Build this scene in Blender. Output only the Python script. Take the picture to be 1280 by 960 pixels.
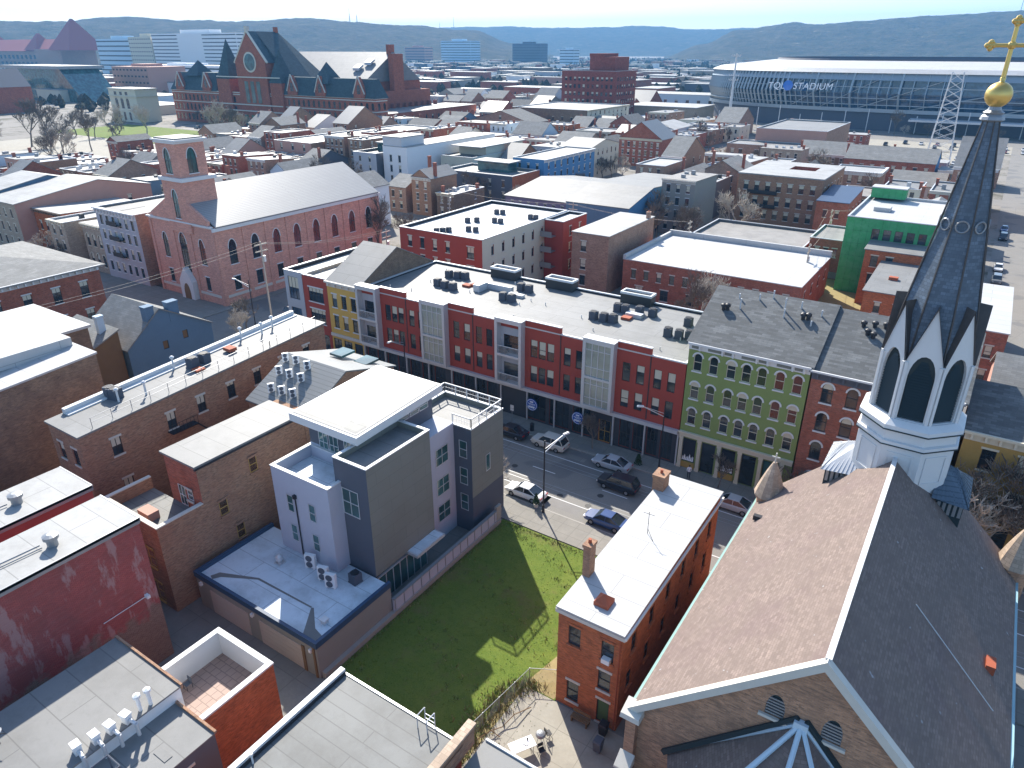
import bpy, math, random
from mathutils import Vector, Matrix
from mathutils.geometry import tessellate_polygon
R = math.radians
rnd = random.Random(11)
SC = bpy.context.scene
COL = SC.collection
for _o in list(bpy.data.objects): bpy.data.objects.remove(_o)

# ------------------------------------------------------------------ camera, sky, sun, exposure
cam = bpy.data.objects.new('camera', bpy.data.cameras.new('camera')); COL.objects.link(cam)
cam.data.sensor_width = 36.0; cam.data.lens = 24.975
cam.data.clip_start = 0.5; cam.data.clip_end = 30000
cam.location = (0, 0, 44); cam.rotation_euler = (R(64.7), 0, R(33.5))
SC.camera = cam
SUN_AZ, SUN_EL = 138.0, 37.0        # degrees, measured from +X towards +Y
wd = bpy.data.worlds.new('World'); SC.world = wd; wd.use_nodes = True
nt = wd.node_tree; nt.nodes.clear()
sky = nt.nodes.new('ShaderNodeTexSky'); sky.sky_type = 'NISHITA'; sky.sun_disc = False
sky.sun_elevation = R(SUN_EL); sky.sun_rotation = R(90 - SUN_AZ); sky.altitude = 200
sky.air_density = 1.0; sky.dust_density = 0.9; sky.ozone_density = 2.6
bg = nt.nodes.new('ShaderNodeBackground'); bg.inputs['Strength'].default_value = 0.125
wo = nt.nodes.new('ShaderNodeOutputWorld')
nt.links.new(sky.outputs[0], bg.inputs[0]); nt.links.new(bg.outputs[0], wo.inputs[0])
sl = bpy.data.lights.new('sun', 'SUN'); sl.energy = 4.8; sl.angle = R(0.55); sl.color = (1, .94, .84)
so = bpy.data.objects.new('sun', sl); COL.objects.link(so)
_d = Vector((-math.cos(R(SUN_AZ)) * math.cos(R(SUN_EL)), -math.sin(R(SUN_AZ)) * math.cos(R(SUN_EL)), -math.sin(R(SUN_EL))))
so.rotation_euler = _d.to_track_quat('-Z', 'Y').to_euler(); so.location = (-200, 200, 300)
vs = SC.view_settings; vs.view_transform = 'Standard'; vs.look = 'None'; vs.exposure = 1.08; vs.gamma = 1
SC.cycles.use_denoising = True
SC.cycles.max_bounces = 6; SC.cycles.diffuse_bounces = 3; SC.cycles.glossy_bounces = 2
SC.cycles.transparent_max_bounces = 6; SC.cycles.volume_bounces = 0
SC.cycles.caustics_reflective = False; SC.cycles.caustics_refractive = False

# ------------------------------------------------------------------ materials
M = {}; DESC = {}
def base_mat(name, rough=.8, spec=.3, metal=0):
    m = bpy.data.materials.new(name); m.use_nodes = True
    b = m.node_tree.nodes['Principled BSDF']
    b.inputs['Roughness'].default_value = rough
    b.inputs['Specular IOR Level'].default_value = spec
    b.inputs['Metallic'].default_value = metal
    M[name] = m
    return m, m.node_tree, b
def nd(t, k, **kw):
    n = t.nodes.new(k)
    for a, v in kw.items(): setattr(n, a, v)
    return n
def c4(c): return (c[0], c[1], c[2], 1)
def noise(t, scale, detail=4, rough=.6, coord=None):
    n = nd(t, 'ShaderNodeTexNoise'); n.inputs['Scale'].default_value = scale
    n.inputs['Detail'].default_value = detail; n.inputs['Roughness'].default_value = rough
    if coord is None:
        g = nd(t, 'ShaderNodeNewGeometry'); coord = g.outputs['Position']
    t.links.new(coord, n.inputs['Vector'])
    return n.outputs['Fac']
def ramp(t, fac, a, b, ca=(0, 0, 0), cb=(1, 1, 1)):
    r = nd(t, 'ShaderNodeValToRGB'); e = r.color_ramp.elements
    e[0].position = a; e[1].position = b; e[0].color = c4(ca); e[1].color = c4(cb)
    t.links.new(fac, r.inputs[0]); return r.outputs[0]
def mix(t, fac, a, b, mode='MIX'):
    n = nd(t, 'ShaderNodeMix', data_type='RGBA', blend_type=mode)
    for s, v in ((n.inputs[0], fac), (n.inputs[6], a), (n.inputs[7], b)):
        if isinstance(v, (int, float)): s.default_value = v
        elif isinstance(v, tuple): s.default_value = c4(v)
        else: t.links.new(v, s)
    return n.outputs[2]
def bump(t, b, h, s=.4, d=.02):
    n = nd(t, 'ShaderNodeBump'); n.inputs['Strength'].default_value = s; n.inputs['Distance'].default_value = d
    t.links.new(h, n.inputs['Height']); t.links.new(n.outputs[0], b.inputs['Normal'])
def mul(c, k): return tuple(min(1, x * k) for x in c)
def plain(name, col, rough=.75, var=.18, sc=.8, spec=.3, metal=0, fine=6.0, desc=None):
    m, t, b = base_mat(name, rough, spec, metal); DESC[name] = desc or name.replace('_', ' ')
    a = mix(t, noise(t, sc, 5), mul(col, 1 - var), mul(col, 1 + var))
    c = mix(t, ramp(t, noise(t, fine, 3), .3, .75), a, mul(col, 1 - var * .9))
    c = mix(t, .35, a, c)
    t.links.new(c, b.inputs['Base Color']); return m
def uvmap(t, sx=1, sy=1):
    u = nd(t, 'ShaderNodeUVMap'); mp = nd(t, 'ShaderNodeMapping')
    mp.inputs['Scale'].default_value = (sx, sy, 1)
    t.links.new(u.outputs[0], mp.inputs[0]); return mp.outputs[0]
def bricktex(t, c1, c2, mortar, bw, rh, ms=.01, off=.5):
    n = nd(t, 'ShaderNodeTexBrick'); n.offset = off
    n.inputs['Color1'].default_value = c4(c1); n.inputs['Color2'].default_value = c4(c2); n.inputs['Mortar'].default_value = c4(mortar)
    n.inputs['Scale'].default_value = 1; n.inputs['Brick Width'].default_value = bw; n.inputs['Row Height'].default_value = rh
    n.inputs['Mortar Size'].default_value = ms; n.inputs['Bias'].default_value = 0
    t.links.new(uvmap(t), n.inputs['Vector']); return n
def brick(name, col, mortar=(.3, .26, .23), stain=None, amt=.5, desc=None, var=.35, bw=.26, rh=.09):
    m, t, b = base_mat(name, .85, .2); DESC[name] = desc or name.replace('_', ' ')
    n = bricktex(t, mul(col, 1 + var), mul(col, 1 - var), mortar, bw, rh, .009)
    g = mix(t, ramp(t, noise(t, .55, 7, .72), .4, .62), n.outputs[0], mul(col, .5) if stain is None else stain)
    c = mix(t, amt, n.outputs[0], g)
    # streaks that run along the courses
    gg = nd(t, 'ShaderNodeNewGeometry'); mp = nd(t, 'ShaderNodeMapping'); mp.inputs['Scale'].default_value = (.9, .9, 5)
    t.links.new(gg.outputs['Position'], mp.inputs[0])
    st = ramp(t, noise(t, 1.4, 6, .75, mp.outputs[0]), .42, .68)
    c = mix(t, .38, c, mix(t, st, mix(t, .3, c, (.05, .045, .04)), mul(col, 1.7)))
    t.links.new(c, b.inputs['Base Color']); bump(t, b, n.outputs['Fac'], -.35, .012); return m
def membrane(name, col, dirt=(.15, .145, .135), amt=.5, seam=1.0, rough=.6, desc=None, sw=9, sh=2.2):
    m, t, b = base_mat(name, rough, .35); DESC[name] = desc or name.replace('_', ' ')
    n = bricktex(t, col, mul(col, .93), mul(col, .62), sw, sh, .035 * seam)
    f = ramp(t, noise(t, .24, 8, .7), .45, .72)
    f2 = ramp(t, noise(t, 1.3, 6, .75), .56, .74)
    c = mix(t, f, n.outputs[0], mix(t, amt, n.outputs[0], dirt))
    c = mix(t, f2, c, mix(t, amt * .6, c, dirt))
    t.links.new(c, b.inputs['Base Color']); return m
def shingle(name, col, var=.25, bw=.5, rh=.22, light=None, desc=None, patch=.35):
    m, t, b = base_mat(name, .85, .25); DESC[name] = desc or name.replace('_', ' ')
    n = bricktex(t, mul(col, 1 + var), mul(col, 1 - var), mul(col, .6), bw, rh, .012)
    c = mix(t, ramp(t, noise(t, .5, 6, .7), .35, .75), n.outputs[0], mul(col, 1 - patch))
    gg = nd(t, 'ShaderNodeNewGeometry')
    if light:
        c = mix(t, ramp(t, noise(t, 2.0, 2, .5), .73, .78), c, light)
        c = mix(t, ramp(t, noise(t, .22, 5, .7), .5, .75), c, mix(t, .45, c, (col[0] * .7, col[1] * .62, col[2] * .75)))
    t.links.new(c, b.inputs['Base Color']); bump(t, b, n.outputs['Fac'], -.4, .02); return m
def ribbed(name, col, pitch=.45, desc=None):
    m, t, b = base_mat(name, .45, .5); DESC[name] = desc or name.replace('_', ' ')
    n = bricktex(t, col, mul(col, .95), mul(col, .55), 400, pitch, .05)
    c = mix(t, ramp(t, noise(t, .3, 5), .4, .8), n.outputs[0], mul(col, .82))
    t.links.new(c, b.inputs['Base Color']); return m

brick('red_brick', (0.349, 0.099, 0.055), desc='red brick')
brick('dark_brick', (0.206, 0.131, 0.080), stain=(.09, .06, .05), desc='dark brown brick')
brick('brown_brick', (0.323, 0.181, 0.103), stain=(.3, .14, .09), desc='brown brick')
brick('orange_brick', (0.443, 0.124, 0.046), mortar=(.33, .2, .13), desc='orange red brick', amt=.35)
brick('pink_brick', (0.669, 0.310, 0.223), mortar=(.5, .36, .31), stain=(.38, .19, .165), amt=.4, desc='pink brick', var=.2)
brick('tan_brick', (.42, .34, .25), desc='tan brick', amt=.3, var=.2)
brick('hall_brick', (0.363, 0.107, 0.058), stain=(.15, .06, .05), desc='dark red brick', bw=.5, rh=.2)
brick('storehouse_brick', (0.269, 0.063, 0.043), desc='deep red brick', bw=.5, rh=.2)
brick('mauve_brick', (0.376, 0.221, 0.151), desc='faded brick')
brick('church_brick', (0.433, 0.235, 0.133), stain=(.2, .13, .095), desc='weathered brick', amt=.7)
plain('painted_red', (0.363, 0.083, 0.066), desc='red painted')
plain('red_panel', (0.356, 0.066, 0.046), var=.1, desc='dark red')
plain('yellow_paint', (.62, .4, .1), var=.08, desc='yellow painted')
plain('ochre_paint', (.42, .27, .08), var=.25, desc='ochre painted')
plain('green_paint', (0.230, 0.293, 0.098), var=.1, desc='green painted')
plain('grey_paint', (.42, .43, .46), var=.08, desc='grey painted')
plain('lilac_stucco', (.46, .48, .55), var=.06, desc='pale grey stucco')
membrane('taupe_siding', (.205, .215, .19), (.16, .15, .13), .3, .35, .7, desc='taupe', sw=3.0, sh=1.2)
plain('slate_siding', (.1, .11, .135), var=.08, desc='dark slate')
plain('warm_siding', (.27, .26, .235), var=.08, desc='warm grey siding')
plain('blue_paint', (.12, .2, .29), var=.12, desc='blue painted')
plain('bright_blue', (.09, .24, .42), var=.1, desc='bright blue')
plain('deep_blue', (.03, .06, .25), var=.1, desc='deep blue')
plain('purple_paint', (.2, .16, .24), var=.1, desc='purple painted')
plain('white_paint', (.78, .78, .77), var=.05, desc='white painted')
plain('cream_paint', (.62, .57, .44), var=.07, desc='cream painted')
plain('pale_blue', (.5, .62, .7), var=.06, desc='pale blue')
plain('salmon_paint', (0.500, 0.280, 0.216), var=.1, desc='salmon painted')
plain('concrete', (.34, .32, .285), var=.14, desc='concrete')
plain('dark_concrete', (.2, .19, .18), var=.2)
plain('stone_trim', (.6, .57, .5), var=.12)
plain('white_trim', (.66, .66, .65), var=.05, rough=.5)
plain('black_metal', (.03, .03, .035), rough=.5, var=.1)
plain('shop_dark', (.06, .065, .075), rough=.5, var=.15)
plain('dark_frame', (.05, .05, .05), rough=.5, var=.1)
plain('grey_metal', (.32, .33, .34), rough=.45, var=.12, metal=.5)
plain('pale_metal', (.6, .61, .62), rough=.4, var=.08, metal=.3)
plain('navy_trim', (.04, .075, .14), rough=.5, var=.1)
plain('green_copper', (.26, .42, .38), rough=.55, var=.15)
plain('teal_gutter', (.3, .48, .52), rough=.5, var=.1)
plain('rust_red', (.38, .1, .05), var=.2)
plain('gold', (.72, .5, .16), rough=.34, var=.1, metal=.75)
plain('bronze_dark', (.085, .075, .07), rough=.45, var=.3, sc=2)
plain('louvre_dark', (.025, .04, .045), rough=.5, var=.1)
plain('peach_door', (.46, .39, .345), var=.05)
plain('green_door', (.08, .14, .06), var=.1)
plain('brown_wood', (.2, .12, .06), var=.2)
plain('white_plastic', (.8, .8, .79), rough=.4, var=.03)
plain('rubber', (.02, .02, .02), rough=.8, var=.1)
plain('skin', (.4, .22, .15), rough=.6, var=.05)
plain('white_cloth', (.75, .76, .8), rough=.9, var=.05)
plain('dark_cloth', (.03, .035, .05), rough=.9, var=.1)
plain('bark', (.17, .14, .115), var=.25, sc=2)
plain('pale_bark', (.46, .4, .33), var=.25, sc=2)
plain('evergreen', (.03, .06, .02), var=.4, sc=3)
plain('dry_weed', (.3, .24, .1), var=.4, sc=3)
plain('green_weed', (.14, .2, .05), var=.4, sc=3)
membrane('white_membrane', (.36, .36, .35), desc='white')
membrane('clean_membrane', (.47, .47, .465), amt=.12, desc='bright white')
membrane('grey_membrane', (.22, .22, .215), (.12, .12, .115), .5, desc='grey')
membrane('pale_membrane', (.215, .215, .21), (.11, .11, .105), .55, desc='pale grey')
membrane('worn_membrane', (.17, .175, .17), (.085, .085, .08), .75, desc='worn grey', sw=12, sh=1.0)
membrane('dark_membrane', (.12, .12, .125), desc='black')
membrane('gravel_roof', (.27, .255, .235), (.12, .11, .1), .7, .2, desc='gravelled')
membrane('blue_membrane', (.7, .77, .82), (.22, .24, .24), .6, desc='pale blue grey')
membrane('terracotta_deck', (.36, .25, .205), (.25, .17, .14), .5, sw=.6, sh=.6, desc='terracotta')
shingle('grey_shingle', (.15, .155, .155), .3, bw=.9, rh=.3, desc='grey shingle')
shingle('pale_shingle', (.25, .25, .24), .15, bw=.9, rh=.3, desc='pale shingle')
shingle('church_slate', (.215, .165, .142), .22, bw=.34, rh=.2, light=(.34, .33, .33), desc='slate', patch=.2)
shingle('hall_slate', (.065, .1, .115), .2, bw=1.2, rh=.5, desc='blue slate')
shingle('spire_slate', (.15, .19, .235), .3, bw=.3, rh=.22, desc='dark slate')
shingle('cone_tile', (.52, .4, .3), .25, bw=.4, rh=.3)
ribbed('rib_white', (.3, .3, .295), .45, desc='white ribbed metal')
ribbed('rib_grey', (.2, .205, .2), .5, desc='grey ribbed metal')
ribbed('rib_blue', (.12, .16, .2), .4, desc='blue grey ribbed metal')
def green_wrap():
    m, t, b = base_mat('green_sheathing', .6, .3); DESC['green_sheathing'] = 'green sheathed'
    n = bricktex(t, (.045, .33, .115), (.04, .29, .1), (.02, .15, .06), 1.22, 2.44, .035, 0)
    t.links.new(mix(t, ramp(t, noise(t, .9, 6, .7), .4, .7), n.outputs[0], (.09, .36, .17)), b.inputs['Base Color'])
green_wrap()
def glass(name, col, rough=.06):
    m, t, b = base_mat(name, rough, .9)
    c = mix(t, ramp(t, noise(t, .35, 2), .4, .65), col, mul(col, 2.2))
    t.links.new(c, b.inputs['Base Color'])
glass('glass', (.018, .024, .03)); glass('glass_teal', (.03, .075, .075)); glass('glass_blue', (.03, .06, .1))
plain('blind', (.6, .56, .44), rough=.6, var=.05)
plain('curtain', (.55, .56, .55), rough=.7, var=.2)
def asphalt():
    m, t, b = base_mat('asphalt', .8, .3)
    c = mix(t, noise(t, .25, 6), (.19, .18, .165), (.27, .255, .23))
    c = mix(t, ramp(t, noise(t, 9, 3), .35, .7), c, mix(t, .4, c, (.12, .115, .11)))
    w = nd(t, 'ShaderNodeTexVoronoi', feature='DISTANCE_TO_EDGE'); w.inputs['Scale'].default_value = .09
    g = nd(t, 'ShaderNodeNewGeometry'); t.links.new(g.outputs['Position'], w.inputs['Vector'])
    c = mix(t, ramp(t, w.outputs[0], .0, .004, (.6, .6, .6), (0, 0, 0)), c, (.11, .105, .1))
    c = mix(t, ramp(t, noise(t, .13, 3, .5), .56, .6), c, mix(t, .5, c, (.12, .12, .125)))
    t.links.new(c, b.inputs['Base Color'])
asphalt()
def paving(name, col, w=1.5, h=1.5):
    m, t, b = base_mat(name, .85, .25)
    n = bricktex(t, mul(col, 1.06), mul(col, .92), mul(col, .6), w, h, .03, 0)
    c = mix(t, ramp(t, noise(t, .6, 6, .7), .35, .8), n.outputs[0], mul(col, .72))
    c = mix(t, ramp(t, noise(t, 5, 3), .45, .8), c, mul(col, .85))
    t.links.new(c, b.inputs['Base Color'])
paving('sidewalk', (.27, .255, .225)); paving('yard_concrete', (.36, .335, .28), 2.4, 2.4); paving('alley_concrete', (.24, .23, .21), 3, 3)
def grassmat():
    m, t, b = base_mat('grass', .9, .15)
    c = mix(t, ramp(t, noise(t, .22, 6, .7), .3, .72), (.07, .135, .012), (.165, .205, .035))
    c = mix(t, ramp(t, noise(t, 1.1, 6, .75), .4, .75), c, (.045, .11, .008))
    c = mix(t, ramp(t, noise(t, 14, 4, .8), .35, .8), c, (.19, .235, .05))
    c = mix(t, ramp(t, noise(t, .16, 7, .75), .53, .66), c, mix(t, .6, c, (.17, .125, .06)))
    t.links.new(c, b.inputs['Base Color']); bump(t, b, noise(t, 20, 4), .9, .08)
grassmat()
def city_ground():
    m, t, b = base_mat('city_ground', .9, .15)
    c = mix(t, noise(t, .02, 8, .7), (.16, .145, .125), (.34, .32, .29))
    c = mix(t, ramp(t, noise(t, .06, 6, .7), .5, .62), c, (.1, .095, .07))
    c = mix(t, ramp(t, noise(t, .011, 5, .7), .6, .66), c, (.5, .48, .45))
    t.links.new(c, b.inputs['Base Color'])
city_ground()
def woodland():
    m, t, b = base_mat('woodland', 1, .05)
    c = mix(t, ramp(t, noise(t, .018, 9, .8), .35, .65), (.022, .024, .016), (.11, .095, .07))
    c = mix(t, ramp(t, noise(t, .05, 5, .8), .45, .7), c, (.045, .055, .03))
    c = mix(t, ramp(t, noise(t, .009, 8, .85), .62, .68), c, (.34, .31, .27))
    t.links.new(c, b.inputs['Base Color']); bump(t, b, noise(t, .06, 6), 1, 8)
woodland()
def stained_red():   # the big painted party wall: red paint with pale mortar scars and bare brick at its foot
    m, t, b = base_mat('scarred_red', .85, .2)
    n = bricktex(t, (.52, .12, .1), (.38, .085, .075), (.2, .06, .055), .26, .09, .012)
    c = mix(t, ramp(t, noise(t, .5, 6, .7), .35, .7), n.outputs[0], (.26, .08, .07))
    gg = nd(t, 'ShaderNodeNewGeometry'); mp = nd(t, 'ShaderNodeMapping'); mp.inputs['Scale'].default_value = (1, 1, .3)
    t.links.new(gg.outputs['Position'], mp.inputs[0])
    s = ramp(t, noise(t, .75, 7, .65, mp.outputs[0]), .545, .6)
    c = mix(t, s, c, mix(t, .75, c, (.42, .25, .23)))
    mq = nd(t, 'ShaderNodeMapping'); mq.inputs['Scale'].default_value = (1, 1, 8); t.links.new(gg.outputs['Position'], mq.inputs[0])
    c = mix(t, ramp(t, noise(t, .8, 6, .75, mq.outputs[0]), .5, .8), c, (.34, .13, .12))
    sx = nd(t, 'ShaderNodeSeparateXYZ'); t.links.new(gg.outputs['Position'], sx.inputs[0])
    ad = nd(t, 'ShaderNodeMath', operation='MULTIPLY_ADD'); t.links.new(noise(t, .9, 5), ad.inputs[0]); ad.inputs[1].default_value = 5; t.links.new(sx.outputs[2], ad.inputs[2])
    lo = ramp(t, nd_div(t, ad.outputs[0], 20), .36, .40)
    nb = bricktex(t, (.24, .15, .11), (.16, .085, .065), (.28, .22, .18), .26, .09, .012)
    c = mix(t, lo, nb.outputs[0], c)
    t.links.new(c, b.inputs['Base Color']); bump(t, b, n.outputs['Fac'], -.3, .012)
def nd_div(t, a, k):
    n = nd(t, 'ShaderNodeMath', operation='DIVIDE'); t.links.new(a, n.inputs[0]); n.inputs[1].default_value = k; return n.outputs[0]
stained_red()
def paint(name, col, rough=.28):
    m, t, b = base_mat(name, rough, .5); b.inputs['Base Color'].default_value = c4(col); b.inputs['Coat Weight'].default_value = .5
    DESC[name] = name.replace('_car', '').replace('_', ' ')
for n_, c_ in dict(white_car=(.75, .75, .74), silver_car=(.42, .43, .45), black_car=(.015, .018, .03), blue_car=(.03, .07, .2), red_car=(.22, .02, .02), grey_car=(.14, .15, .16), beige_car=(.55, .53, .47)).items(): paint(n_, c_)
paint('head_lamp', (.8, .8, .8)); paint('tail_lamp', (.4, .01, .01))
paint('sign_blue', (.02, .1, .42)); paint('logo_blue', (.01, .16, .6)); paint('sign_white', (.9, .92, .94))

# ------------------------------------------------------------------ mesh builder
class MB:
    def __init__(s): s.v = []; s.f = []; s.m = []
    def face(s, pts, mi=0):
        i = len(s.v); s.v += [tuple(p) for p in pts]; s.f.append(tuple(range(i, i + len(pts)))); s.m.append(mi)
    def box(s, x0, x1, y0, y1, z0, z1, mi=0, bottom=True):
        i = len(s.v)
        s.v += [(x0, y0, z0), (x1, y0, z0), (x1, y1, z0), (x0, y1, z0), (x0, y0, z1), (x1, y0, z1), (x1, y1, z1), (x0, y1, z1)]
        fs = [(4, 5, 6, 7), (0, 1, 5, 4), (1, 2, 6, 5), (2, 3, 7, 6), (3, 0, 4, 7)] + ([(3, 2, 1, 0)] if bottom else [])
        for f in fs: s.f.append(tuple(i + k for k in f)); s.m.append(mi)
    def tube(s, p, q, r0, r1=None, n=8, mi=0, cap=True):
        p = Vector(p); q = Vector(q); r1 = r0 if r1 is None else r1
        d = (q - p)
        if d.length < 1e-6: return
        d.normalize(); a = d.orthogonal().normalized(); b = d.cross(a); i = len(s.v)
        for c, r in ((p, r0), (q, r1)):
            for k in range(n):
                t = 2 * math.pi * k / n; s.v.append(tuple(c + (a * math.cos(t) + b * math.sin(t)) * r))
        for k in range(n): s.f.append((i + k, i + (k + 1) % n, i + n + (k + 1) % n, i + n + k)); s.m.append(mi)
        if cap: s.f.append(tuple(i + n + k for k in range(n))); s.m.append(mi); s.f.append(tuple(i + n - 1 - k for k in range(n))); s.m.append(mi)
    def loft(s, rings, mi=0, cap0=True, cap1=True):
        i = len(s.v); n = len(rings[0])
        for r in rings: s.v += [tuple(p) for p in r]
        for j in range(len(rings) - 1):
            for k in range(n):
                a = i + j * n; s.f.append((a + k, a + (k + 1) % n, a + n + (k + 1) % n, a + n + k)); s.m.append(mi)
        if cap0: s.f.append(tuple(i + n - 1 - k for k in range(n))); s.m.append(mi)
        if cap1: a = i + (len(rings) - 1) * n; s.f.append(tuple(a + k for k in range(n))); s.m.append(mi)
    def lathe(s, c, prof, n=12, mi=0):
        s.loft([[(c[0] + r * math.cos(2 * math.pi * k / n), c[1] + r * math.sin(2 * math.pi * k / n), c[2] + z) for k in range(n)] for r, z in prof], mi)
    def prism(s, pts, z0, z1, mi=0):
        s.loft([[(p[0], p[1], z0) for p in pts], [(p[0], p[1], z1) for p in pts]], mi)
    def poly(s, outer, holes, f3, mi=0):
        """flat polygon with holes; f3 maps (u,w) to 3D"""
        loops = [[Vector((a, b, 0)) for a, b in outer]] + [[Vector((a, b, 0)) for a, b in h] for h in holes]
        flat = [p for l in loops for p in l]; i = len(s.v)
        s.v += [tuple(f3(p.x, p.y)) for p in flat]
        for t in tessellate_polygon(loops):
            a, b, c = (flat[k] for k in t)
            ar = (b.x - a.x) * (c.y - a.y) - (c.x - a.x) * (b.y - a.y)
            if abs(ar) < 1e-9: continue
            t = t if ar > 0 else t[::-1]
            s.f.append(tuple(i + k for k in t)); s.m.append(mi)
    def split(s, name, mats, parent=None, pad=.04):
        """build every separate piece as an object of its own"""
        par = list(range(len(s.v)))
        def find(a):
            while par[a] != a: par[a] = par[par[a]]; a = par[a]
            return a
        for f in s.f:
            for q in f[1:]: par[find(q)] = find(f[0])
        isl = {}
        for i in range(len(s.v)): isl.setdefault(find(i), []).append(i)
        bx = [[[min(s.v[i][k] for i in l) - pad for k in range(3)], [max(s.v[i][k] for i in l) + pad for k in range(3)], {q}] for q, l in isl.items()]
        merged = True
        while merged:
            merged = False; out = []
            for b in bx:
                for o in out:
                    if all(b[0][k] <= o[1][k] and b[1][k] >= o[0][k] for k in range(3)):
                        o[0] = [min(o[0][k], b[0][k]) for k in range(3)]; o[1] = [max(o[1][k], b[1][k]) for k in range(3)]; o[2] |= b[2]; merged = True; break
                else: out.append(b)
            bx = out
        for b in bx:
            m = MB(); mp = {}
            for f, mi in zip(s.f, s.m):
                if find(f[0]) in b[2]:
                    for i in f:
                        if i not in mp: mp[i] = len(m.v); m.v.append(s.v[i])
                    m.f.append(tuple(mp[i] for i in f)); m.m.append(mi)
            m.build(name, mats, parent)
    def mesh(s, name, mats, smooth=False):
        me = bpy.data.meshes.new(name); me.from_pydata(s.v, [], s.f)
        for m in mats: me.materials.append(M[m] if isinstance(m, str) else m)
        me.polygons.foreach_set('material_index', s.m)
        uv = me.uv_layers.new(name='UVMap'); data = [0.0] * (len(me.loops) * 2); vt = me.vertices
        for p in me.polygons:
            n = p.normal
            if abs(n.z) > .985: t = Vector((1, 0, 0)); b = Vector((0, 1, 0))
            else:
                t = Vector((-n.y, n.x, 0))
                if t.length < 1e-6: t = Vector((1, 0, 0))
                t.normalize(); b = n.cross(t)
            for li in p.loop_indices:
                co = vt[me.loops[li].vertex_index].co
                data[2 * li] = co.dot(t); data[2 * li + 1] = co.dot(b)
        uv.data.foreach_set('uv', data)
        if smooth: me.polygons.foreach_set('use_smooth', [True] * len(me.polygons))
        me.update(); return me
    def build(s, name, mats, parent=None, loc=(0, 0, 0), rz=0, smooth=False):
        if isinstance(mats, str): mats = [mats]
        return link(name, s.mesh(name, mats, smooth), parent, loc, rz)
def link(name, data, parent=None, loc=(0, 0, 0), rz=0):
    o = bpy.data.objects.new(name, data); COL.objects.link(o)
    o.location = loc; o.rotation_euler = (0, 0, rz); o.parent = parent; return o
TOPS = []
def tag(o, label, cat, group=None, kind=None):
    o['label'] = label
    if cat: o['category'] = cat
    if group: o['group'] = group
    if kind: o['kind'] = kind
    TOPS.append(o); return o
def empty(name, label, cat, loc=(0, 0, 0), rz=0, group=None):
    return tag(link(name, None, None, loc, rz), label, cat, group)
def struct(o, label=None):
    o['kind'] = 'structure'
    o['label'] = label or o.name.replace('_', ' ') + ' of the setting'; o['category'] = 'ground'
    return o
CH = {}
def kids(o): return CH.get(o.name) or [c for c in COL.objects if c.parent == o]
def copy_tree(o, parent=None, loc=None, rz=None, label=None, sc=None):
    def cp(a, par):
        c = a.copy(); COL.objects.link(c); c.parent = par
        for k in kids_map.get(a.name, []): cp(k, c)
        return c
    kids_map = {}
    for c in list(COL.objects):
        if c.parent: kids_map.setdefault(c.parent.name, []).append(c)
    r = cp(o, parent)
    if loc is not None: r.location = loc
    if rz is not None: r.rotation_euler = (0, 0, rz)
    if sc is not None: r.scale = (sc, sc, sc)
    if label: r['label'] = label
    if parent is None: TOPS.append(r)
    return r
_KC = {}
def proto_copy(key, o, loc, rz=0, label=None, sc=None):
    """copy of a thing and its parts without scanning the whole scene"""
    if key not in _KC:
        ks = {}
        def scan(a):
            ks[a] = [c for c in a.children]
            for c in ks[a]: scan(c)
        scan(o); _KC[key] = ks
    ks = _KC[key]
    def cp(a, par):
        c = a.copy(); COL.objects.link(c); c.parent = par
        for k in ks[a]: cp(k, c)
        return c
    r = cp(o, None); r.location = loc; r.rotation_euler = (0, 0, rz)
    if sc is not None: r.scale = (sc, sc, sc)
    if label: r['label'] = label
    TOPS.append(r); return r

# ------------------------------------------------------------------ windows and buildings
def outline(style, w, h):
    a = w / 2
    if style == 'round':
        r = a; n = 8
        return [(-a, 0), (a, 0)] + [(r * math.cos(math.pi * k / n), h - r + r * math.sin(math.pi * k / n)) for k in range(n + 1)]
    if style == 'gothic':
        hh = w * .95; pts = [(-a, 0), (a, 0)]
        n = 5
        for k in range(n + 1):
            t = k / n; pts.append((a * (1 - t ** 1.7), h - hh + hh * math.sin(t * math.pi / 2)))
        for k in range(n - 1, -1, -1):
            t = k / n; pts.append((-a * (1 - t ** 1.7), h - hh + hh * math.sin(t * math.pi / 2)))
        return pts
    return [(-a, 0), (a, 0), (a, h), (-a, h)]
def inset(pts, d, cx=0):
    n = len(pts); out = []
    for i in range(n):
        p0 = Vector(pts[i - 1]); p1 = Vector(pts[i]); p2 = Vector(pts[(i + 1) % n])
        a = (p1 - p0); b = (p2 - p1)
        if a.length < 1e-6: a = b
        if b.length < 1e-6: b = a
        na = Vector((-a.y, a.x)).normalized(); nb = Vector((-b.y, b.x)).normalized()
        k = na + nb; L = k.length
        if L < 1e-4: out.append(tuple(p1 + na * d)); continue
        k /= L; out.append(tuple(p1 + k * (d / max(.35, k.dot(na)))))
    return out
WC = {}
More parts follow.
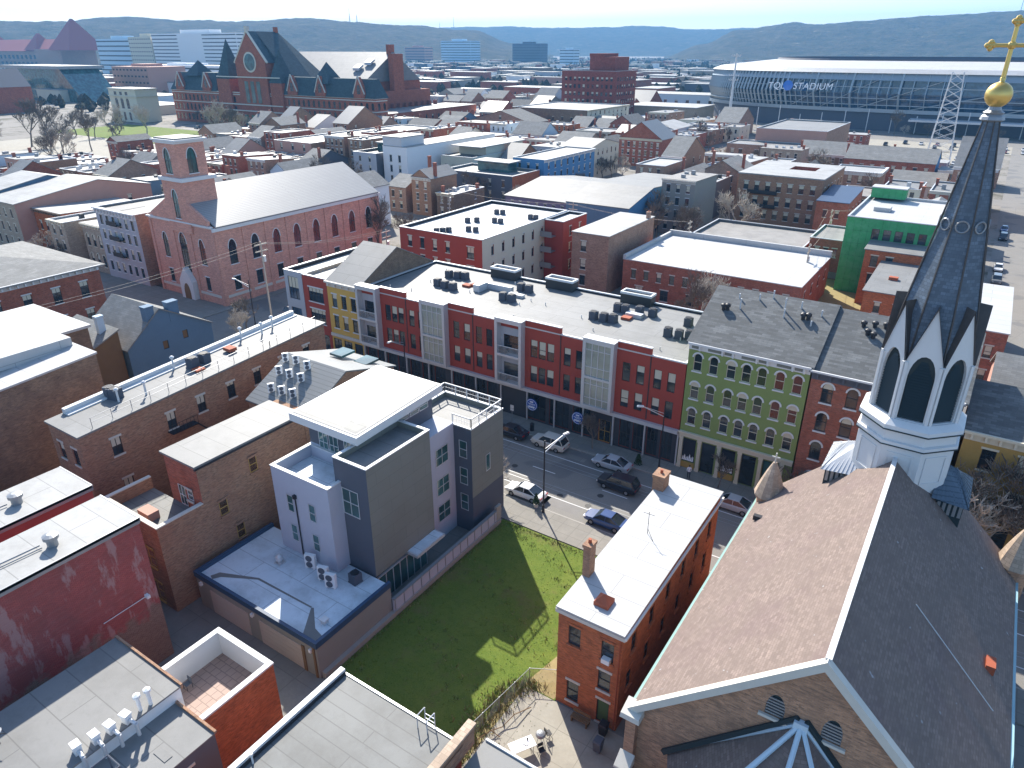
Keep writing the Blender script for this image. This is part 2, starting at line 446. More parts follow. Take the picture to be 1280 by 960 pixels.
def win_mesh(style, w, h, fm, tm, gm, far, bars, blind):
    key = (style, round(w, 2), round(h, 2), fm, tm, gm, far, bars, blind)
    if key in WC: return WC[key]
    o = outline(style, w, h); fr = .07 if w < 1.6 else .09
    b = MB(); i = inset(o, fr); n = len(o); D = .09
    for k in range(n):                                            # frame ring set in the reveal
        k2 = (k + 1) % n
        b.face([(o[k][0], D, o[k][1]), (o[k2][0], D, o[k2][1]), (i[k2][0], D, i[k2][1]), (i[k][0], D, i[k][1])], 0)
        b.face([(i[k][0], D, i[k][1]), (i[k2][0], D, i[k2][1]), (i[k2][0], D + .05, i[k2][1]), (i[k][0], D + .05, i[k][1])], 0)
    y0 = D - .01; y1 = D + .04
    if bars >= 1 and style != 'none': b.box(-w / 2 + fr, w / 2 - fr, y0, y1, h * .5 - .035, h * .5 + .035, 0)
    if bars >= 2:
        nb = 1 if bars == 2 else bars - 1
        for k in range(nb):
            x = -w / 2 + w * (k + 1) / (nb + 1); b.box(x - .03, x + .03, y0 + .002, y1 - .002, fr, h * (.97 if style == 'rect' else .86) - fr, 0)
    if tm:
        b.box(-w / 2 - .1, w / 2 + .1, -.1, .02, -.16, -.002, 1)           # sill
        if style == 'rect': b.box(-w / 2 - .12, w / 2 + .12, -.05, .02, h + .002, h + .2, 1)
        else:                                                      # hood mould round the arch
            hw = .17 if style == 'round' else .13
            q = inset(o, -hw)
            top = [k for k in range(n) if o[k][1] > h * (.62 if style == 'round' else .3)]
            for a_, c_ in zip(top[:-1], top[1:]):
                P = lambda v, y: (v[0], y, v[1])
                b.face([P(o[a_], -.08), P(q[a_], -.08), P(q[c_], -.08), P(o[c_], -.08)][::-1], 1)
                b.face([P(q[a_], -.08), P(q[a_], 0), P(q[c_], 0), P(q[c_], -.08)][::-1], 1)
                b.face([P(o[a_], 0), P(o[a_], -.08), P(o[c_], -.08), P(o[c_], 0)][::-1], 1)
    def pane(mb, mi, mj):
        mb.poly(i, [], lambda u, z: (u, D + .03, z), mi)
        if blind and mj is not None:
            zb = h * (1 - blind); yy = D + .022
            pts = [(x, max(z, zb)) for x, z in i if z >= zb - 1e-6]
            xs = [x for x, z in i]
            pts = [(min(xs), zb), (max(xs), zb)] + [p for p in i[2:] if p[1] > zb]
            mb.poly(pts, [], lambda u, z: (u, yy, z), mj)
    mats = [fm, tm or fm]
    if far:
        pane(b, 2, 3); WC[key] = (b.mesh('window', mats + [gm, 'blind']), None)
    else:
        p = MB(); pane(p, 0, 1)
        WC[key] = (b.mesh('window', mats), p.mesh('pane', [gm, 'blind']))
    return WC[key]
SIDE = dict(S=(0,), E=(90,), N=(180,), W=(-90,))
class Bld:
    def __init__(s, name, label, x0, x1, y0, y1, h, wall, cat='building', group=None, far=None, z=0, fm='dark_frame', tm='stone_trim', gm='glass'):
        s.w = x1 - x0; s.d = y1 - y0; s.h = h; s.wall = wall; s.c = ((x0 + x1) / 2, (y0 + y1) / 2)
        s.root = empty(name, label, cat, (s.c[0], s.c[1], z), 0, group)
        dist = math.hypot(s.c[0], s.c[1]); s.far = dist > 105 if far is None else far
        s.fm, s.tm, s.gm = fm, tm, gm; s.ops = {'S': [], 'E': [], 'N': [], 'W': []}
        OCC.append((x0, x1, y0, y1))
    def frame(s, side):
        a, d = s.w / 2, s.d / 2
        O, u, n = {'S': ((-a, -d), (1, 0), (0, 1)), 'E': ((a, -d), (0, 1), (-1, 0)), 'N': ((a, d), (-1, 0), (0, -1)), 'W': ((-a, d), (0, -1), (1, 0))}[side]
        return O, u, n
    def add(s, side, u, z, w, h, style='rect', bars=1, **k): s.ops[side].append((u, z, w, h, style, bars, k))
    def grid(s, side, n, zs, w=.95, h=1.75, style='rect', m=.9, bars=1, u0=None, u1=None, skip=0, **k):
        L = s.w if side in 'SN' else s.d
        u0 = m if u0 is None else u0; u1 = L - m if u1 is None else u1
        for z in zs:
            for i in range(n):
                if skip and rnd.random() < skip: continue
                s.add(side, u0 + (u1 - u0) * (i + .5) / n, z, w, h, style, bars, **k)
    def walls(s, kind='flat', hr=None, h2=None, par=.0, ridge=.5, mats=None, bottom=0):
        s.kind, s.hr, s.h2, s.ridge = kind, hr, h2, ridge
        b = MB(); w, d, h = s.w, s.d, s.h
        tops = {'S': [(w, h), (0, h)], 'E': [(d, h), (0, h)], 'N': [(w, h), (0, h)], 'W': [(d, h), (0, h)]}
        if kind == 'shed': tops = {'S': [(w, h), (0, h)], 'E': [(d, h2), (0, h)], 'N': [(w, h2), (0, h2)], 'W': [(d, h), (0, h2)]}
        if kind == 'gx': tops['E'] = [(d, h2 or h), (d * ridge, hr), (0, h)]; tops['W'] = [(d, h), (d * (1 - ridge), hr), (0, h2 or h)]; tops['N'] = [(w, h2 or h), (0, h2 or h)]
        if kind == 'gy': tops['S'] = [(w, h), (w * ridge, hr), (0, h)]; tops['N'] = [(w, h), (w * (1 - ridge), hr), (0, h)]
        for sd in 'SENW':
            O, u, n = s.frame(sd); L = w if sd in 'SN' else d
            f3 = lambda a, z, O=O, u=u: (O[0] + u[0] * a, O[1] + u[1] * a, z)
            holes = []; dep = .16
            for (uc, z, ww, hh, st, bars, k) in s.ops[sd]:
                ol = [(uc + p, z + q) for p, q in outline(st, ww, hh)]; holes.append(ol)
                for i in range(len(ol)):
                    p, q = ol[i], ol[(i + 1) % len(ol)]
                    P = f3(*p); Q = f3(*q); I = (n[0] * dep, n[1] * dep)
                    b.face([P, Q, (Q[0] + I[0], Q[1] + I[1], Q[2]), (P[0] + I[0], P[1] + I[1], P[2])], k.get('wm', 0) and 0)
            b.poly([(0, bottom), (L, bottom)] + tops[sd], holes, f3, 0 if not mats else mats.get(sd, 0))
        ml = [s.wall] if not mats else [s.wall] + mats['list']
        b.build('wall', ml, s.root)
        for sd in 'SENW':
            O, u, n = s.frame(sd); rz = R(SIDE[sd][0])
            for (uc, z, ww, hh, st, bars, k) in s.ops[sd]:
                bl = k.get('blind', rnd.choice((0, 0, 0, .35, .5, .5, .75)))
                fmesh, pmesh = win_mesh(st, ww, hh, k.get('fm', s.fm), k.get('tm', s.tm), k.get('gm', s.gm), s.far, bars, bl)
                o = link(k.get('name', 'window'), fmesh, s.root, (O[0] + u[0] * uc, O[1] + u[1] * uc, z), rz)
                if pmesh: link('pane', pmesh, o)
        return s
    def roof(s, mat, over=None, th=.16, par=None, cop='pale_metal', parmat=None, oy=None):
        if par is None: par = .45 if over is None else 0
        if over is None: over = .25
        oy = over if oy is None else oy
        w, d, h = s.w / 2, s.d / 2, s.h; b = MB(); k = s.kind
        if k == 'flat' and par > 0:
            zr = h - par; q = .24
            b.box(-w + .01, w - .01, -d + .01, d - .01, zr - .15, zr, 0, False); b.build('roof', mat, s.root)
            c = MB(); e = .05
            def ring(o, i, z0, z1, mi):
                P = lambda r, z: [(-w - r, -d - r, z), (w + r, -d - r, z), (w + r, d + r, z), (-w - r, d + r, z)]
                a, bb, cc, dd = P(o, z0), P(o, z1), P(i, z1), P(i, z0)
                for j in range(4):
                    l = (j + 1) % 4
                    c.face([a[j], a[l], bb[l], bb[j]], mi); c.face([bb[j], bb[l], cc[l], cc[j]], mi)
                    c.face([cc[j], cc[l], dd[l], dd[j]], mi); c.face([dd[j], dd[l], a[l], a[j]], mi)
            ring(e, -q, h - .1, h + .06, 0); ring(-.02, -q + .02, zr + .002, h - .1, 1)
            c.build('parapet', [cop, parmat or mat], s.root)
        elif k == 'flat':
            b.box(-w - over, w + over, -d - over, d + over, h, h + th, 0); b.build('roof', [mat], s.root)
        elif k == 'shed':
            h2 = s.h2; sl = (h2 - h) / (2 * d); o = over
            lo = [(-w - o, -d - o, h - sl * o), (w + o, -d - o, h - sl * o), (w + o, d + o, h2 + sl * o), (-w - o, d + o, h2 + sl * o)]
            b.loft([lo, [(x, y, z + th) for x, y, z in lo]]); b.build('roof', mat, s.root)
        elif k == 'gx':
            y = -d + 2 * d * s.ridge; hb = s.h2 or h
            for ya, ha in ((-d, h), (d, hb)):
                sl = (s.hr - ha) / abs(y - ya); sg = -1 if ya < y else 1
                lo = [(-w - over, ya + sg * over, ha - sl * over), (w + over, ya + sg * over, ha - sl * over), (w + over, y, s.hr), (-w - over, y, s.hr)]
                if sg > 0: lo = lo[::-1]
                b.loft([lo, [(p[0], p[1], p[2] + th) for p in lo]])
            b.build('roof', mat, s.root)
        elif k == 'gy':
            x = -w + 2 * w * s.ridge
            for xa in (-w, w):
                sl = (s.hr - h) / abs(x - xa); sg = -1 if xa < x else 1
                lo = [(xa + sg * over, d + oy, h - sl * over), (xa + sg * over, -d - oy, h - sl * over), (x, -d - oy, s.hr), (x, d + oy, s.hr)]
                if sg > 0: lo = lo[::-1]
                b.loft([lo, [(p[0], p[1], p[2] + th) for p in lo]])
            b.build('roof', mat, s.root)
        return s
    def hip(s, mat, hr, over=.4, th=.15):
        w, d, h = s.w / 2 + over, s.d / 2 + over, s.h; b = MB(); m = min(w, d)
        if w > d: A, B = (-w + m, 0, hr), (w - m, 0, hr)
        else: A, B = (0, -d + m, hr), (0, d - m, hr)
        c = [(-w, -d, h), (w, -d, h), (w, d, h), (-w, d, h)]
        if w > d: F = [[c[0], c[1], B, A], [c[1], c[2], B], [c[2], c[3], A, B], [c[3], c[0], A]]
        else: F = [[c[0], c[1], A], [c[1], c[2], B, A], [c[2], c[3], B], [c[3], c[0], A, B]]
        for f in F: b.face(f)
        b.box(-w, w, -d, d, h - th, h - .003, 0); b.build('roof', mat, s.root); return s
    def cornice(s, mat='stone_trim', sides='S', hh=.7, out=.4, brackets=True, z=None):
        z = s.h if z is None else z; b = MB()
        for sd in sides:
            O, u, n = s.frame(sd); L = s.w if sd in 'SN' else s.d
            def bx(a0, a1, o0, o1, z0, z1):
                p = (O[0] + u[0] * a0 - n[0] * o0, O[1] + u[1] * a0 - n[1] * o0); q = (O[0] + u[0] * a1 - n[0] * o1, O[1] + u[1] * a1 - n[1] * o1)
                b.box(min(p[0], q[0]), max(p[0], q[0]), min(p[1], q[1]), max(p[1], q[1]), z0, z1)
            bx(-.1, L + .1, .003, out, z - .18, z + .07); bx(0, L, .003, .08, z - hh, z - .182)
            if brackets:
                n_ = max(3, int(L / 1.1))
                for i in range(n_):
                    a = L * (i + .5) / n_; bx(a - .1, a + .1, .082, out - .08, z - hh * .8, z - .184)
        b.build('cornice', mat, s.root); return s
    def chimney(s, x, y, z0, z1, a=.7, bdim=.7, mat=None, pots=True):
        """x,y in world coordinates"""
        b = MB(); X = x - s.c[0]; Y = y - s.c[1]
        b.box(X - a / 2, X + a / 2, Y - bdim / 2, Y + bdim / 2, z0, z1 - .25, 0, False)
        b.box(X - a / 2 - .07, X + a / 2 + .07, Y - bdim / 2 - .07, Y + bdim / 2 + .07, z1 - .25, z1, 0)
        if pots: b.tube((X, Y, z1 - .02), (X, Y, z1 + .3), .14, .12, 8, 1)
        b.build('chimney', [mat or s.wall, 'rust_red'], s.root); return s
    def part(s, name, mb, mats): return mb.build(name, mats, s.root)
    def band(s, side, z0, z1, out=.06, mat='stone_trim', name='band', u0=0, u1=None):
        O, u, n = s.frame(side); L = s.w if side in 'SN' else s.d; u1 = L if u1 is None else u1; b = MB()
        p = (O[0] + u[0] * u0 - n[0] * out, O[1] + u[1] * u0 - n[1] * out); q = (O[0] + u[0] * u1 - n[0] * .003, O[1] + u[1] * u1 - n[1] * .003)
        b.box(min(p[0], q[0]), max(p[0], q[0]), min(p[1], q[1]), max(p[1], q[1]), z0, z1); b.build(name, mat, s.root); return s
    def fbox(s, name, side, u0, u1, z0, z1, o0, o1, mat):
        """box part placed on a face: u along it, o outwards"""
        O, u, n = s.frame(side); b = MB()
        p = (O[0] + u[0] * u0 - n[0] * o0, O[1] + u[1] * u0 - n[1] * o0); q = (O[0] + u[0] * u1 - n[0] * o1, O[1] + u[1] * u1 - n[1] * o1)
        b.box(min(p[0], q[0]), max(p[0], q[0]), min(p[1], q[1]), max(p[1], q[1]), z0, z1); return b.build(name, mat, s.root)
OCC = []
# ------------------------------------------------------------------ ground, streets, pavements
def sheet(name, pts, z, mat, label=None):
    b = MB(); b.poly(pts, [], lambda u, v: (u, v, z)); return struct(b.build(name, mat), label)
def rect(x0, x1, y0, y1): return [(x0, y0), (x1, y0), (x1, y1), (x0, y1)]
def slab(name, x0, x1, y0, y1, z, mat, label=None):
    b = MB(); b.box(x0, x1, y0, y1, -.05, z); return struct(b.build(name, mat), label)
b = MB()
RG = [0, 200, 600, 1200, 2500, 5000, 9000, 14000]; NA = 48
for i in range(len(RG) - 1):
    for k in range(NA):
        a0, a1 = 2 * math.pi * k / NA, 2 * math.pi * (k + 1) / NA
        P = lambda r, a: (r * math.cos(a), r * math.sin(a), -.03)
        b.face([P(RG[i], a0), P(RG[i + 1], a0), P(RG[i + 1], a1), P(RG[i], a1)][(1 if i == 0 else 0):])
struct(b.build('ground', 'city_ground'), 'wide flat city ground reaching to the hills')
MY0, MY1 = 53.5, 66.4
sheet('main_street', rect(-420, 70, MY0, MY1), .004, 'asphalt', 'main street crossing between the lawn and the long red block')
sheet('cross_street', rect(-113, -99, MY1, 420), .008, 'asphalt', 'cross street beside the pink church')
sheet('cross_street', rect(-117, -104, -30, MY0), .008, 'asphalt', 'cross street beside the blue gabled house')
sheet('back_street', rect(-420, 70, 150.5, 157), .002, 'asphalt', 'back street behind the long red block')
sheet('park_street', rect(-420, 60, 268, 279), .002, 'asphalt', 'street in front of the turreted hall')
sheet('side_street', rect(-14, 2, 66.4, 470), .012, 'asphalt', 'side street right of the green clad building') if False else None
sheet('side_street', rect(3.5, 15, 88, 470), .012, 'asphalt', 'side street at the far right with the parked van')
sheet('stadium_street', rect(-420, 260, 440, 462), .002, 'asphalt', 'street in front of the stadium')
slab('near_sidewalk', -104, 70, 49.9, MY0, .13, 'sidewalk', 'near sidewalk by the lawn')
slab('far_sidewalk', -99, 70, MY1, 71, .13, 'sidewalk', 'far sidewalk by the long red block')
slab('corner_sidewalk', -150, -113, MY1, 76.5, .13, 'sidewalk', 'sidewalk in front of the pink church')
slab('corner_sidewalk', -160, -117, 49.9, MY0, .13, 'sidewalk', 'sidewalk beyond the blue gabled house')
slab('church_sidewalk', -114.9, -113, 76.5, 125, .126, 'sidewalk', 'sidewalk along the side of the pink church')
slab('kerb_strip', -104, 70, MY0, MY0 + .16, .14, 'concrete', 'near kerb of the main street')
slab('kerb_strip', -99, 70, MY1 - .16, MY1, .14, 'concrete', 'far kerb of the main street')
b = MB()
x = -100.0
while x < 20: b.box(x, x + 3, 60.25, 60.37, .004, .012); x += 9
b.box(-100, 20, 56.1, 56.2, .004, .012); b.box(-100, 20, 63.6, 63.7, .004, .012)
for k in range(10): b.box(-97.5, -94.5, 54.4 + k * 1.2, 55 + k * 1.2, .004, .012)
struct(b.build('road_marking', 'white_trim'), 'worn white lane markings on the main street')
b = MB()
for xx in (57.4, 58.0, 61.9, 62.5): b.box(-110, 30, xx, xx + .07, .004, .011)
struct(b.build('tram_rail', 'grey_metal'), 'thin steel tram rails set in the main street')
rp = random.Random(31)
for k in range(9):
    x0, y0 = rp.uniform(-62, -14), rp.choice((54.6, 57.5, 60.6, 64.2)); sheet('asphalt_patch', rect(x0, x0 + rp.uniform(1.5, 6), y0, y0 + rp.uniform(.7, 1.6)), .0075, 'dark_concrete' if k % 3 else 'alley_concrete', 'patched repair in the main street asphalt')
b = MB()
for k in range(7): x0, y0 = rp.uniform(-60, -16), rp.choice((56.8, 59.2, 62.9)); b.tube((x0, y0, .004), (x0, y0, .014), .36, .36, 18)
struct(b.build('manhole_cover', 'dark_frame'), 'iron manhole covers in the main street')
sheet('block_ground', rect(-103, 12, -20, 49.9), -.005, 'alley_concrete', 'concrete yards of the near block')
slab('lawn', -34.1, -18.2, 25.3, 49.85, .05, 'grass', 'green lawn of the empty lot')
sheet('alley', rect(-50, -24, 20.9, 25.1), .012, 'alley_concrete', 'concrete alley behind the garage')
slab('backyard', -20.7, -10.9, 20, 33.2, .07, 'yard_concrete', 'sunlit concrete yard behind the small brick house')
sheet('dirt_strip', [(-22.3, 22), (-20.72, 22), (-20.72, 33.3), (-18.3, 33.3), (-18.3, 38), (-20, 38), (-21, 33)], .06, 'dry_weed', 'strip of dirt and dry weeds along the wire fence')
sheet('building_lot', rect(-29.6, -14, 121, 157.9), .006, 'dry_weed', 'bare dirt of the building lot beside the green clad building')
sheet('plaza', rect(-440, -300, 122, 215), .01, 'yard_concrete', 'bright paved plaza of the park')
sheet('park_lawn', rect(-470, -300, 216, 266), .01, 'grass', 'park lawn before the turreted hall')
sheet('parking_lot', rect(-70, 40, 405, 440), .006, 'yard_concrete', 'pale parking lot in front of the stadium')
sheet('parking_lot', rect(-52, 0, 330, 398), .006, 'yard_concrete', 'pale parking lot behind the pink panelled block')

# ------------------------------------------------------------------ small red brick house beside the church
B = Bld('brick_house', 'narrow three-storey orange brick house with white roof beside the church', -18.2, -13.3, 33.4, 52.7, 9.0, 'orange_brick', far=False, cat='house', tm='stone_trim')
B.add('S', 1.3, 6.1, .95, 1.75, 'rect', 1, blind=0, tm='orange_brick'); B.add('S', 3.85, 6.1, .95, 1.75, 'rect', 1, blind=0, tm='orange_brick')
B.add('S', 3.75, 3.3, .95, 1.8, 'rect', 1, blind=0); B.add('S', 1.35, .75, .95, 1.9, 'rect', 1, blind=0)
B.add('S', 3.8, .12, .95, 2.2, 'rect', 0, gm='green_door', name='door', tm='stone_trim', blind=0)
for i in range(6): B.add('E', 2 + i * 3.05, 6.0, .85, 1.8, 'rect', 1, tm='orange_brick', blind=0); B.add('E', 1.6 + i * 3.05, 2.9, .85, 1.8, 'rect', 1, tm='orange_brick', blind=0)
B.walls('shed', h2=9.35).roof('clean_membrane', over=.16, th=.14)
B.fbox('eave_board', 'S', -.2, 5.1, 8.62, 8.93, .14, .003, 'stone_trim')
B.fbox('gutter', 'E', -.15, 19.45, 8.78, 8.97, .32, .17, 'white_trim')
B.chimney(-18.05, 37.4, 4, 12.0, .55, .9, 'brown_brick'); B.chimney(-18.0, 50.6, 7, 10.9, 1.0, 1.3, 'brown_brick')
b = MB(); hx, hy = -15.7 - B.c[0], 35.3 - B.c[1]
b.loft([[(hx - .55, hy - .55, 9.1), (hx + .55, hy - .55, 9.1), (hx + .55, hy + .55, 9.1), (hx - .55, hy + .55, 9.1)], [(hx - .55, hy - .55, 9.45), (hx + .55, hy - .55, 9.45), (hx + .55, hy + .55, 9.45), (hx - .55, hy + .55, 9.45)], [(hx - .03, hy - .03, 9.95), (hx + .03, hy - .03, 9.95), (hx + .03, hy + .03, 9.95), (hx - .03, hy + .03, 9.95)]])
b.split('roof_hatch', 'rust_red', B.root)
b = MB(); b.tube((-16.3 - B.c[0], 44 - B.c[1], 9.1), (-16.3 - B.c[0], 44 - B.c[1], 11.4), .025, n=5); b.tube((-16.3 - B.c[0], 44 - B.c[1], 9.8), (-15.5 - B.c[0], 43.3 - B.c[1], 9.3), .02, n=5)
b.tube((-16.8 - B.c[0], 44 - B.c[1], 11.2), (-15.8 - B.c[0], 44 - B.c[1], 11.2), .02, n=5)
B.part('antenna', b, 'black_metal')
B.fbox('air_conditioner', 'S', 3.55, 4.15, 6.12, 6.5, .32, -.08, 'white_plastic')
b = MB(); b.tube((2.3, -9.72, .1), (2.3, -9.72, 8.7), .05, n=6); B.part('downpipe', b, 'rust_red')

# ------------------------------------------------------------------ the big church on the right
CX0, CX1, CY0, CY1, CE, CR = -10.15, 7.75, 29.0, 52.2, 9.0, 17.6
B = Bld('church', 'large slate-roofed brick church with a white belfry and tall dark spire', CX0, CX1, CY0, CY1, CE, 'church_brick', cat='church', far=False, gm='louvre_dark', fm='grey_metal')
cxm = (CX0 + CX1) / 2
for uu in (7.15, 9.9): B.add('S', uu, 12.8, .95, 1.5, 'gothic', 0, tm=None, blind=0)
for i in range(4):
    B.add('W', 3 + i * 5.4, 2.2, 1.6, 5, 'gothic', 2, gm='glass', tm='stone_trim', blind=0); B.add('E', 3 + i * 5.4, 2.2, 1.6, 5, 'gothic', 2, gm='glass', tm='stone_trim', blind=0)
B.walls('gy', hr=CR)
for uu in (7.15, 9.9):
    B.fbox('window_sill', 'S', uu - .75, uu + .75, 12.62, 12.79, .16, .003, 'stone_trim')
    b = MB()
    for k in range(6): b.box(uu - 8.95 - .45, uu - 8.95 + .45, -11.6 + .02, -11.6 + .07, 12.88 + k * .2, 12.98 + k * .2)
    B.part('louvre', b, 'grey_metal')
hw = (CX1 - CX0) / 2; sl = (CR - CE) / hw; th = .2
for sg, nm in ((-1, 'roof'), (1, 'roof')):
    b = MB(); o = .45
    lo = [(sg * (hw + o), 15.2, CE - sl * o), (sg * (hw + o), -11.55, CE - sl * o), (0, -11.55, CR), (0, 15.2, CR)]
    b.loft([lo, [(p[0], p[1], p[2] + th) for p in lo]]); B.part(nm, b, 'church_slate')
b = MB(); b.box(-.15, .15, -11.7, 10.2, CR + .1, CR + .36); B.part('ridge_cap', b, 'white_trim')
b = MB()
for sg in (-1, 1):
    o = .6; y0, y1 = -12.0, -11.56
    A = (sg * (hw + o), CE - sl * o); C_ = (0, CR)
    q = [(A[0], y0, A[1] - .28), (C_[0], y0, C_[1] - .25), (C_[0], y0, C_[1] + .36), (A[0], y0, A[1] + .33)]
    b.loft([q, [(p[0], y1, p[2]) for p in q]])
B.part('bargeboard', b, 'stone_trim')
for sg, mt in ((-1, 'green_copper'), (1, 'teal_gutter')):
    b = MB(); xx = sg * (hw + .62)
    b.box(min(xx, xx - sg * .34), max(xx, xx - sg * .34), -11.3, 14.9, CE - sl * .45 - .12, CE - sl * .45 + .14)
    B.part('gutter', b, mt)
b = MB()                                                   # corner kneelers and stepped buttresses
for sg in (-1, 1):
    xx = sg * (hw + .28)
    b.box(xx - .32, xx + .32, -12.1, -11.3, 0, 8.25, 1)
    b.loft([[(xx - .62, -12.4, 8.25), (xx + .62, -12.4, 8.25), (xx + .62, -11.2, 8.25), (xx - .62, -11.2, 8.25)], [(xx - .58, -12.36, 8.6), (xx + .58, -12.36, 8.6), (xx + .58, -11.25, 8.9), (xx - .58, -11.25, 8.9)]], 0)
    b.box(xx - .36, xx + .36, -12.9, -12.104, 0, 4.6, 1); b.loft([[(xx - .5, -13, 4.6), (xx + .5, -13, 4.6), (xx + .5, -12.104, 4.6), (xx - .5, -12.104, 4.6)], [(xx - .48, -12.98, 4.75), (xx + .48, -12.98, 4.75), (xx + .48, -12.104, 5.3), (xx - .48, -12.104, 5.3)]], 0)
b.split('buttress', ['stone_trim', 'church_brick'], B.root)
b = MB()                                                   # four sided apse against the gable
AX, AY, AZ = -.45, -11.62, 13.2
ring = [(AX + 6.6 * math.cos(R(a)), AY + 6.8 * math.sin(R(a))) for a in (178, 226, 270, 314, 362)]
b.poly(ring, [], lambda u, v: (u, v, 6.2)); b2 = MB()
for i in range(4):
    p, q = ring[i], ring[i + 1]
    b.face([(p[0], p[1], 6.3), (q[0], q[1], 6.3), (AX, AY, AZ)])
    b2.face([(p[0] * .96, p[1] * .97 - .3, 0), (q[0] * .96, q[1] * .97 - .3, 0), (q[0] * .96, q[1] * .97 - .3, 6.25), (p[0] * .96, p[1] * .97 - .3, 6.25)])
B.part('apse_roof', b, 'church_slate'); B.part('apse_wall', b2, 'church_brick')
b = MB()
for p in ring: b.tube((p[0], p[1] - .04, 6.4), (AX, AY - .08, AZ + .08), .17, .13, 6)
b.box(AX - .35, AX + .35, AY - .35, AY, AZ - .3, AZ + .25)
B.part('apse_rib', b, 'pale_blue')
b = MB()                                                   # lead flashing at the foot of the apse roof
for sg in (-1, 1): b.tube((AX + sg * 6.75, AY - .06, 6.35), (AX + sg * .2, AY - .06, AZ + .35), .22, .16, 4)
B.part('flashing', b, 'louvre_dark')
# tower
TX, TY = 0.2, 13.2      # local centre of the octagon
def octa(r, z, rot=22.5, n=8): return [(TX + r * math.cos(R(rot + 45 * k)), TY + r * math.sin(R(rot + 45 * k)), z) for k in range(n)]
c8 = 1 / math.cos(R(22.5))
b = MB(); b.loft([octa(3.05 * c8, 13), octa(3.05 * c8, 18.8)]); B.part('tower_base', b, 'white_trim')
b = MB()
for k in range(8):
    a = R(45 * k); nx, ny = math.cos(a), math.sin(a); tx, ty = -ny, nx
    for z0, z1, u0, u1 in ((16.1, 16.22, -.85, .85), (18.2, 18.32, -.85, .85), (16.22, 18.2, -.85, -.75), (16.22, 18.2, .75, .85)):
        P = lambda u, o, z: (TX + nx * (3.05 + o) + tx * u, TY + ny * (3.05 + o) + ty * u, z)
        q = [P(u0, .003, z0), P(u1, .003, z0), P(u1, .003, z1), P(u0, .003, z1)]
        b.loft([q, [(v[0] + nx * .05, v[1] + ny * .05, v[2]) for v in q]])
B.part('panel_moulding', b, 'white_trim')
b = MB(); b.loft([octa(3.0 * c8, 18.8), octa(3.24 * c8, 18.9), octa(3.24 * c8, 19.15), octa(3.1 * c8, 19.2)]); b.loft([octa(3.05 * c8, 19.2), octa(3.05 * c8, 20.0), octa(3.3 * c8, 20.1), octa(3.3 * c8, 20.4), octa(2.85 * c8, 20.75)]); B.part('cornice', b, 'white_trim')
b = MB(); b.loft([octa(3.28 * c8, 18.84), octa(3.28 * c8, 18.92)]); b.loft([octa(3.34 * c8, 20.02), octa(3.34 * c8, 20.11)]); B.part('lead_line', b, 'louvre_dark')
RB = 2.72
for k in range(8):                                        # belfry faces: pierced by a tall lancet and ending in a steep gablet
    a = R(45 * k); nx, ny = math.cos(a), math.sin(a); tx, ty = -ny, nx; hwf = RB * math.tan(R(22.5))
    op = [(p, q + 20.8) for p, q in outline('gothic', 1.62, 4.75)]
    b = MB(); f3 = lambda u, z, o=0: (TX + nx * (RB + o) + tx * u, TY + ny * (RB + o) + ty * u, z)
    outer = [(-hwf, 20.7), (hwf, 20.7), (hwf, 25.0), (0, 28.8), (-hwf, 25.0)]
    b.poly(outer, [op], f3, 0)
    for i in range(len(op)):
        p, q = op[i], op[(i + 1) % len(op)]
        b.face([f3(*p), f3(*q), f3(q[0], q[1], -.3), f3(p[0], p[1], -.3)], 0)
    for u0, u1 in ((-hwf, -hwf + .2), (hwf - .2, hwf)):
        q = [f3(u0, 20.7, .002), f3(u1, 20.7, .002), f3(u1, 25.0, .002), f3(u0, 25.0, .002)]
        b.loft([q, [(v[0] + nx * .12, v[1] + ny * .12, v[2]) for v in q]], 0)
    bf = B.part('belfry_face', b, 'white_trim')
    b = MB(); b.poly(op, [], lambda u, z: f3(u, z, -.22), 0)
    for j in range(21):
        z = 20.95 + j * .2; lim = .74 if z < 23.8 else .74 * max(0.05, (25.45 - z) / 1.7)
        b.face([f3(-lim, z, -.08), f3(lim, z, -.08), f3(lim, z + .14, -.2), f3(-lim, z + .14, -.2)], 0)
    link('louvre', b.mesh('louvre', ['louvre_dark']), bf)
    b = MB()                                              # dark roof of the gablet running back into the spire
    q0, q1, q2 = (-hwf, 25.0), (0, 28.85), (hwf, 25.0)
    for p, q in ((q0, q1), (q1, q2)):
        A, C_ = f3(p[0], p[1] + .05, .12), f3(q[0], q[1] + .05, .12)
        inn = lambda u, z: (TX + tx * u * .35 + nx * .55, TY + ty * u * .35 + ny * .55, z + .25)
        b.face([A, C_, inn(*q), inn(*p)])
    link('gablet_roof', b.mesh('gablet_roof', ['bronze_dark']), bf)
b = MB(); b.loft([octa(2.5 * c8, 24.8), octa(2.2 * c8, 28), octa(1.36 * c8, 33.2), octa(.42 * c8, 40.1)]); B.part('spire', b, 'spire_slate')
b = MB()
for k in range(8):
    a = R(22.5 + 45 * k); P = lambda r, z: (TX + r * c8 * math.cos(a), TY + r * c8 * math.sin(a), z)
    b.tube(P(2.51, 24.9), P(2.21, 28.03), .07, .07, 5); b.tube(P(2.21, 28.03), P(.43, 40.1), .07, .04, 5)
B.part('spire_rib', b, 'bronze_dark')
b = MB()
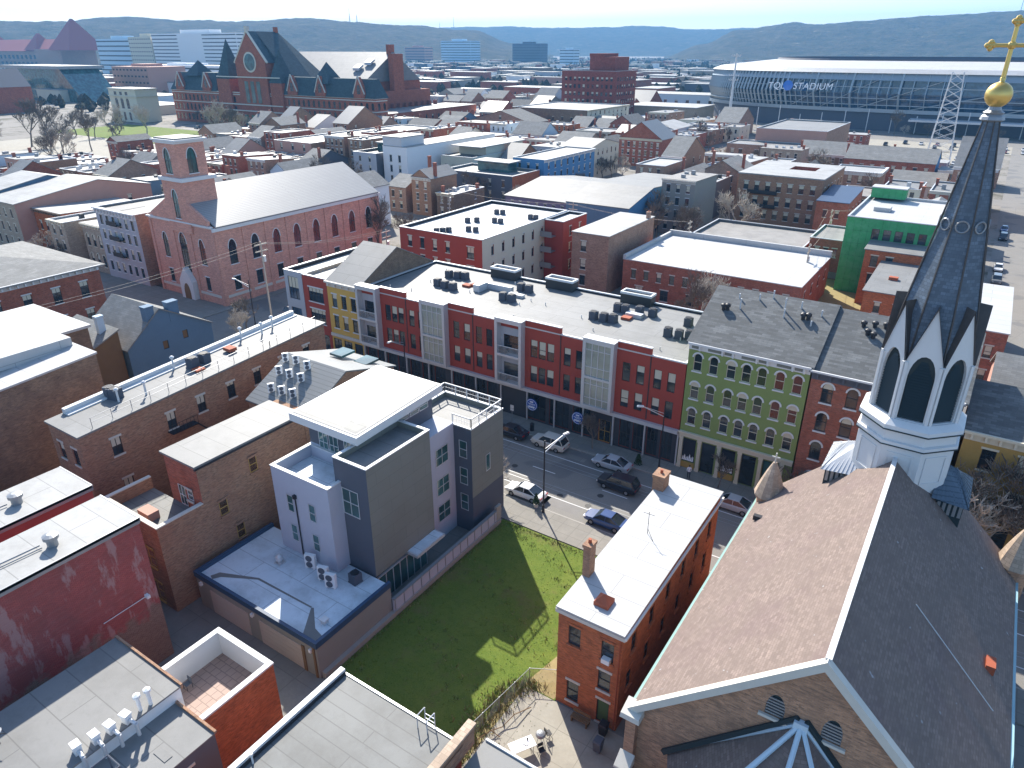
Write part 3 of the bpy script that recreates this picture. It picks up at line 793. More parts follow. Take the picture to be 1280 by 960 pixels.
for k in range(8):
    a = R(45 * k); nx, ny = math.cos(a), math.sin(a); tx, ty = -ny, nx; z0 = 33.9; r = 1.36 - (33.9 - 33.2) * .136
    for j in range(12):
        t0, t1 = 2 * math.pi * j / 12, 2 * math.pi * (j + 1) / 12
        P = lambda t: (TX + nx * (r + .1) + tx * .36 * math.cos(t), TY + ny * (r + .1) + ty * .36 * math.cos(t), z0 + .36 * math.sin(t))
        b.tube(P(t0), P(t1), .055, .055, 5, cap=False)
b.split('oculus', 'grey_metal', B.root)
b = MB(); b.lathe((TX, TY, 40), [(.45, 0), (.68, .12), (.62, .3), (.5, .42), (.58, .52), (.38, .66), (.3, .9)], 10); B.part('spire_cap', b, 'grey_metal')
b = MB(); b.lathe((TX, TY, 41.5), [(.2, -.78)] + [(.72 * math.cos(t * math.pi / 12), .72 * math.sin(t * math.pi / 12)) for t in range(-5, 6)] + [(.12, .74), (.16, .9), (.09, 1.0)], 20); B.part('ball', b, 'gold') if False else link('ball', b.mesh('ball', ['gold'], True), B.root)
b = MB(); z0 = 42.4
b.tube((TX, TY, z0), (TX, TY, z0 + 3.0), .13, .11, 8); b.tube((TX - 1.05, TY, z0 + 1.75), (TX + 1.05, TY, z0 + 1.75), .115, .115, 8)
for p in ((-1.05, 1.75), (1.05, 1.75), (0, 3.0)):
    for dx, dz in ((0, 0), (.17, 0), (-.17, 0), (0, .17), (0, -.17)):
        b.lathe((TX + p[0] + dx, TY, z0 + p[1] + dz), [(.02, -.16), (.13, -.1), (.17, 0), (.13, .1), (.02, .16)], 8)
b.lathe((TX, TY, z0 + 1.75), [(.02, -.25), (.2, -.15), (.26, 0), (.2, .15), (.02, .25)], 8)
B.part('cross', b, 'gold')
for sg in (-1, 1):                                        # louvred dormers with standing-seam hipped roofs at the tower foot
    b = MB(); x0, x1 = (TX - 4.9, TX - 2.6) if sg < 0 else (TX + 2.6, TX + 4.9); y0, y1 = TY - 2.3, TY + 2.6
    b.box(x0 + .3, x1 - .3, y0 + .35, y1 - .3, 12.2, 15.1, 0)
    for j in range(5): b.box(x0 + .4 + j * .34, x0 + .6 + j * .34, y0 + .3, y0 + .352, 14.0, 14.9, 1)
    dm = B.part('dormer', b, ['louvre_dark', 'grey_metal'])
    b = MB(); xo, xi = (x0, x1) if sg < 0 else (x1, x0)
    A = (xo, y0, 15.0); A2 = (xo, y1, 15.0); I = (xi, y0, 15.2); I2 = (xi, y1, 15.2); Rg = (xi, (y0 + y1) / 2, 17.0); Rm = (xo + (xi - xo) * .55, (y0 + y1) / 2, 16.7)
    b.face([A, I, Rg, Rm]); b.face([A, A2, Rm]); b.face([A2, I2, Rg, Rm]); b.face([A, I, I2, A2])
    n_ = 8
    for j in range(n_ + 1):
        t = j / n_
        p = Vector(A).lerp(Vector(I), t); q = Vector(Rm).lerp(Vector(Rg), t); b.tube(p, q, .05, .05, 4)
        p = Vector(A).lerp(Vector(A2), t); b.tube(p, Vector(p).lerp(Vector(Rm), .97 if abs(t - .5) < .1 else .55 + .4 * (1 - 2 * abs(t - .5))), .05, .05, 4)
    link('dormer_roof', b.mesh('dormer_roof', ['pale_metal' if sg < 0 else 'rib_blue']), dm)
for (px, py) in ((-9.7 - B.c[0], 54.4 - B.c[1]), (7.9 - B.c[0], 55.2 - B.c[1])):    # corner pinnacles
    b = MB(); b.lathe((px, py, 0), [(1.0, 0), (1.0, 9.3), (1.15, 9.4), (1.15, 9.7)], 10); pn = B.part('pinnacle', b, 'church_brick')
    b = MB(); b.lathe((px, py, 9.7), [(1.3, 0), (.95, 1.1), (.55, 2.2), (.16, 3.1)], 10); link('pinnacle_roof', b.mesh('pinnacle_roof', ['cone_tile']), pn)
    b = MB(); b.tube((px, py, 12.7), (px, py, 13.7), .08, .06, 6); b.tube((px - .33, py, 13.3), (px + .33, py, 13.3), .07, .07, 6); link('finial', b.mesh('finial', ['stone_trim']), pn)
b = MB(); q = [(-hw, 0), (hw, 0), (hw, CE - .05), (0, CR - .05), (-hw, CE - .05)]; b.loft([[(p, 11.7, z) for p, z in q], [(p, 15.0, z) for p, z in q]]); B.part('front_wall', b, 'church_brick')
b = MB(); b.tube((3.2, -1.2, CR - 3.2 * sl + .35), (8.2, -1.9, CR - 8.2 * sl + .4), .03, n=4); B.part('lightning_wire', b, 'pale_metal')
b = MB(); b.box(-8.6, -7.9, 9.2, 9.6, CR - 8.25 * sl + .1, CR - 8.25 * sl + .5); b.box(7.6, 8.1, 1.0, 2.0, CR - 7.9 * sl + .1, CR - 7.9 * sl + .7, 1); b.split('roof_hook', ['black_metal', 'rust_red'], B.root)

# ------------------------------------------------------------------ modern grey house on the lawn
root = empty('modern_house', 'modern grey flat-roofed house with terraces and garage wing beside the lawn', 'house', (-41, 36, 0))
def mh(name, x0, x1, y0, y1, z0, z1, mat, par=None):
    b = MB(); b.box(x0 + 41, x1 + 41, y0 - 36, y1 - 36, z0, z1); return b.build(name, mat, par or root)
def mwin(x, y, z, w, h, side, bars=2, gm='glass_teal', fm='pale_metal', blind=0, n='window'):
    fmh, pm = win_mesh('rect', w, h, fm, None, gm, False, bars, blind)
    o = link(n, fmh, root, (x + 41, y - 36, z), R(SIDE[side][0])); link('pane', pm, o)
    # proud by the reveal depth so that frame and glass sit on the face
    d = {'S': (0, -.125), 'E': (.125, 0), 'W': (-.125, 0)}[side]; o.location.x += d[0]; o.location.y += d[1]
mh('garage_wing', -49.1, -34.3, 25.1, 33.3, 0, 3.2, 'warm_siding')
b = MB(); b.box(-49.1 + 41 + .02, -34.3 + 41 - .02, 25.12 - 36, 33.28 - 36, 3.2, 3.26); b.build('garage_roof', 'blue_membrane', root)
b = MB()
for x0, x1, y0, y1 in ((-49.2, -34.2, 25.0, 25.28), (-49.2, -48.92, 25.28, 33.3), (-34.48, -34.2, 25.28, 33.3)): b.box(x0 + 41, x1 + 41, y0 - 36, y1 - 36, 3.1, 3.65)
b.build('roof_edge', 'navy_trim', root)
b = MB(); b.poly([(6.2, -10.6), (4.9, -10.6), (3.2, -8.2), (3.4, -8.1), (5.2, -9.6), (6.4, -9.9)], [], lambda u, v: (u, v, 3.265)); b.poly([(-6.9, -10.3), (-6.6, -9.6), (-3.2, -8.2), (3.2, -8.1), (3.2, -8.25), (-3.1, -8.4), (-6, -9.9), (-6.4, -10.5)], [], lambda u, v: (u, v, 3.268)); b.build('puddle_stain', 'dark_concrete', root)
for x0, x1 in ((-47.3, -42.4), (-41.0, -36.0)):
    b = MB(); b.box(x0 + 41, x1 + 41, -10.96, -10.903, .05, 2.45)
    for k in range(1, 5): b.box(x0 + 41, x1 + 41, -10.975, -10.962, .05 + k * .48 - .012, .05 + k * .48 + .012)
    b.build('garage_door', 'peach_door', root)
b = MB(); b.box(6.3, 6.5, -11.0, -10.903, 0, 3.1); b.box(5.0, 5.3, -10.99, -10.903, 0, 2.6); b.build('downpipe', 'brown_wood', root)
b = MB()
for lx in (-41.7, -34.9, -48.4): b.box(lx + 41 - .12, lx + 41 + .12, -11.12, -10.903, 2.5, 2.8)
b.split('wall_lamp', 'white_plastic', root)
# terrace box
def walled(name, x0, x1, y0, y1, z0, zf, zt, mat, fmat, cmat='white_trim', t=.25, parent=None):
    b = MB(); X0, X1, Y0, Y1 = x0 + 41, x1 + 41, y0 - 36, y1 - 36
    b.box(X0, X1, Y0, Y1, z0, zf); 
    for q in ((X0, X1, Y0, Y0 + t), (X0, X1, Y1 - t, Y1), (X0, X0 + t, Y0 + t, Y1 - t), (X1 - t, X1, Y0 + t, Y1 - t)): b.box(*q, zf - .001, zt)
    o = b.build(name, mat, root)
    c = MB(); e = .04
    for q in ((X0 - e, X1 + e, Y0 - e, Y0 + t + e), (X0 - e, X1 + e, Y1 - t - e, Y1 + e), (X0 - e, X0 + t + e, Y0 + t + e, Y1 - t - e), (X1 - t - e, X1 + e, Y0 + t + e, Y1 - t - e)): c.box(*q, zt, zt + .09)
    link('coping', c.mesh('coping', [cmat]), o)
    f = MB(); f.box(X0 + t + .005, X1 - t - .005, Y0 + t + .005, Y1 - t - .005, zf, zf + .03); link('deck', f.mesh('deck', [fmat]), o)
    return o
walled('terrace_block', -46, -39.05, 31.95, 36.5, 3.28, 10.6, 11.7, 'lilac_stucco', 'blue_membrane')
walled('stair_block', -39.7, -36, 33.45, 41.3, 3.2, 13.3, 13.85, 'taupe_siding', 'pale_membrane', 'white_trim', .2)
b = MB(); b.box(1.3, 4.99, -2.56, -2.552, 0, 13.8); b.build('slate_panel', 'slate_siding', root)
walled('rear_tower', -42.6, -35.3, 46.4, 51.7, 0, 11.2, 11.7, 'taupe_siding', 'pale_membrane', 'white_trim', .2)
b = MB(); b.box(-1.6 + 5.2 - 1.2, 5.695, 10.385, 10.397, 0, 11.6); b.build('slate_panel', 'slate_siding', root)
b = MB(); b.box(5.703, 5.72, 10.4, 15.7, 0, 4.1); b.build('slate_panel', 'slate_siding', root)
mh('link_block', -46, -37.4, 36.5, 46.38, 0, 11.9, 'lilac_stucco')
mh('upper_storey', -46, -39.72, 36.52, 46.2, 11.9, 14.3, 'slate_siding')
b = MB(); lo = [(-5.9, -.7, 14.3), (2.3, -.7, 14.3), (2.3, 10.6, 14.75), (-5.9, 10.6, 14.75)]
b.loft([lo, [(p[0], p[1], p[2] + .75) for p in lo]]); b.build('upper_roof', 'white_trim', root)
b = MB(); lo = [(-5.65, -.45, 15.08), (2.05, -.45, 15.08), (2.05, 10.35, 15.51), (-5.65, 10.35, 15.51)]; b.loft([lo, [(p[0], p[1], p[2] + .02) for p in lo]]); b.build('roof_membrane', 'pale_membrane', root)
b = MB(); b.poly([(.3, -.1), (1.7, -.2), (1.75, 1.1), (1.1, 1.5), (.7, .9), (-.2, 1.3)], [], lambda u, v: (u, v, 15.115 + (v + .45) * .04)); b.build('puddle_stain', 'worn_membrane', root)
for x in (-44.2, -42.9): mwin(x, 36.5, 10.75, 1.15, 3.3, 'S', 2, 'glass_teal')
for x in (-41.2, -40.3): mwin(x, 36.5, 11.1, .85, 2.8, 'S', 2, 'glass_teal')
for k in range(6): mwin(-39.72, 38.2 + k * 1.35, 13.3, 1.25, .95, 'E', 1, 'glass_teal', 'pale_metal')
for x in (-44.0, -41.3):
    for z in (4.6, 7.7): mwin(x, 31.95, z, .8, 1.75, 'S', 1, 'glass_teal')
mwin(-38.1, 33.44, 8.7, 1.9, 2.6, 'S', 2, 'glass_teal')
for z in (2.0, 5.0, 8.3): mwin(-37.4, 44.5, z, 1.9, 1.9, 'E', 2, 'glass_teal')
for z in (2.4, 5.4, 8.4): mwin(-36.3, 46.39, z, .95, 1.9, 'S', 1, 'glass_teal')
mwin(-35.3, 49.0, 6.0, .75, 1.9, 'E', 0, 'glass_teal')
b = MB()                                                   # glass entrance with a flat canopy
for yy in range(8): b.box(4.75, 4.85, -2.2 + yy * .9, -2.12 + yy * .9, 0, 2.7)
b.box(4.7, 4.9, -2.3, 4.3, 2.7, 2.8); en = b.build('entrance', 'pale_metal', root)
b = MB(); b.box(4.78, 4.82, -2.2, 4.2, .1, 2.7); link('pane', b.mesh('pane', ['glass_teal']), en)
b = MB(); b.box(4.5, 6.2, 1.4, 5.3, 3.0, 3.28); cn = b.build('canopy', 'pale_metal', root)
b = MB(); b.box(4.65, 6.05, 1.55, 5.15, 3.28, 3.31); link('canopy_roof', b.mesh('canopy_roof', ['blue_membrane']), cn)
b = MB()                                                   # glazed railing round the rear terrace
for x0, y0, x1, y1 in ((-1.5, 10.55, -1.5, 15.55), (-1.5, 15.55, 5.6, 15.55), (5.6, 15.55, 5.6, 10.55), (5.6, 10.55, 3.4, 10.55)):
    n_ = max(1, int(math.hypot(x1 - x0, y1 - y0) / 1.2))
    for k in range(n_ + 1):
        t = k / n_; X, Y = x0 + (x1 - x0) * t, y0 + (y1 - y0) * t; b.box(X - .04, X + .04, Y - .04, Y + .04, 11.79, 12.8)
    for z in (12.75, 12.3): b.tube((x0, y0, z), (x1, y1, z), .07 if z > 12.5 else .02, n=4)
    for k in range(n_ * 7):
        t = (k + .5) / (n_ * 7); X, Y = x0 + (x1 - x0) * t, y0 + (y1 - y0) * t; b.tube((X, Y, 11.8), (X, Y, 12.75), .012, n=3, cap=False)
b.build('terrace_rail', 'white_trim', root)
b = MB(); b.tube((-2.2, -4.15, 3.4), (-2.2, -4.15, 9.4), .06, n=6); b.box(-2.35, -2.05, -4.3, -4.06, 9.4, 9.75); b.build('downpipe', 'black_metal', root)
# boundary wall along the lawn
w = empty('lot_wall', 'pale panelled boundary wall between modern house and lawn', 'wall', (-34, 41, 0))
b = MB(); b.box(-.22, -.04, -7.7, 7.6, .55, 1.75); b.build('panel', 'lilac_stucco', w)
b = MB(); b.box(-.3, .1, -15.7, 8.2, 0, .55); b.box(-.28, .0, 7.6, 8.4, .55, 2.2); b.build('footing', 'concrete', w)
b = MB()
for k in range(14): b.box(-.037, .0, -7.6 + k * 1.14, -7.54 + k * 1.14, .56, 1.75)
b.box(-.3, .04, -7.7, 7.6, 1.75, 1.82); b.build('batten', 'grey_metal', w)

# ------------------------------------------------------------------ left foreground buildings
B = Bld('party_wall_building', 'tall building with scarred red painted side wall and white roof', -51.1, -46.1, 0, 20.4, 13, 'scarred_red', far=False)
B.grid('N', 2, [1, 4.5, 8], skip=0); B.walls('flat').roof('white_membrane', over=.12, th=.2)
b = MB(); b.box(2.5, 2.62, -10.2, 10.25, 12.75, 13.22); b.box(-2.62, 2.5, 10.22, 10.34, 12.75, 13.22); B.part('roof_edge', b, 'grey_metal')
b = MB()
for (x_, y_) in ((.7, 5.2),): b.lathe((x_, y_, 13.2), [(.35, 0), (.35, .55), (.5, .6), (.5, .85), (.2, .95)], 12)
b.tube((.2, 4.6, 13.35), (-.3, -3, 13.35), .05, n=5); b.tube((.5, 4.6, 13.3), (0, -3, 13.3), .04, n=5); b.box(-.5, .2, -3.6, -2.9, 13.2, 13.6); b.box(-.3, .1, .4, .8, 13.2, 13.5)
B.part('roof_fan', b, 'grey_metal')
b = MB(); b.box(2.502, 2.9, 9.2, 9.45, 6.5, 6.75); b.tube((2.6, 9.3, 6.6), (2.6, 6, 6.5), .03, n=4); B.part('flood_lamp', b, 'white_plastic')
B = Bld('red_flat_building', 'lower red painted building with white roof and single roof fan', -59, -54.2, 0, 21.2, 12.4, 'painted_red', far=False)
B.walls('flat').roof('white_membrane', over=.12, th=.2)
b = MB(); b.box(2.4, 2.52, -10.6, 10.65, 12.15, 12.62); b.box(-2.52, 2.4, 10.62, 10.74, 12.15, 12.62); B.part('roof_edge', b, 'grey_metal')
b = MB(); b.lathe((.2, 6.2, 12.6), [(.38, 0), (.38, .5), (.52, .55), (.52, .8), (.2, .9)], 12); b.tube((0, 5.6, 12.75), (-.4, 1, 12.75), .05, n=5); b.box(-.9, -.2, 4.2, 4.8, 12.6, 12.9); B.part('roof_fan', b, 'grey_metal')

B = Bld('terraced_brick_building', 'brown brick building with a sunken roof terrace beside the garage wing', -58, -50, 23.3, 39, 12.3, 'brown_brick', far=False)
B.root.location = (-54, 31.15, 0)
b = MB(); y0 = 23.3 - 31.15
def bxl(mb, x0, x1, ya, yb, z0, z1, mi=0): mb.box(x0 + 54, x1 + 54, ya - 31.15, yb - 31.15, z0, z1, mi)
bxl(b, -58, -50, 23.3, 27.6, 0, 7.5)
for q in ((-58, -50, 23.3, 23.6), (-58, -57.7, 23.6, 27.6), (-50.3, -50, 23.6, 27.6)): bxl(b, *q, 7.49, 8.7)
B.part('terrace_wall', b, 'brown_brick')
b = MB()
for q in ((-58.05, -49.95, 23.25, 23.65), (-58.05, -57.65, 23.65, 27.6), (-50.35, -49.95, 23.65, 27.6)): bxl(b, *q, 8.7, 8.8)
B.part('coping', b, 'stone_trim')
b = MB(); bxl(b, -57.69, -50.31, 23.61, 27.59, 7.5, 7.54); B.part('terrace_deck', b, 'worn_membrane')
b = MB(); bxl(b, -54.6, -53, 24.3, 25.3, 7.54, 8.3); B.part('hatch', b, 'salmon_paint')
b = MB(); bxl(b, -54.6, -50, 27.6, 40, 0, 12.3); bxl(b, -54.604, -49.996, 27.594, 27.6, 7.5, 12.3, 1); B.part('wall', b, ['brown_brick', 'red_brick'])
b = MB(); bxl(b, -54.8, -49.85, 27.4, 39.2, 12.3, 12.5); B.part('roof', b, 'pale_membrane')
b = MB(); bxl(b, -49.996, -49.8, 27.4, 39.2, 12.12, 12.298); B.part('gutter', b, 'black_metal')
for (yy, zz) in ((29.4, 6.6), (33.0, 9.2), (30.6, 3.4), (35.5, 6.2)):
    f_, p_ = win_mesh('rect', .85, 1.5, 'ochre_paint', 'brown_brick', 'glass', False, 1, 0); o = link('window', f_, B.root, (4.12, yy - 31.15, zz), R(90)); link('pane', p_, o)
f_, p_ = win_mesh('rect', 1.0, 2.1, 'white_trim', None, 'glass', False, 2, 0); o = link('terrace_door', f_, B.root, (1.2, 27.6 - 31.15 - .13, 7.56), 0); link('pane', p_, o)
f_, p_ = win_mesh('rect', .8, 1.1, 'white_trim', 'stone_trim', 'glass', False, 1, 0); o = link('window', f_, B.root, (2.4, 27.6 - 31.15 - .13, 8.5), 0); link('pane', p_, o)
for zz in (.6, 4.2):
    f_, p_ = win_mesh('rect', .95, 1.9, 'ochre_paint', 'ochre_paint', 'glass', False, 1, 0); o = link('window', f_, B.root, (2.2, 23.3 - 31.15 - .12, zz), 0); link('pane', p_, o)

B = Bld('gabled_dark_roof_building', 'building with grey ribbed hip roof and cluster of condensers behind modern house', -58.2, -49.9, 39.2, 52, 11.6, 'brown_brick', far=False)
B.walls('gx', hr=14.6, ridge=.45, h2=12.6).roof('rib_grey', over=.2, th=.16)
b = MB(); b.box(-1.5, .3, 2.6, 4.6, 14.0, 14.25); b.box(1.2, 3.0, 3.4, 5.4, 13.4, 13.65); b.split('skylight', 'glass_teal', B.root)

B = Bld('long_brick_building', 'long brown brick walk-up with railed white roof and fire escape', -67.4, -62, 24.4, 53.4, 12.9, 'brown_brick', far=False, fm='black_metal')
for (u, z) in ((3.0, 9.8), (3.2, 5.4), (3.2, 1.6), (8.6, 10.0), (8.6, 6.1), (8.8, 2.2), (12, 10.4), (12, 6.5), (12, 2.6), (15.6, 10.5), (15.6, 6.4), (19, 10.8), (19, 6.8), (22.5, 11), (22.5, 7), (26, 11.2), (26, 7)): B.add('E', u, z, .95, 1.75, 'rect', 2, blind=.5 if u < 13 else .2)
for u in (1.5, 3.9): B.add('S', u, 9.6, .9, 1.7); B.add('S', u, 5.6, .9, 2.2); B.add('S', u, 1.6, .9, 2.2)
B.walls('shed', h2=14.6).roof('pale_membrane', over=.18, th=.18)
b = MB()
for k in range(15):
    yy = -13 + k * 1.9; zz = 13.1 + (yy + 14.5) / 29 * 1.7; b.tube((2.4, yy, zz), (2.4, yy, zz + 1.0), .03, n=5)
for h_ in (.55, 1.0): b.tube((2.4, -13, 13.1 + .09 + h_), (2.4, 13.6, 13.1 + 1.65 + h_), .025, n=5)
B.part('roof_rail', b, 'grey_metal')
b = MB(); b.loft([[(-2.75, -13, 13.1), (-2.25, -13, 13.1), (-2.25, -13, 13.7), (-2.75, -13, 13.7)], [(-2.75, 14.4, 14.7), (-2.25, 14.4, 14.7), (-2.25, 14.4, 15.3), (-2.75, 14.4, 15.3)]]); b.loft([[(-2.2, -13, 13.1), (-1.7, -13, 13.1), (-1.7, -13, 13.3), (-2.2, -13, 13.3)], [(-2.2, 14.4, 14.7), (-1.7, 14.4, 14.7), (-1.7, 14.4, 14.9), (-2.2, 14.4, 14.9)]]); b.split('raised_kerb', 'white_trim', B.root)
b = MB(); b.box(-.9, .3, 3.3, 4.2, 14.3, 14.65); b.box(.2, 1.2, -1.4, -.4, 13.9, 14.1); b.split('roof_hatch', 'rust_red', B.root)
b = MB()
for (x_, y_) in ((-1.9, -2), (-2.0, 6.5), (-1.5, 10.5), (-.2, -9), (.8, -6.8), (-1, 8.6)):
    zz = 13 + (y_ + 14.5) / 29 * 1.7; b.tube((x_, y_, zz), (x_, y_, zz + 1.3), .1, n=7); b.lathe((x_, y_, zz + 1.3), [(.2, 0), (.24, .12), (.1, .25)], 8)
b.split('vent_pipe', 'white_trim', B.root)
b = MB()
for z_, y0, y1 in ((9.9, -6.6, -3.8), (5.9, -6.6, -3.8)):
    b.box(2.72, 3.7, y0, y1, z_ - .08, z_)
    for k in range(8): b.tube((3.68, y0 + (y1 - y0) * k / 7, z_), (3.68, y0 + (y1 - y0) * k / 7, z_ + .95), .02, n=4)
    b.tube((3.68, y0, z_ + .95), (3.68, y1, z_ + .95), .03, n=4)
b.tube((3.4, -3.8, 9.9), (3.4, -.6, 6.1), .07, n=4); b.tube((3.0, -3.8, 9.9), (3.0, -.6, 6.1), .07, n=4); b.box(2.72, 3.7, -.9, 1.2, 5.9, 5.98)
b.split('fire_escape', 'black_metal', B.root)
b = MB(); b.tube((2.5, 6.8, 15), (2.9, 6.8, 4), .05, n=5); B.part('downpipe', b, 'black_metal')

B = Bld('dark_brick_building', 'blank dark brick party wall building with bright white roof', -84, -73.9, 12, 33, 13.8, 'dark_brick', far=False)
B.walls('shed', h2=15.2).roof('clean_membrane', over=.12, th=.2)
b = MB(); b.box(-5, 1.2, -2, 10.2, 15.0, 16.3); B.part('raised_roof', b, 'clean_membrane')
b = MB()
for k in range(14): b.tube((-2.4 + rnd.random() * 3.5, -6 + rnd.random() * 4, 14.4), (-2.6 + rnd.random() * 4, -6 + rnd.random() * 4, 16.2 + rnd.random()), .045, n=4)
for k in range(5): b.box(-2.4 + k * .8, -1.8 + k * .8, -6 + (k % 3), -5.4 + (k % 3), 14.3, 15.1)
B.part('antenna_frame', b, 'grey_metal')
b = MB(); b.box(-3.6, -1.6, -4.2, -2.8, 14.6, 15.2); b.split('roof_hatch', 'rust_red', B.root)
B = Bld('white_roof_building', 'white flat-roofed building behind the dark brick party wall', -97, -84.2, 18, 37.5, 14.6, 'dark_brick', far=False)
B.walls('flat').roof('clean_membrane', over=.3, th=.3)
B = Bld('dark_brick_building', 'dark brick rear wing left of the red flat building', -74, -62.5, 2, 18, 8, 'dark_brick', far=False); B.grid('E', 4, [4.2], skip=0); B.walls('flat').roof('worn_membrane')

B = Bld('blue_gabled_house', 'blue grey painted gabled house with two chimneys near the cross street', -101, -90, 44.2, 56.8, 8.0, 'blue_paint', far=False, cat='house', tm=None, gm='brown_wood')
B.add('E', 5.3, 6.4, .8, 1.2, 'rect', 0, blind=0); B.add('E', 8.4, 7.0, .8, 1.2, 'rect', 0, blind=0)
B.walls('gx', hr=12.2, ridge=.42).roof('pale_shingle', over=.25, th=.18)
B.chimney(-90.5, 48.2, 10, 12.9, 1.1, 1.2, pots=False); B.chimney(-90.5, 51.6, 10, 12.7, 1.1, 1.5, pots=False)
B = Bld('timber_lean_to', 'weathered brown lean-to house left of blue gabled house', -101, -91, 35, 44, 7.0, 'brown_wood', far=False, cat='house', gm='glass_teal', tm=None)
B.add('E', 3.2, .2, 1.8, 2.3, 'rect', 0, blind=0); B.walls('shed', h2=10.6).roof('pale_shingle', over=.2, th=.18)
B.chimney(-95.5, 41.5, 8, 11.5, 1.0, .8, 'blue_paint', pots=False); B.chimney(-93, 43.0, 8, 12.6, .7, .9, 'pale_blue', pots=False)
B = Bld('school_building', 'long red brick school with pale hipped roof and white lintels', -150, -123, 22, 59, 11, 'red_brick', far=False, tm='white_trim')
B.grid('E', 8, [1.4, 6.2], 1.35, 2.6, bars=2, m=.8, blind=.3)
B.walls('flat').hip('pale_shingle', 13.8, .9).cornice('white_trim', 'E', .9, .8)

# bottom edge roofs
B = Bld('courtyard_brick_building', 'orange brick building with white-walled terracotta roof terrace by the alley', -39.3, -33.4, 6, 20.8, 5.9, 'orange_brick', far=False)
B.walls('flat', mats={'N': 1, 'list': ['concrete']})
b = MB(); t = .32; X0, X1, Y0, Y1 = -2.94, 2.94, -7.39, 7.39
for q in ((X0, X1, Y1 - t, Y1), (X0, X0 + t, Y0, Y1 - t), (X1 - t, X1, Y0, Y1 - t)): b.box(*q, 3.9, 5.87)
for q in ((X0 - .06, X1 + .06, Y1 - t - .03, Y1 + .06), (X0 - .06, X0 + t + .03, Y0, Y1 - t - .03), (X1 - t - .03, X1 + .06, Y0, Y1 - t - .03)): b.box(*q, 5.87, 6.02)
B.part('parapet', b, 'white_trim')
b = MB(); b.box(X0 + t, X1 - t, Y0, Y1 - t, 3.9, 4.0); B.part('terrace_floor', b, 'terracotta_deck')
B = Bld('grey_roof_building', 'low grey-roofed building with row of white box units, bottom left corner', -42.5, -35.3, 0, 15.4, 7.6, 'white_paint', far=False)
B.walls('flat').roof('pale_membrane', over=.1, th=.12)
b = MB(); b.box(-3.7, 3.72, 7.7, 7.85, 7.5, 7.85); B.part('tile_coping', b, 'brown_brick'); 
B = Bld('low_grey_roof_building', 'lowest grey roof beside the terracotta terrace, bottom left corner', -35.25, -31.4, 2, 14.9, 6.6, 'slate_siding', far=False)
B.add('E', 10.6, 4.2, 1.3, 1.4, 'rect', 1); B.walls('flat').roof('grey_membrane', over=.08, th=.1)
b = MB(); b.box(-1.9, 2.05, 6.4, 6.56, 6.7, 6.86); B.part('tile_coping', b, 'brown_brick')
b = MB(); b.box(.2, 1.3, 3.6, 4.1, 6.7, 6.74); B.part('roof_patch', b, 'pale_membrane')
B = Bld('foreground_flat_roof', 'building seen as a weathered grey roof at the bottom centre', -28, -18.3, 2, 22.2, 7.0, 'red_brick', far=False)
B.walls('flat').roof('worn_membrane', over=.1, th=.1)
b = MB(); b.box(-4.98, -4.6, -10, 10.15, 6.9, 7.5); B.part('parapet', b, 'white_trim')
b = MB(); b.box(-4.6, -4.5, -10, 10.1, 7.1, 7.3); B.part('flashing', b, 'black_metal')
b = MB(); b.box(4.55, 4.95, -10, 11.3, 6.0, 7.55, 0); b.box(4.48, 5.05, -10, 11.4, 7.55, 7.72, 1); B.part('party_parapet', b, ['brown_brick', 'cone_tile'])
b = MB()
b.box(-4.6, 4.5, 10.05, 10.2, 7.1, 7.16); B.part('drip_edge', b, 'pale_metal')
b = MB()
for x_ in (2.0, 2.75): b.tube((x_, 10.3, 4), (x_, 10.3, 8.1), .035, n=5); b.tube((x_, 10.3, 8.1), (x_, 9.6, 8.1), .035, n=5); b.tube((x_, 9.6, 8.1), (x_, 9.6, 7.1), .035, n=5)
for k in range(10): b.tube((2.0, 10.3, 4.2 + k * .38), (2.75, 10.3, 4.2 + k * .38), .025, n=5)
B.part('roof_ladder', b, 'pale_metal')
b = MB(); b.lathe((-4.3, 2.6, 7.1), [(.06, 0), (.06, .6), (.1, .62), (.1, .8)], 8); b.split('vent_pipe', 'white_trim', B.root)
B = Bld('foreground_lean_to', 'lower grey roof next to tiled parapet at the bottom centre', -17.7, -11.2, 2, 23.9, 5.9, 'red_brick', far=False)
B.walls('flat').roof('grey_membrane', over=.1, th=.1)
b = MB(); b.box(-3.3, 3.35, 10.95, 11.1, 5.9, 6.12); B.part('drip_edge', b, 'white_trim')
# ------------------------------------------------------------------ far side of the street: the long red block
LX0, LY0, LY1 = -72.4, 69.7, 87.0
B = Bld('apartment_block', 'long red apartment block with shops below and grey framed bays', LX0, -23.3, LY0, LY1, 12.9, 'red_panel', far=False, tm=None, fm='dark_frame')
ZA, ZB = 9.0, 5.65
def shopwin(x0, x1, n, z0=.35, z1=4.0):
    for i in range(n):
        wd_ = (x1 - x0) / n; B.add('S', x0 - LX0 + wd_ * (i + .5), z0, wd_ - .35, z1 - z0, 'rect', 3, gm='glass', blind=0, name='shop_window')
RED = [(-68.4, -60.6), (-56.2, -48.3), (-44.1, -35.7), (-31.5, -23.3)]
for (x0, x1), kind in zip(RED, ('A', 'B', 'A', 'B')):
    mid = x0 + (x1 - x0) * .6 if kind == 'A' else x0 + (x1 - x0) * .5
    for z, h_ in ((ZA, 2.35), (ZB, 2.2)):
        if kind == 'A':
            for k in range(3): B.add('S', x0 + 1.25 + k * 1.2 - LX0, z, 1.0, h_, 'rect', 1)
        else:
            for k in range(2): B.add('S', x0 + 1.2 + k * 1.75 - LX0, z, 1.0, h_, 'rect', 1)
        for k in range(2): B.add('S', mid + .95 + k * 1.65 - LX0, z, .95, h_, 'rect', 1)
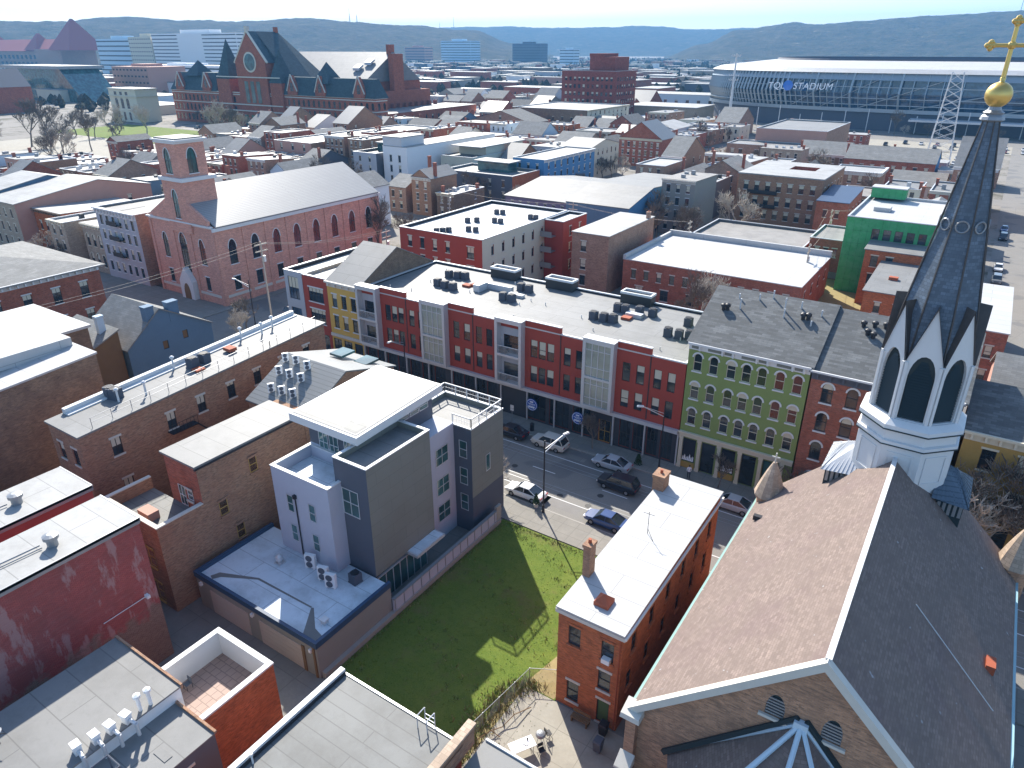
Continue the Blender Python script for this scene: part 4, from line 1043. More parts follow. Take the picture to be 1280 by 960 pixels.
for x0, x1, n in ((-72, -64, 4), (-63.7, -57, 3), (-56, -48.3, 4), (-44, -40.8, 1), (-40.6, -37.4, 1), (-37.2, -34.4, 1), (-30.8, -23.8, 4)): shopwin(x0, x1, n)
B.add('S', -32.6 - LX0, .15, 1.6, 3.0, 'rect', 2, fm='ochre_paint', name='shop_door', blind=0)
B.grid('N', 10, [1.5, 5.6, 9], skip=0); B.walls('flat').roof('pale_membrane', par=.32, cop='pale_metal', parmat='black_metal')
for (x0, x1), kind in zip(RED, ('A', 'B', 'A', 'B')):     # raised front panels over part of each red bay
    mid = x0 + (x1 - x0) * .6 if kind == 'A' else x0 + (x1 - x0) * .5
    b = MB(); X0, X1 = x0 - B.c[0], mid - B.c[0]; y = -B.d / 2
    b.box(X0, X1, y - .06, y + .3, 12.98, 13.7, 0); b.box(X0 - .05, X1 + .05, y - .12, y + .36, 13.7, 13.8, 1)
    B.part('parapet_panel', b, ['red_panel', 'pale_metal'])
    b = MB(); b.box(X1 - .06, X1 + .06, y - .05, y - .003, 4.9, 12.85); B.part('joint', b, 'dark_frame')
def framed(x0, x1, kind):
    X0, X1 = x0 - B.c[0], x1 - B.c[0]; y = -B.d / 2; o = .95; zb, zt = 4.7, 13.55
    b = MB(); t = .38
    b.box(X0, X0 + t, y - o, y + .35, zb, zt, 0); b.box(X1 - t, X1, y - o, y + .35, zb, zt, 0)
    b.box(X0 + t, X1 - t, y - o, y + .35, zt - .5, zt, 0); b.box(X0 + t, X1 - t, y - o, y - .003, zb, zb + .35, 0); b.box(X0 + t, X1 - t, y - o + .003, y - .003, 8.55, 8.85, 0)
    b.box(X0 - .06, X1 + .06, y - o - .06, y + .42, zt, zt + .1, 1)
    f = B.part('bay_frame', b, ['pale_metal', 'white_trim'])
    if kind == 'glass':
        for z0, z1 in ((5.06, 8.54), (8.86, 13.04)):
            g = MB(); g.box(X0 + t, X1 - t, y - o + .2, y - .003, z0, z1); link('pane', g.mesh('pane', ['glass_bay']), f)
            m = MB(); n = 4
            for k in range(1, n): xx = X0 + t + (X1 - X0 - 2 * t) * k / n; m.box(xx - .05, xx + .05, y - o + .12, y - o + .197, z0, z1)
            for k in range(1, 3): zz = z0 + (z1 - z0) * (.28 if k == 1 else .8); m.box(X0 + t, X1 - t, y - o + .13, y - o + .196, zz - .05, zz + .05)
            link('mullion', m.mesh('mullion', ['pale_metal']), f)
    else:
        for z0 in (5.06, 8.86):
            m = MB(); m.box(X0 + t, X1 - t, y - o + .12, y - o + .18, z0 + 1.0, z0 + 1.08)
            n = 18
            for k in range(n + 1): xx = X0 + t + (X1 - X0 - 2 * t) * k / n; m.box(xx - .015, xx + .015, y - o + .13, y - o + .17, z0, z0 + 1)
            link('balcony_rail', m.mesh('balcony_rail', ['white_trim']), f)
            m = MB(); m.box(X0 + t + .005, X1 - t - .005, y - .03, y - .004, z0, z0 + 3.4); link('balcony_wall', m.mesh('balcony_wall', ['grey_paint']), f)
            m = MB(); m.box(X0 + t + .5, X1 - t - .5, y - .06, y - .031, z0, z0 + 2.4); link('balcony_door', m.mesh('balcony_door', ['glass']), f)
            m = MB(); m.box(X0 + t + .25, X0 + t + 1.2, y - .8, y - .3, z0, z0 + .75); link('balcony_chair', m.mesh('balcony_chair', ['black_metal']), f)
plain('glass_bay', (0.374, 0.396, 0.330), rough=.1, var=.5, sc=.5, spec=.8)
framed(-72.4, -68.5, 'balcony'); framed(-60.5, -56.3, 'glass'); framed(-48.2, -44.2, 'balcony'); framed(-35.6, -31.6, 'glass')
B.fbox('shop_canopy', 'S', 0, 49.1, 4.25, 4.68, .5, .003, 'pale_metal')
b = MB(); y = -B.d / 2
for x_ in [-72.3 + k * 4.08 for k in range(13)]: b.box(x_ - B.c[0], x_ - B.c[0] + .16, y - .3, y - .1, 0, 4.25)
B.part('canopy_post', b, 'pale_metal')
b = MB(); b.poly([(0, 0), (B.w, 0), (B.w, 4.24), (0, 4.24)], [[(o_[0] + p, o_[1] + q) for p, q in outline('rect', o_[2] + .01, o_[3] + .01)] for o_ in B.ops['S'] if o_[1] < 1], lambda u, z: (u - B.w / 2, y - .035, z)); B.part('shop_surround', b, 'shop_dark')
for px in (-58.2, -48.5, -36.6):
    b = MB(); X, Y = px - B.c[0], 86.3 - B.c[1]; b.box(X - 2.2, X + 2.2, Y - .9, Y + .8, 12.5, 13.9, 0)
    for q in ((-2.25, 2.25, -.95, -.7), (-2.25, 2.25, .6, .85), (-2.25, -2, -.7, .6), (2, 2.25, -.7, .6)): b.box(X + q[0], X + q[1], Y + q[2], Y + q[3], 13.9, 14.2, 1)
    B.part('roof_box', b, ['dark_frame', 'white_trim'])
b = MB()
for (x_, y_) in ((-60.5, 79.6), (-35.2, 79.8), (-59.6, 80.3)): b.box(x_ - .6 - B.c[0], x_ + .6 - B.c[0], y_ - .5 - B.c[1], y_ + .5 - B.c[1], 12.58, 12.9)
b.split('roof_hatch', 'rust_red', B.root)
b = MB(); b.box(-58.4 - B.c[0], -53.4 - B.c[0], 80.4 - B.c[1], 81.1 - B.c[1], 12.58, 13.4); b.box(-58.4 - B.c[0], -57.4 - B.c[0], 78.2 - B.c[1], 80.4 - B.c[1], 12.58, 13.6); b.box(-35.8 - B.c[0], -33.6 - B.c[0], 80.6 - B.c[1], 81.6 - B.c[1], 12.58, 13.1); b.box(-53.1 - B.c[0], -50.8 - B.c[0], 79.2 - B.c[1], 80 - B.c[1], 12.58, 13.0)
b.split('roof_duct', 'pale_metal', B.root)
b = MB()
for k in range(16):
    x_, y_ = rnd.uniform(-70, -25) - B.c[0], rnd.uniform(72, 85) - B.c[1]; b.tube((x_, y_, 12.5), (x_, y_, 13.0), .06, n=6)
b.split('vent_pipe', 'white_trim', B.root)
for (sx, nm) in ((-42.7, 'far'), (-36.0, 'near')):
    s_ = empty('round_sign', 'round blue shop sign with white script, ' + ('left' if sx < -40 else 'right') + ' of the two on the red block', 'sign', (sx, 69.05, 2.7), 0, 'round blue shop signs')
    b = MB(); b.tube((0, 0, 0), (0, .12, 0), .82, .82, 28); b.build('sign_disc', 'sign_blue' , s_)
    b = MB(); n = 20
    for r0, r1 in ((.70, .76),):
        for k in range(28):
            a0, a1 = 2 * math.pi * k / 28, 2 * math.pi * (k + 1) / 28
            b.face([(r0 * math.cos(a0), -.008, r0 * math.sin(a0)), (r1 * math.cos(a0), -.008, r1 * math.sin(a0)), (r1 * math.cos(a1), -.008, r1 * math.sin(a1)), (r0 * math.cos(a1), -.008, r0 * math.sin(a1))])
    for zc, w_, h_ in ((.4, .5, .2), (.12, 1.1, .09), (-.32, .95, .26), (-.02, .7, .05)):
        for k in range(10):
            x0 = -w_ / 2 + w_ * k / 10; dz = .05 * math.sin(k * 1.9 + zc * 9)
            b.box(x0, x0 + w_ / 13, -.02, -.009, zc - h_ / 2 + dz, zc + h_ / 2 + dz * .5)
    b.build('script', 'sign_white', s_)

# yellow, red and grey neighbours at the left end
B = Bld('yellow_rowhouse', 'yellow painted building with grey gabled roof at the red block end', -79.1, -72.5, 69.6, 86.5, 12.9, 'yellow_paint', far=False, tm='white_trim')
B.grid('S', 3, [5.7, 9.0], 1.0, 2.0, m=.4); shop = [B.add('S', 1.1 + k * 2.2, .3, 1.7, 3.6, 'rect', 2, tm=None, name='shop_window', blind=0) for k in range(3)]
B.walls('gx', hr=17, ridge=.5, mats={'E': 1, 'list': ['dark_brick']}).roof('pale_membrane', over=.12, th=.12).cornice('stone_trim', 'S', .8, .45).band('S', 4.3, 4.75, .2, 'stone_trim', 'shop_fascia')
B = Bld('red_rowhouse', 'narrow red rowhouse between the yellow and the grey corner buildings', -84.5, -79.2, 69.7, 86, 13.0, 'red_panel', far=False, tm='white_trim')
for z in (5.6, 9.0): B.add('S', 2.7, z, 3.2, 2.2, 'rect', 4, blind=.3)
B.add('S', 2.6, .3, 4, 3.6, 'rect', 3, tm=None, name='shop_window', blind=0); B.walls('flat').roof('white_membrane', par=.5)
B = Bld('grey_corner_building', 'grey corner building with one tall window at the cross street', -88.6, -84.6, 69.7, 87, 13.1, 'grey_paint', far=False, tm=None)
B.add('S', 1.9, 8.6, 2.3, 3.6, 'rect', 3, gm='glass_blue', blind=.5); B.add('S', 1.9, 4.8, 2.3, 2.4, 'rect', 3, gm='glass_blue'); B.add('S', 2.0, .3, 2.6, 3.4, 'rect', 2, name='shop_window', blind=0)
B.walls('flat').roof('white_membrane', par=.6, parmat='black_metal')

# green and red arched buildings
B = Bld('green_building', 'four-storey olive green building with white arched window hoods and arcade', -23.2, -10.7, 69.72, 87, 15.6, 'green_paint', far=False, tm='white_trim', fm='cream_paint')
gx = [1.1, 2.85, 4.75, 6.35, 7.95, 9.75, 11.5]
for z in (5.75, 8.95, 12.3):
    for u in gx: B.add('S', u, z, .95, 2.05, 'round', 1, blind=rnd.choice((0, 0, 0, .3)))
for i, u in enumerate((1.25, 3.5, 5.75, 8.0, 10.3)): B.add('S', u, .9 if i % 2 == 0 else .15, 1.55, 3.0 if i % 2 == 0 else 3.75, 'rect', 0, tm=None, fm='dark_frame', gm='glass' if i != 4 else 'glass_teal', blind=0, name='shop_window')
B.walls('gx', hr=19.4, ridge=.5).roof('grey_shingle', over=.3, th=.16)
b = MB(); y = -B.d / 2; a = B.w / 2
b.box(-a, a, y - .12, y - .003, 14.75, 15.35, 0); b.box(-a - .05, a + .05, y - .45, y - .003, 15.35, 15.6, 0)
for k in range(7):
    x0 = -a + .15 + k * (B.w / 7); ww = (1.2 if k % 2 == 0 else 2.1) * .75
    b.box(x0 + .15, x0 + ww, y - .135, y - .121, 14.9, 15.2, 1)
    b.box(x0 + ww + .1, x0 + ww + .28, y - .36, y - .121, 14.78, 15.34, 0)
B.part('cornice', b, ['white_trim', 'taupe_siding'])
b = MB(); b.box(-a, a, y - .3, y - .003, 4.2, 4.75); b.box(-a - .04, a + .04, y - .42, y - .301, 4.6, 4.8)
for u in (.15, 2.3, 4.55, 6.85, 9.1, 11.3): b.box(-a + u, -a + u + .38, y - .28, y - .003, 0, 4.2); b.box(-a + u - .06, -a + u + .44, y - .34, y - .281, 3.9, 4.19); b.box(-a + u - .06, -a + u + .44, y - .34, y - .281, 0, .5)
B.part('arcade', b, 'cream_paint')
b = MB()
for u in (1.25, 5.75, 10.3): b.box(-a + u - .85, -a + u + .85, y - .1, y - .003, .15, .88)
b.split('stall_riser', 'ochre_paint', B.root)
for u in (1.25, 5.75):                                     # window posters: white peaks on dark
    b = MB(); b.box(-a + u - .7, -a + u + .7, y + .02, y + .06, 1.0, 3.6, 0)
    for k in range(7):
        x0 = -a + u - .68 + k * .194; hh = (.55, .75, .5, .62, .9, .6, .7)[k]; b.face([(x0, y + .015, 1.05), (x0 + .194, y + .015, 1.05), (x0 + .19, y + .015, 1.05 + hh * .8), (x0 + .1, y + .015, 1.05 + hh)], 1)
    B.part('window_poster', b, ['dark_cloth', 'sign_white'])
b = MB()
for (x_, y_, q) in ((-3, -3.0, 1.1), (-1.5, -1.2, .6), (-3.6, -1.5, .5), (1.5, -2.2, 1.4), (1.7, -3.1, .9), (3, -1.4, .7), (4.6, -3.6, .5), (-.2, -.6, .8), (5.2, -2, .6)):
    z0 = 15.8 + (y_ + 8.64) / 8.64 * 3.8; b.tube((x_, y_, z0 - .2), (x_, y_, z0 + q), .09, n=6)
b.split('vent_pipe', 'pale_metal', B.root)
B.part('roof_turbine', (lambda m: [m.lathe((x_, y_, 15.8 + (y_ + 8.64) / 8.64 * 3.8), [(.2, -.1), (.2, .25), (.32, .35), (.3, .6), (.1, .72)], 9) for x_, y_ in ((-4.6, -3.6), (-4.2, -3.5), (3.6, -2.9), (4.1, -2.8))] and m)(MB()), 'black_metal')
B = Bld('arched_brick_building', 'red brick building with pale arched window hoods right of green building', -10.55, 2.5, 69.75, 87, 15.3, 'red_brick', far=False, tm='white_trim', fm='dark_frame')
for z in (2.0, 5.6, 8.9, 12.1):
    for k in range(5): B.add('S', 1.7 + k * 2.3, z, 1.05, 2.1, 'round', 1, blind=rnd.choice((0, 0, .3)))
B.walls('gx', hr=19.1, ridge=.5).roof('grey_shingle', over=.3, th=.16).cornice('slate_siding', 'S', .9, .5)
B.fbox('gutter', 'S', -.1, 13.1, 15.3, 15.48, .62, .46, 'white_trim')
b = MB()
for (x_, y_) in ((-3, -3), (-2.4, -3.3), (-2.6, -1.8), (-1.6, -1.7), (-.4, -2.6), (-3.6, -2.0)):
    z0 = 15.5 + (y_ + 8.6) / 8.6 * 3.7; b.lathe((x_, y_, z0), [(.2, -.2), (.2, .25), (.32, .35), (.3, .6), (.1, .7)], 9)
b.split('roof_turbine', 'black_metal', B.root)
# ochre building behind bare trees at the right edge
B = Bld('ochre_building', 'ochre painted building with pale lintels behind tangled bare trees', 3.2, 30, 70.2, 82, 12.6, 'ochre_paint', far=False, tm='cream_paint')
B.grid('S', 9, [1.4, 5.2, 9.0], 1.15, 2.1, m=.8); B.walls('gx', hr=15.2, ridge=.5).roof('grey_shingle', over=.3, th=.16).cornice('cream_paint', 'S', .9, .45).band('S', 4.2, 4.6, .12, 'stone_trim')
B = Bld('pale_shingle_house', 'house with pale grey shingled roof behind the ochre building', 5, 24, 83, 98, 9.6, 'salmon_paint', far=False); B.grid('S', 5, [1.5, 5]); B.grid('W', 4, [1.5, 5.5]); B.walls('gx', hr=13.4).roof('pale_shingle', over=.3)
B = Bld('white_roof_annex', 'white flat-roofed annex right of the spire', 1.2, 6.6, 113, 138, 8.6, 'red_brick', far=False); B.grid('E', 5, [1.2, 4.8], 1.4, 1.9); B.grid('S', 2, [1.2, 4.8]); B.walls('flat').roof('clean_membrane', over=.15)
B = Bld('corniced_brick_building', 'red brick building with white cornice and rooftop condensers, right edge', 17, 45, 150, 176, 12.2, 'red_brick', far=False, tm='white_trim'); B.grid('S', 9, [1.5, 5, 8.4], 1.3, 2.2); B.grid('W', 8, [1.5, 5, 8.4], 1.3, 2.2); B.walls('flat').roof('pale_membrane', par=.4).cornice('white_trim', 'SW', 1.3, .7)
B = Bld('white_banded_mansion', 'tall red brick building with white storey bands at the right edge', 18, 50, 225, 262, 17.5, 'red_brick', far=True, tm='white_trim')
B.grid('S', 8, [2, 6, 10, 14], 1.7, 2.5, bars=2); B.grid('W', 9, [2, 6, 10, 14], 1.7, 2.5, bars=2); B.walls('flat').hip('pale_membrane', 21, .8).cornice('white_trim', 'SW', 1.2, .9)
for sd in 'SW':
    for z in (1.2, 5.2, 9.2, 13.2): B.band(sd, z - .5, z + .4, .12, 'white_trim')

# pink church with tower
PX0, PX1, PY0, PY1 = -134.8, -114.9, 76.3, 119
B = Bld('pink_church', 'pink brick church with a square tower and white ribbed roof', PX0, PX1, PY0, PY1, 15.0, 'pink_brick', cat='church', far=False, tm='white_trim', gm='glass')
for i in range(8): B.add('E', 3.4 + i * 5.1, 7.6, 1.7, 4.6, 'gothic', 2, blind=0); B.add('E', 3.4 + i * 5.1, 2.6, 1.5, 2.6, 'rect', 2, blind=0)
for u in (4.2, 15.6): B.add('S', u, 7.4, 1.6, 4.8, 'gothic', 2, blind=0); B.add('S', u, 2.4, 1.3, 2.6, 'rect', 1, blind=0)
B.add('S', 9.9, 5.2, 2.2, 7.6, 'gothic', 3, blind=0); B.add('S', 9.9, .1, 1.9, 3.4, 'gothic', 2, gm='brown_wood', name='church_door', blind=0)
B.walls('gy', hr=20.4).roof('rib_white', over=.5, th=.25, oy=-.3).cornice('white_trim', 'S', .5, .5, False, 15.0)
B.fbox('cornice', 'E', -.3, 42.9, 14.1, 14.75, .4, .003, 'white_trim')
B.band('S', 1.5, 2.0, .12); B.band('E', 1.5, 2.0, .12)
for u in (0, 6.9, 12.2, 19.2): B.fbox('pilaster', 'S', u, u + .75, 0, 14.2, .16, .003, 'pink_brick')
for u in [0.0, 5.9, 11, 16.1, 21.2, 26.3, 31.4, 36.5, 41.9]: B.fbox('pilaster', 'E', u, u + .75, 0, 14.05, .16, .003, 'pink_brick')
b = MB(); b.loft([[(-2, -22.4, 0), (2, -22.4, 0), (2, -21.36, 0), (-2, -21.36, 0)], [(-2, -22.4, 3.6), (2, -22.4, 3.6), (2, -21.36, 3.6), (-2, -21.36, 3.6)], [(-.1, -22.4, 6.2), (.1, -22.4, 6.2), (.1, -21.36, 6.2), (-.1, -21.36, 6.2)]])
B.part('porch', b, 'white_trim')
b = MB(); b.loft([[(p, -22.44, q + .0) for p, q in outline('gothic', 1.9, 3.2)], [(p, -22.41, q) for p, q in outline('gothic', 1.9, 3.2)]]); B.part('porch_door', b, 'brown_wood')
tw, ty0, tcx = 3.25, -21.72, .8                                       # tower, centred on the front
def tower_face(mb, side, w_, z0, z1, ops, half):
    O, u, n = {'S': ((tcx - half, ty0), (1, 0), (0, 1)), 'E': ((tcx + half, ty0), (0, 1), (-1, 0)), 'N': ((tcx + half, ty0 + 2 * half), (-1, 0), (0, -1)), 'W': ((tcx - half, ty0 + 2 * half), (0, -1), (1, 0))}[side]
    f3 = lambda a, z: (O[0] + u[0] * a, O[1] + u[1] * a, z); holes = []
    for (uc, z, ww, hh, st) in ops:
        ol = [(uc + p, z + q) for p, q in outline(st, ww, hh)]; holes.append(ol)
        for i in range(len(ol)):
            p, q = f3(*ol[i]), f3(*ol[(i + 1) % len(ol)]); mb.face([p, q, (q[0] + n[0] * .2, q[1] + n[1] * .2, q[2]), (p[0] + n[0] * .2, p[1] + n[1] * .2, p[2])])
    mb.poly([(0, z0), (w_, z0), (w_, z1), (0, z1)], holes, f3)
    return O, u, n
b = MB(); wins = []
for sd in 'SENW':
    if sd in 'SW' or True:
        o1 = [(tw, 15.6, 1.6, 5.2, 'gothic')] if sd == 'S' else []
        O, u, n = tower_face(b, sd, 2 * tw, 13, 22.6, o1, tw)
        for o_ in o1: wins.append((sd, O, u, o_))
        O, u, n = tower_face(b, sd, 2 * tw - .7, 22.6, 29.0, [(tw - .35, 23.6, 1.9, 4.4, 'gothic')], tw - .35)
        wins.append((sd, (O[0], O[1] + 0, 0), u, (tw - .35, 23.6, 1.9, 4.4, 'gothic')))
tb = B.part('tower', b, 'pink_brick')
for sd, O, u, (uc, z, ww, hh, st) in wins:
    m_, p_ = win_mesh(st, ww, hh, 'dark_frame', 'white_trim', 'glass_teal', False, 2, 0); o = link('tower_window', m_, tb, (O[0] + u[0] * uc, O[1] + u[1] * uc, z), R(SIDE[sd][0])); link('pane', p_, o)
b = MB(); h_ = tw + .35; cy = ty0 + tw
b.box(tcx - h_, tcx + h_, cy - h_, cy + h_, 22.3, 22.95); b.box(tcx - tw + .1, tcx + tw - .1, ty0 - .2, ty0 + 2 * tw - .5, 28.8, 29.2); b.box(tcx - h_, tcx + h_, ty0 - .4, ty0 + 2 * tw - .3, 29.2, 29.5); b.split('tower_cornice', 'white_trim', B.root)
b = MB(); b.box(tcx - tw + .1, tcx + tw - .1, ty0 + .05, ty0 + 2 * tw - .8, 29.5, 29.72); B.part('tower_roof', b, 'grey_membrane')
b = MB()
for sg in (-1, 1):                                         # shoulder walls either side of the tower
    x0, x1 = tcx + sg * tw, tcx + sg * (tw + 5.2); q = [(x0, 15.1), (x1, 15.1), (x1, 15.9), (x0, 18.6)]
    b.loft([[(p, ty0, z) for p, z in q], [(p, ty0 + .5, z) for p, z in q]])
B.part('shoulder_wall', b, 'pink_brick')

# ------------------------------------------------------------------ named buildings of the middle distance
B = Bld('courtyard_apartments', 'cream and red apartment block with black parapets and rooftop condensers', -95, -75.1, 103.6, 135, 12.5, 'red_panel', far=False, tm='stone_trim')
B.grid('S', 4, [2, 5.6, 9], 1.0, 2.0, u0=1, u1=13.4); B.add('S', 17.2, 8.6, 1.6, 2.2, 'rect', 2); B.add('S', 17.2, 5.0, 1.6, 2.2, 'rect', 2); B.grid('E', 8, [2, 5.6, 9], .8, 2.0, m=1.5, blind=.2); B.walls('flat', mats={'E': 1, 'list': ['cream_paint']}).roof('clean_membrane', par=.6, parmat='black_metal')
B = Bld('courtyard_apartments', 'dark red wing with balconies joining the cream apartment block', -75, -70.6, 125.5, 135.5, 12.3, 'red_panel', far=False, tm='stone_trim')
B.grid('E', 2, [2, 5.6, 9], .9, 1.9); B.walls('flat').roof('clean_membrane', par=.5, parmat='black_metal')
b = MB()
for z in (2.9, 6.2, 9.3): b.box(-2.2, .5, -6.8, -5.003, z - .15, z); b.box(-2.2, .5, -6.8, -6.74, z, z + 1)
B.part('balcony', b, 'grey_metal')
B = Bld('grey_brick_building', 'weathered brick block with plain walls right of the cream apartments', -66.6, -58.6, 122, 143.5, 11.5, 'mauve_brick', far=False)
B.add('S', 2.6, 8, 1.2, 2.0); B.add('S', 2.6, 4.4, 1.2, 2.0); B.add('S', 2.6, 1.2, 1.2, 2.0); B.walls('flat').roof('white_membrane', over=.12).chimney(-58.9, 141, 10, 13, .7, .9)
b = MB(); b.box(3.97, 3.995 + .01, -10.76, -8, 0.1, 9) ; B.part('painted_patch', b, 'salmon_paint') if False else None
B = Bld('white_roof_rowhouses', 'dark red terrace of rowhouses under one bright white roof', -56, -23, 123.5, 147, 7.3, 'red_brick', far=False)
B.grid('S', 12, [3.9], .95, 1.7, m=1); B.grid('S', 6, [.4], 1.6, 2.1, m=1, bars=2); B.grid('E', 4, [3.9]); B.walls('flat').roof('clean_membrane', over=.1, th=.15)
b = MB(); b.box(-16.6, 16.6, 11.4, 11.9, 7.45, 8.5); b.box(-16.6, -16.1, -11.8, 11.4, 7.45, 8.2); B.part('parapet', b, 'clean_membrane')
B = Bld('ballast_roof_building', 'low building with worn ballast roof behind the white-roofed terrace', -54, -30, 147.5, 173, 6.4, 'red_brick', far=False); B.walls('flat').roof('gravel_roof', par=.6, parmat='dark_membrane')
B = Bld('low_brick_shop', 'low red brick block with grey roof beside the ballast roof', -29.5, -22.6, 158, 172, 8.2, 'red_brick', far=False); B.grid('S', 3, [4.6]); B.walls('flat').roof('gravel_roof', par=.4)
B = Bld('purple_building', 'long purple building with pale roof behind the courtyard apartments', -112, -78.5, 166, 205, 7.2, 'purple_paint'); B.grid('S', 12, [5.6], .8, .5, bars=0); B.walls('gx', hr=9.6).roof('pale_membrane', over=.4)
B = Bld('blue_wall_building', 'building with tall bright blue side wall beside the purple one', -90, -72.5, 161, 209, 8.6, 'blue_paint'); 
B.walls('gx', hr=11.5, ridge=.3, h2=9.5, mats={'E': 1, 'list': ['bright_blue']}).roof('pale_membrane', over=.1)
B = Bld('lightwell_block', 'brown brick block with a square light well in its white roof', -59, -36.8, 202, 229.5, 13, 'brown_brick'); B.grid('S', 7, [1.6, 5.2, 9], 1.3, 2.2, blind=.4); B.grid('E', 6, [1.6, 5.2, 9]); B.walls('flat')
b = MB(); hole = [(-1, -1), (6, -1), (6, 6), (-1, 6)]; a_, c_ = B.w / 2 + .15, B.d / 2 + .15
b.poly([(-a_, -c_), (a_, -c_), (a_, c_), (-a_, c_)], [hole], lambda u, v: (u, v, 13.3))
for p, q in (((-a_, -c_), (a_, -c_)), ((a_, -c_), (a_, c_)), ((a_, c_), (-a_, c_)), ((-a_, c_), (-a_, -c_))): b.face([(p[0], p[1], 12.98), (q[0], q[1], 12.98), (q[0], q[1], 13.3), (p[0], p[1], 13.3)])
B.part('roof', b, 'white_membrane')
b = MB()
for p, q in zip(hole, hole[1:] + hole[:1]): b.face([(q[0], q[1], 7), (p[0], p[1], 7), (p[0], p[1], 13.3), (q[0], q[1], 13.3)])
b.poly(hole, [], lambda u, v: (u, v, 7)); B.part('light_well', b, 'red_brick')
b = MB()
for z in (4.6, 8.2): b.box(-8, 0, -14.9, -13.8, z, z + .1); b.box(-8, 0, -14.9, -14.85, z, z + 1)
b.split('fire_escape', 'black_metal', B.root)
B = Bld('blue_roof_house', 'small brick house with dark blue roof beside the light well block', -36, -28.5, 193, 212, 9.4, 'red_brick', cat='house'); B.grid('S', 2, [1.6, 5.6]); B.grid('E', 4, [1.6, 5.6]); B.walls('shed', h2=10.5).roof('navy_trim', over=.2)
B = Bld('pink_panelled_block', 'pinkish panelled block with blank walls in front of the stadium', -88, -60, 318, 366, 14, 'salmon_paint'); B.grid('S', 3, [3]); B.walls('flat', mats={'E': 1, 'list': ['mauve_brick']}).roof('pale_membrane', par=.5)
B = Bld('pink_brick_annex', 'low mauve brick annex before the pink panelled block', -95, -67, 303, 317.5, 9, 'mauve_brick', tm='white_trim'); B.grid('S', 8, [1.5, 5.2], 1.4, 1.8, skip=.3); B.walls('flat').roof('pale_membrane', par=.4)
B = Bld('green_clad_building', 'unfinished building sheathed in bright green panels with white roof', -22, -6.8, 150.6, 177, 14.8, 'green_sheathing', far=False, tm=None, fm='black_metal')
B.grid('S', 5, [10.9], 1.35, 2.0, u0=4.4, u1=14.4, blind=0); B.grid('S', 4, [6.6, 2.4], 1.35, 2.0, u0=8, u1=14.4, blind=0); B.walls('flat').roof('clean_membrane', par=.5, parmat='clean_membrane')
b = MB(); b.box(-7.2, -.5, 9.6, 13.1, 14.86, 16.9, 0); b.box(-7.3, -.4, 9.5, 13.2, 16.9, 17.1, 1); b.box(-4.6, -1.6, -3, 0, 14.3, 15.1, 1); b.split('roof_house', ['green_sheathing', 'clean_membrane'], B.root)
B = Bld('brick_house', 'small red brick house with pale stepped roof before green clad building', -16.9, -7.4, 144, 150.4, 10.4, 'orange_brick', far=False, cat='house', tm='cream_paint')
B.grid('S', 2, [4.0, 7.4], 1.2, 2.0, u0=.5, u1=5.5); B.walls('shed', h2=10.7).roof('pale_membrane', over=.25)
B = Bld('brick_house', 'lower brick house with grey lean-to roof by the building lot', -13.6, -3.4, 125.5, 143.8, 8.0, 'orange_brick', far=False, cat='house')
B.grid('S', 3, [1.2, 4.6]); B.grid('W', 3, [4.6]); B.walls('shed', h2=8.6).roof('pale_membrane', over=.3); B.part('roof_hatch', (lambda m: m.box(-2.6, -1.2, -2, -1, 8.2, 8.9) or m)(MB()), 'rust_red')
B = Bld('white_tower_house', 'tall white house with blank side wall, left of centre', -180, -169, 190.5, 243, 13.4, 'white_paint'); B.grid('S', 2, [1.5, 5, 8.4], 1.1, 2.2, m=1.5); B.add('E', 20, 7, .8, 1.2); B.add('E', 24, 3.5, .8, 1.2); B.walls('flat').roof('white_membrane', over=.1)
b = MB(); b.box(-5.4, 3, -26, -14, 13.5, 16.4, 0); b.box(-5.6, 3.2, -26.2, -13.8, 16.4, 16.7, 1); B.part('attic_storey', b, ['pale_metal', 'white_membrane'])
B = Bld('dark_terrace_house', 'dark grey modern house with roof terrace left of the white house', -192, -181, 188, 210, 11, 'slate_siding'); B.grid('S', 2, [1.5, 5, 8]); B.walls('flat', mats={'S': 1, 'list': ['grey_paint']}).roof('dark_membrane', par=.9)
b = MB(); b.box(-4, 3, 0, 8, 10, 13, 0); b.box(-4.5, 3.5, -.5, 8.5, 13, 13.3, 1); b.split('roof_house', ['glass_teal', 'white_membrane'], B.root)
B = Bld('brown_side_building', 'long blank brown side wall building with white roof before the hall', -240, -219, 193, 268, 11.5, 'brown_brick'); B.grid('S', 3, [1.5, 5, 8.4], 1.2, 2.2); B.walls('flat', mats={'S': 1, 'list': ['salmon_paint']}).roof('white_membrane', par=.5)
B = Bld('sky_blue_rowhouse', 'bright sky blue rowhouse with ornate white cornice in the centre', -134, -122, 203, 238, 11.6, 'bright_blue', tm='white_trim'); B.grid('E', 8, [1.5, 5, 8.4], 1, 2, m=1); B.grid('S', 3, [1.5, 5, 8.4]); B.walls('flat').roof('white_membrane', par=.4).cornice('white_trim', 'E', 1.0, .5)
B = Bld('cream_rowhouse', 'cream rowhouse beside the sky blue rowhouse', -137, -124, 238.5, 262, 11.2, 'cream_paint'); B.grid('E', 6, [1.5, 5, 8.4], 1, 2); B.walls('gx', hr=13.5).roof('pale_membrane')
B = Bld('slate_corner_house', 'dark grey house with orange brick sides and glazed roof terrace', -150, -123, 186, 202, 8.6, 'slate_siding'); B.grid('S', 5, [1.5, 5], 1.0, 2.1); B.walls('flat', mats={'E': 1, 'list': ['orange_brick']}).roof('grey_membrane', par=.7)
b = MB(); b.box(-6, 6, 1, 6, 7.9, 10.8, 0); b.box(-7, 7, 0, 7, 10.8, 11.1, 1); b.split('roof_house', ['glass_teal', 'white_membrane'], B.root)
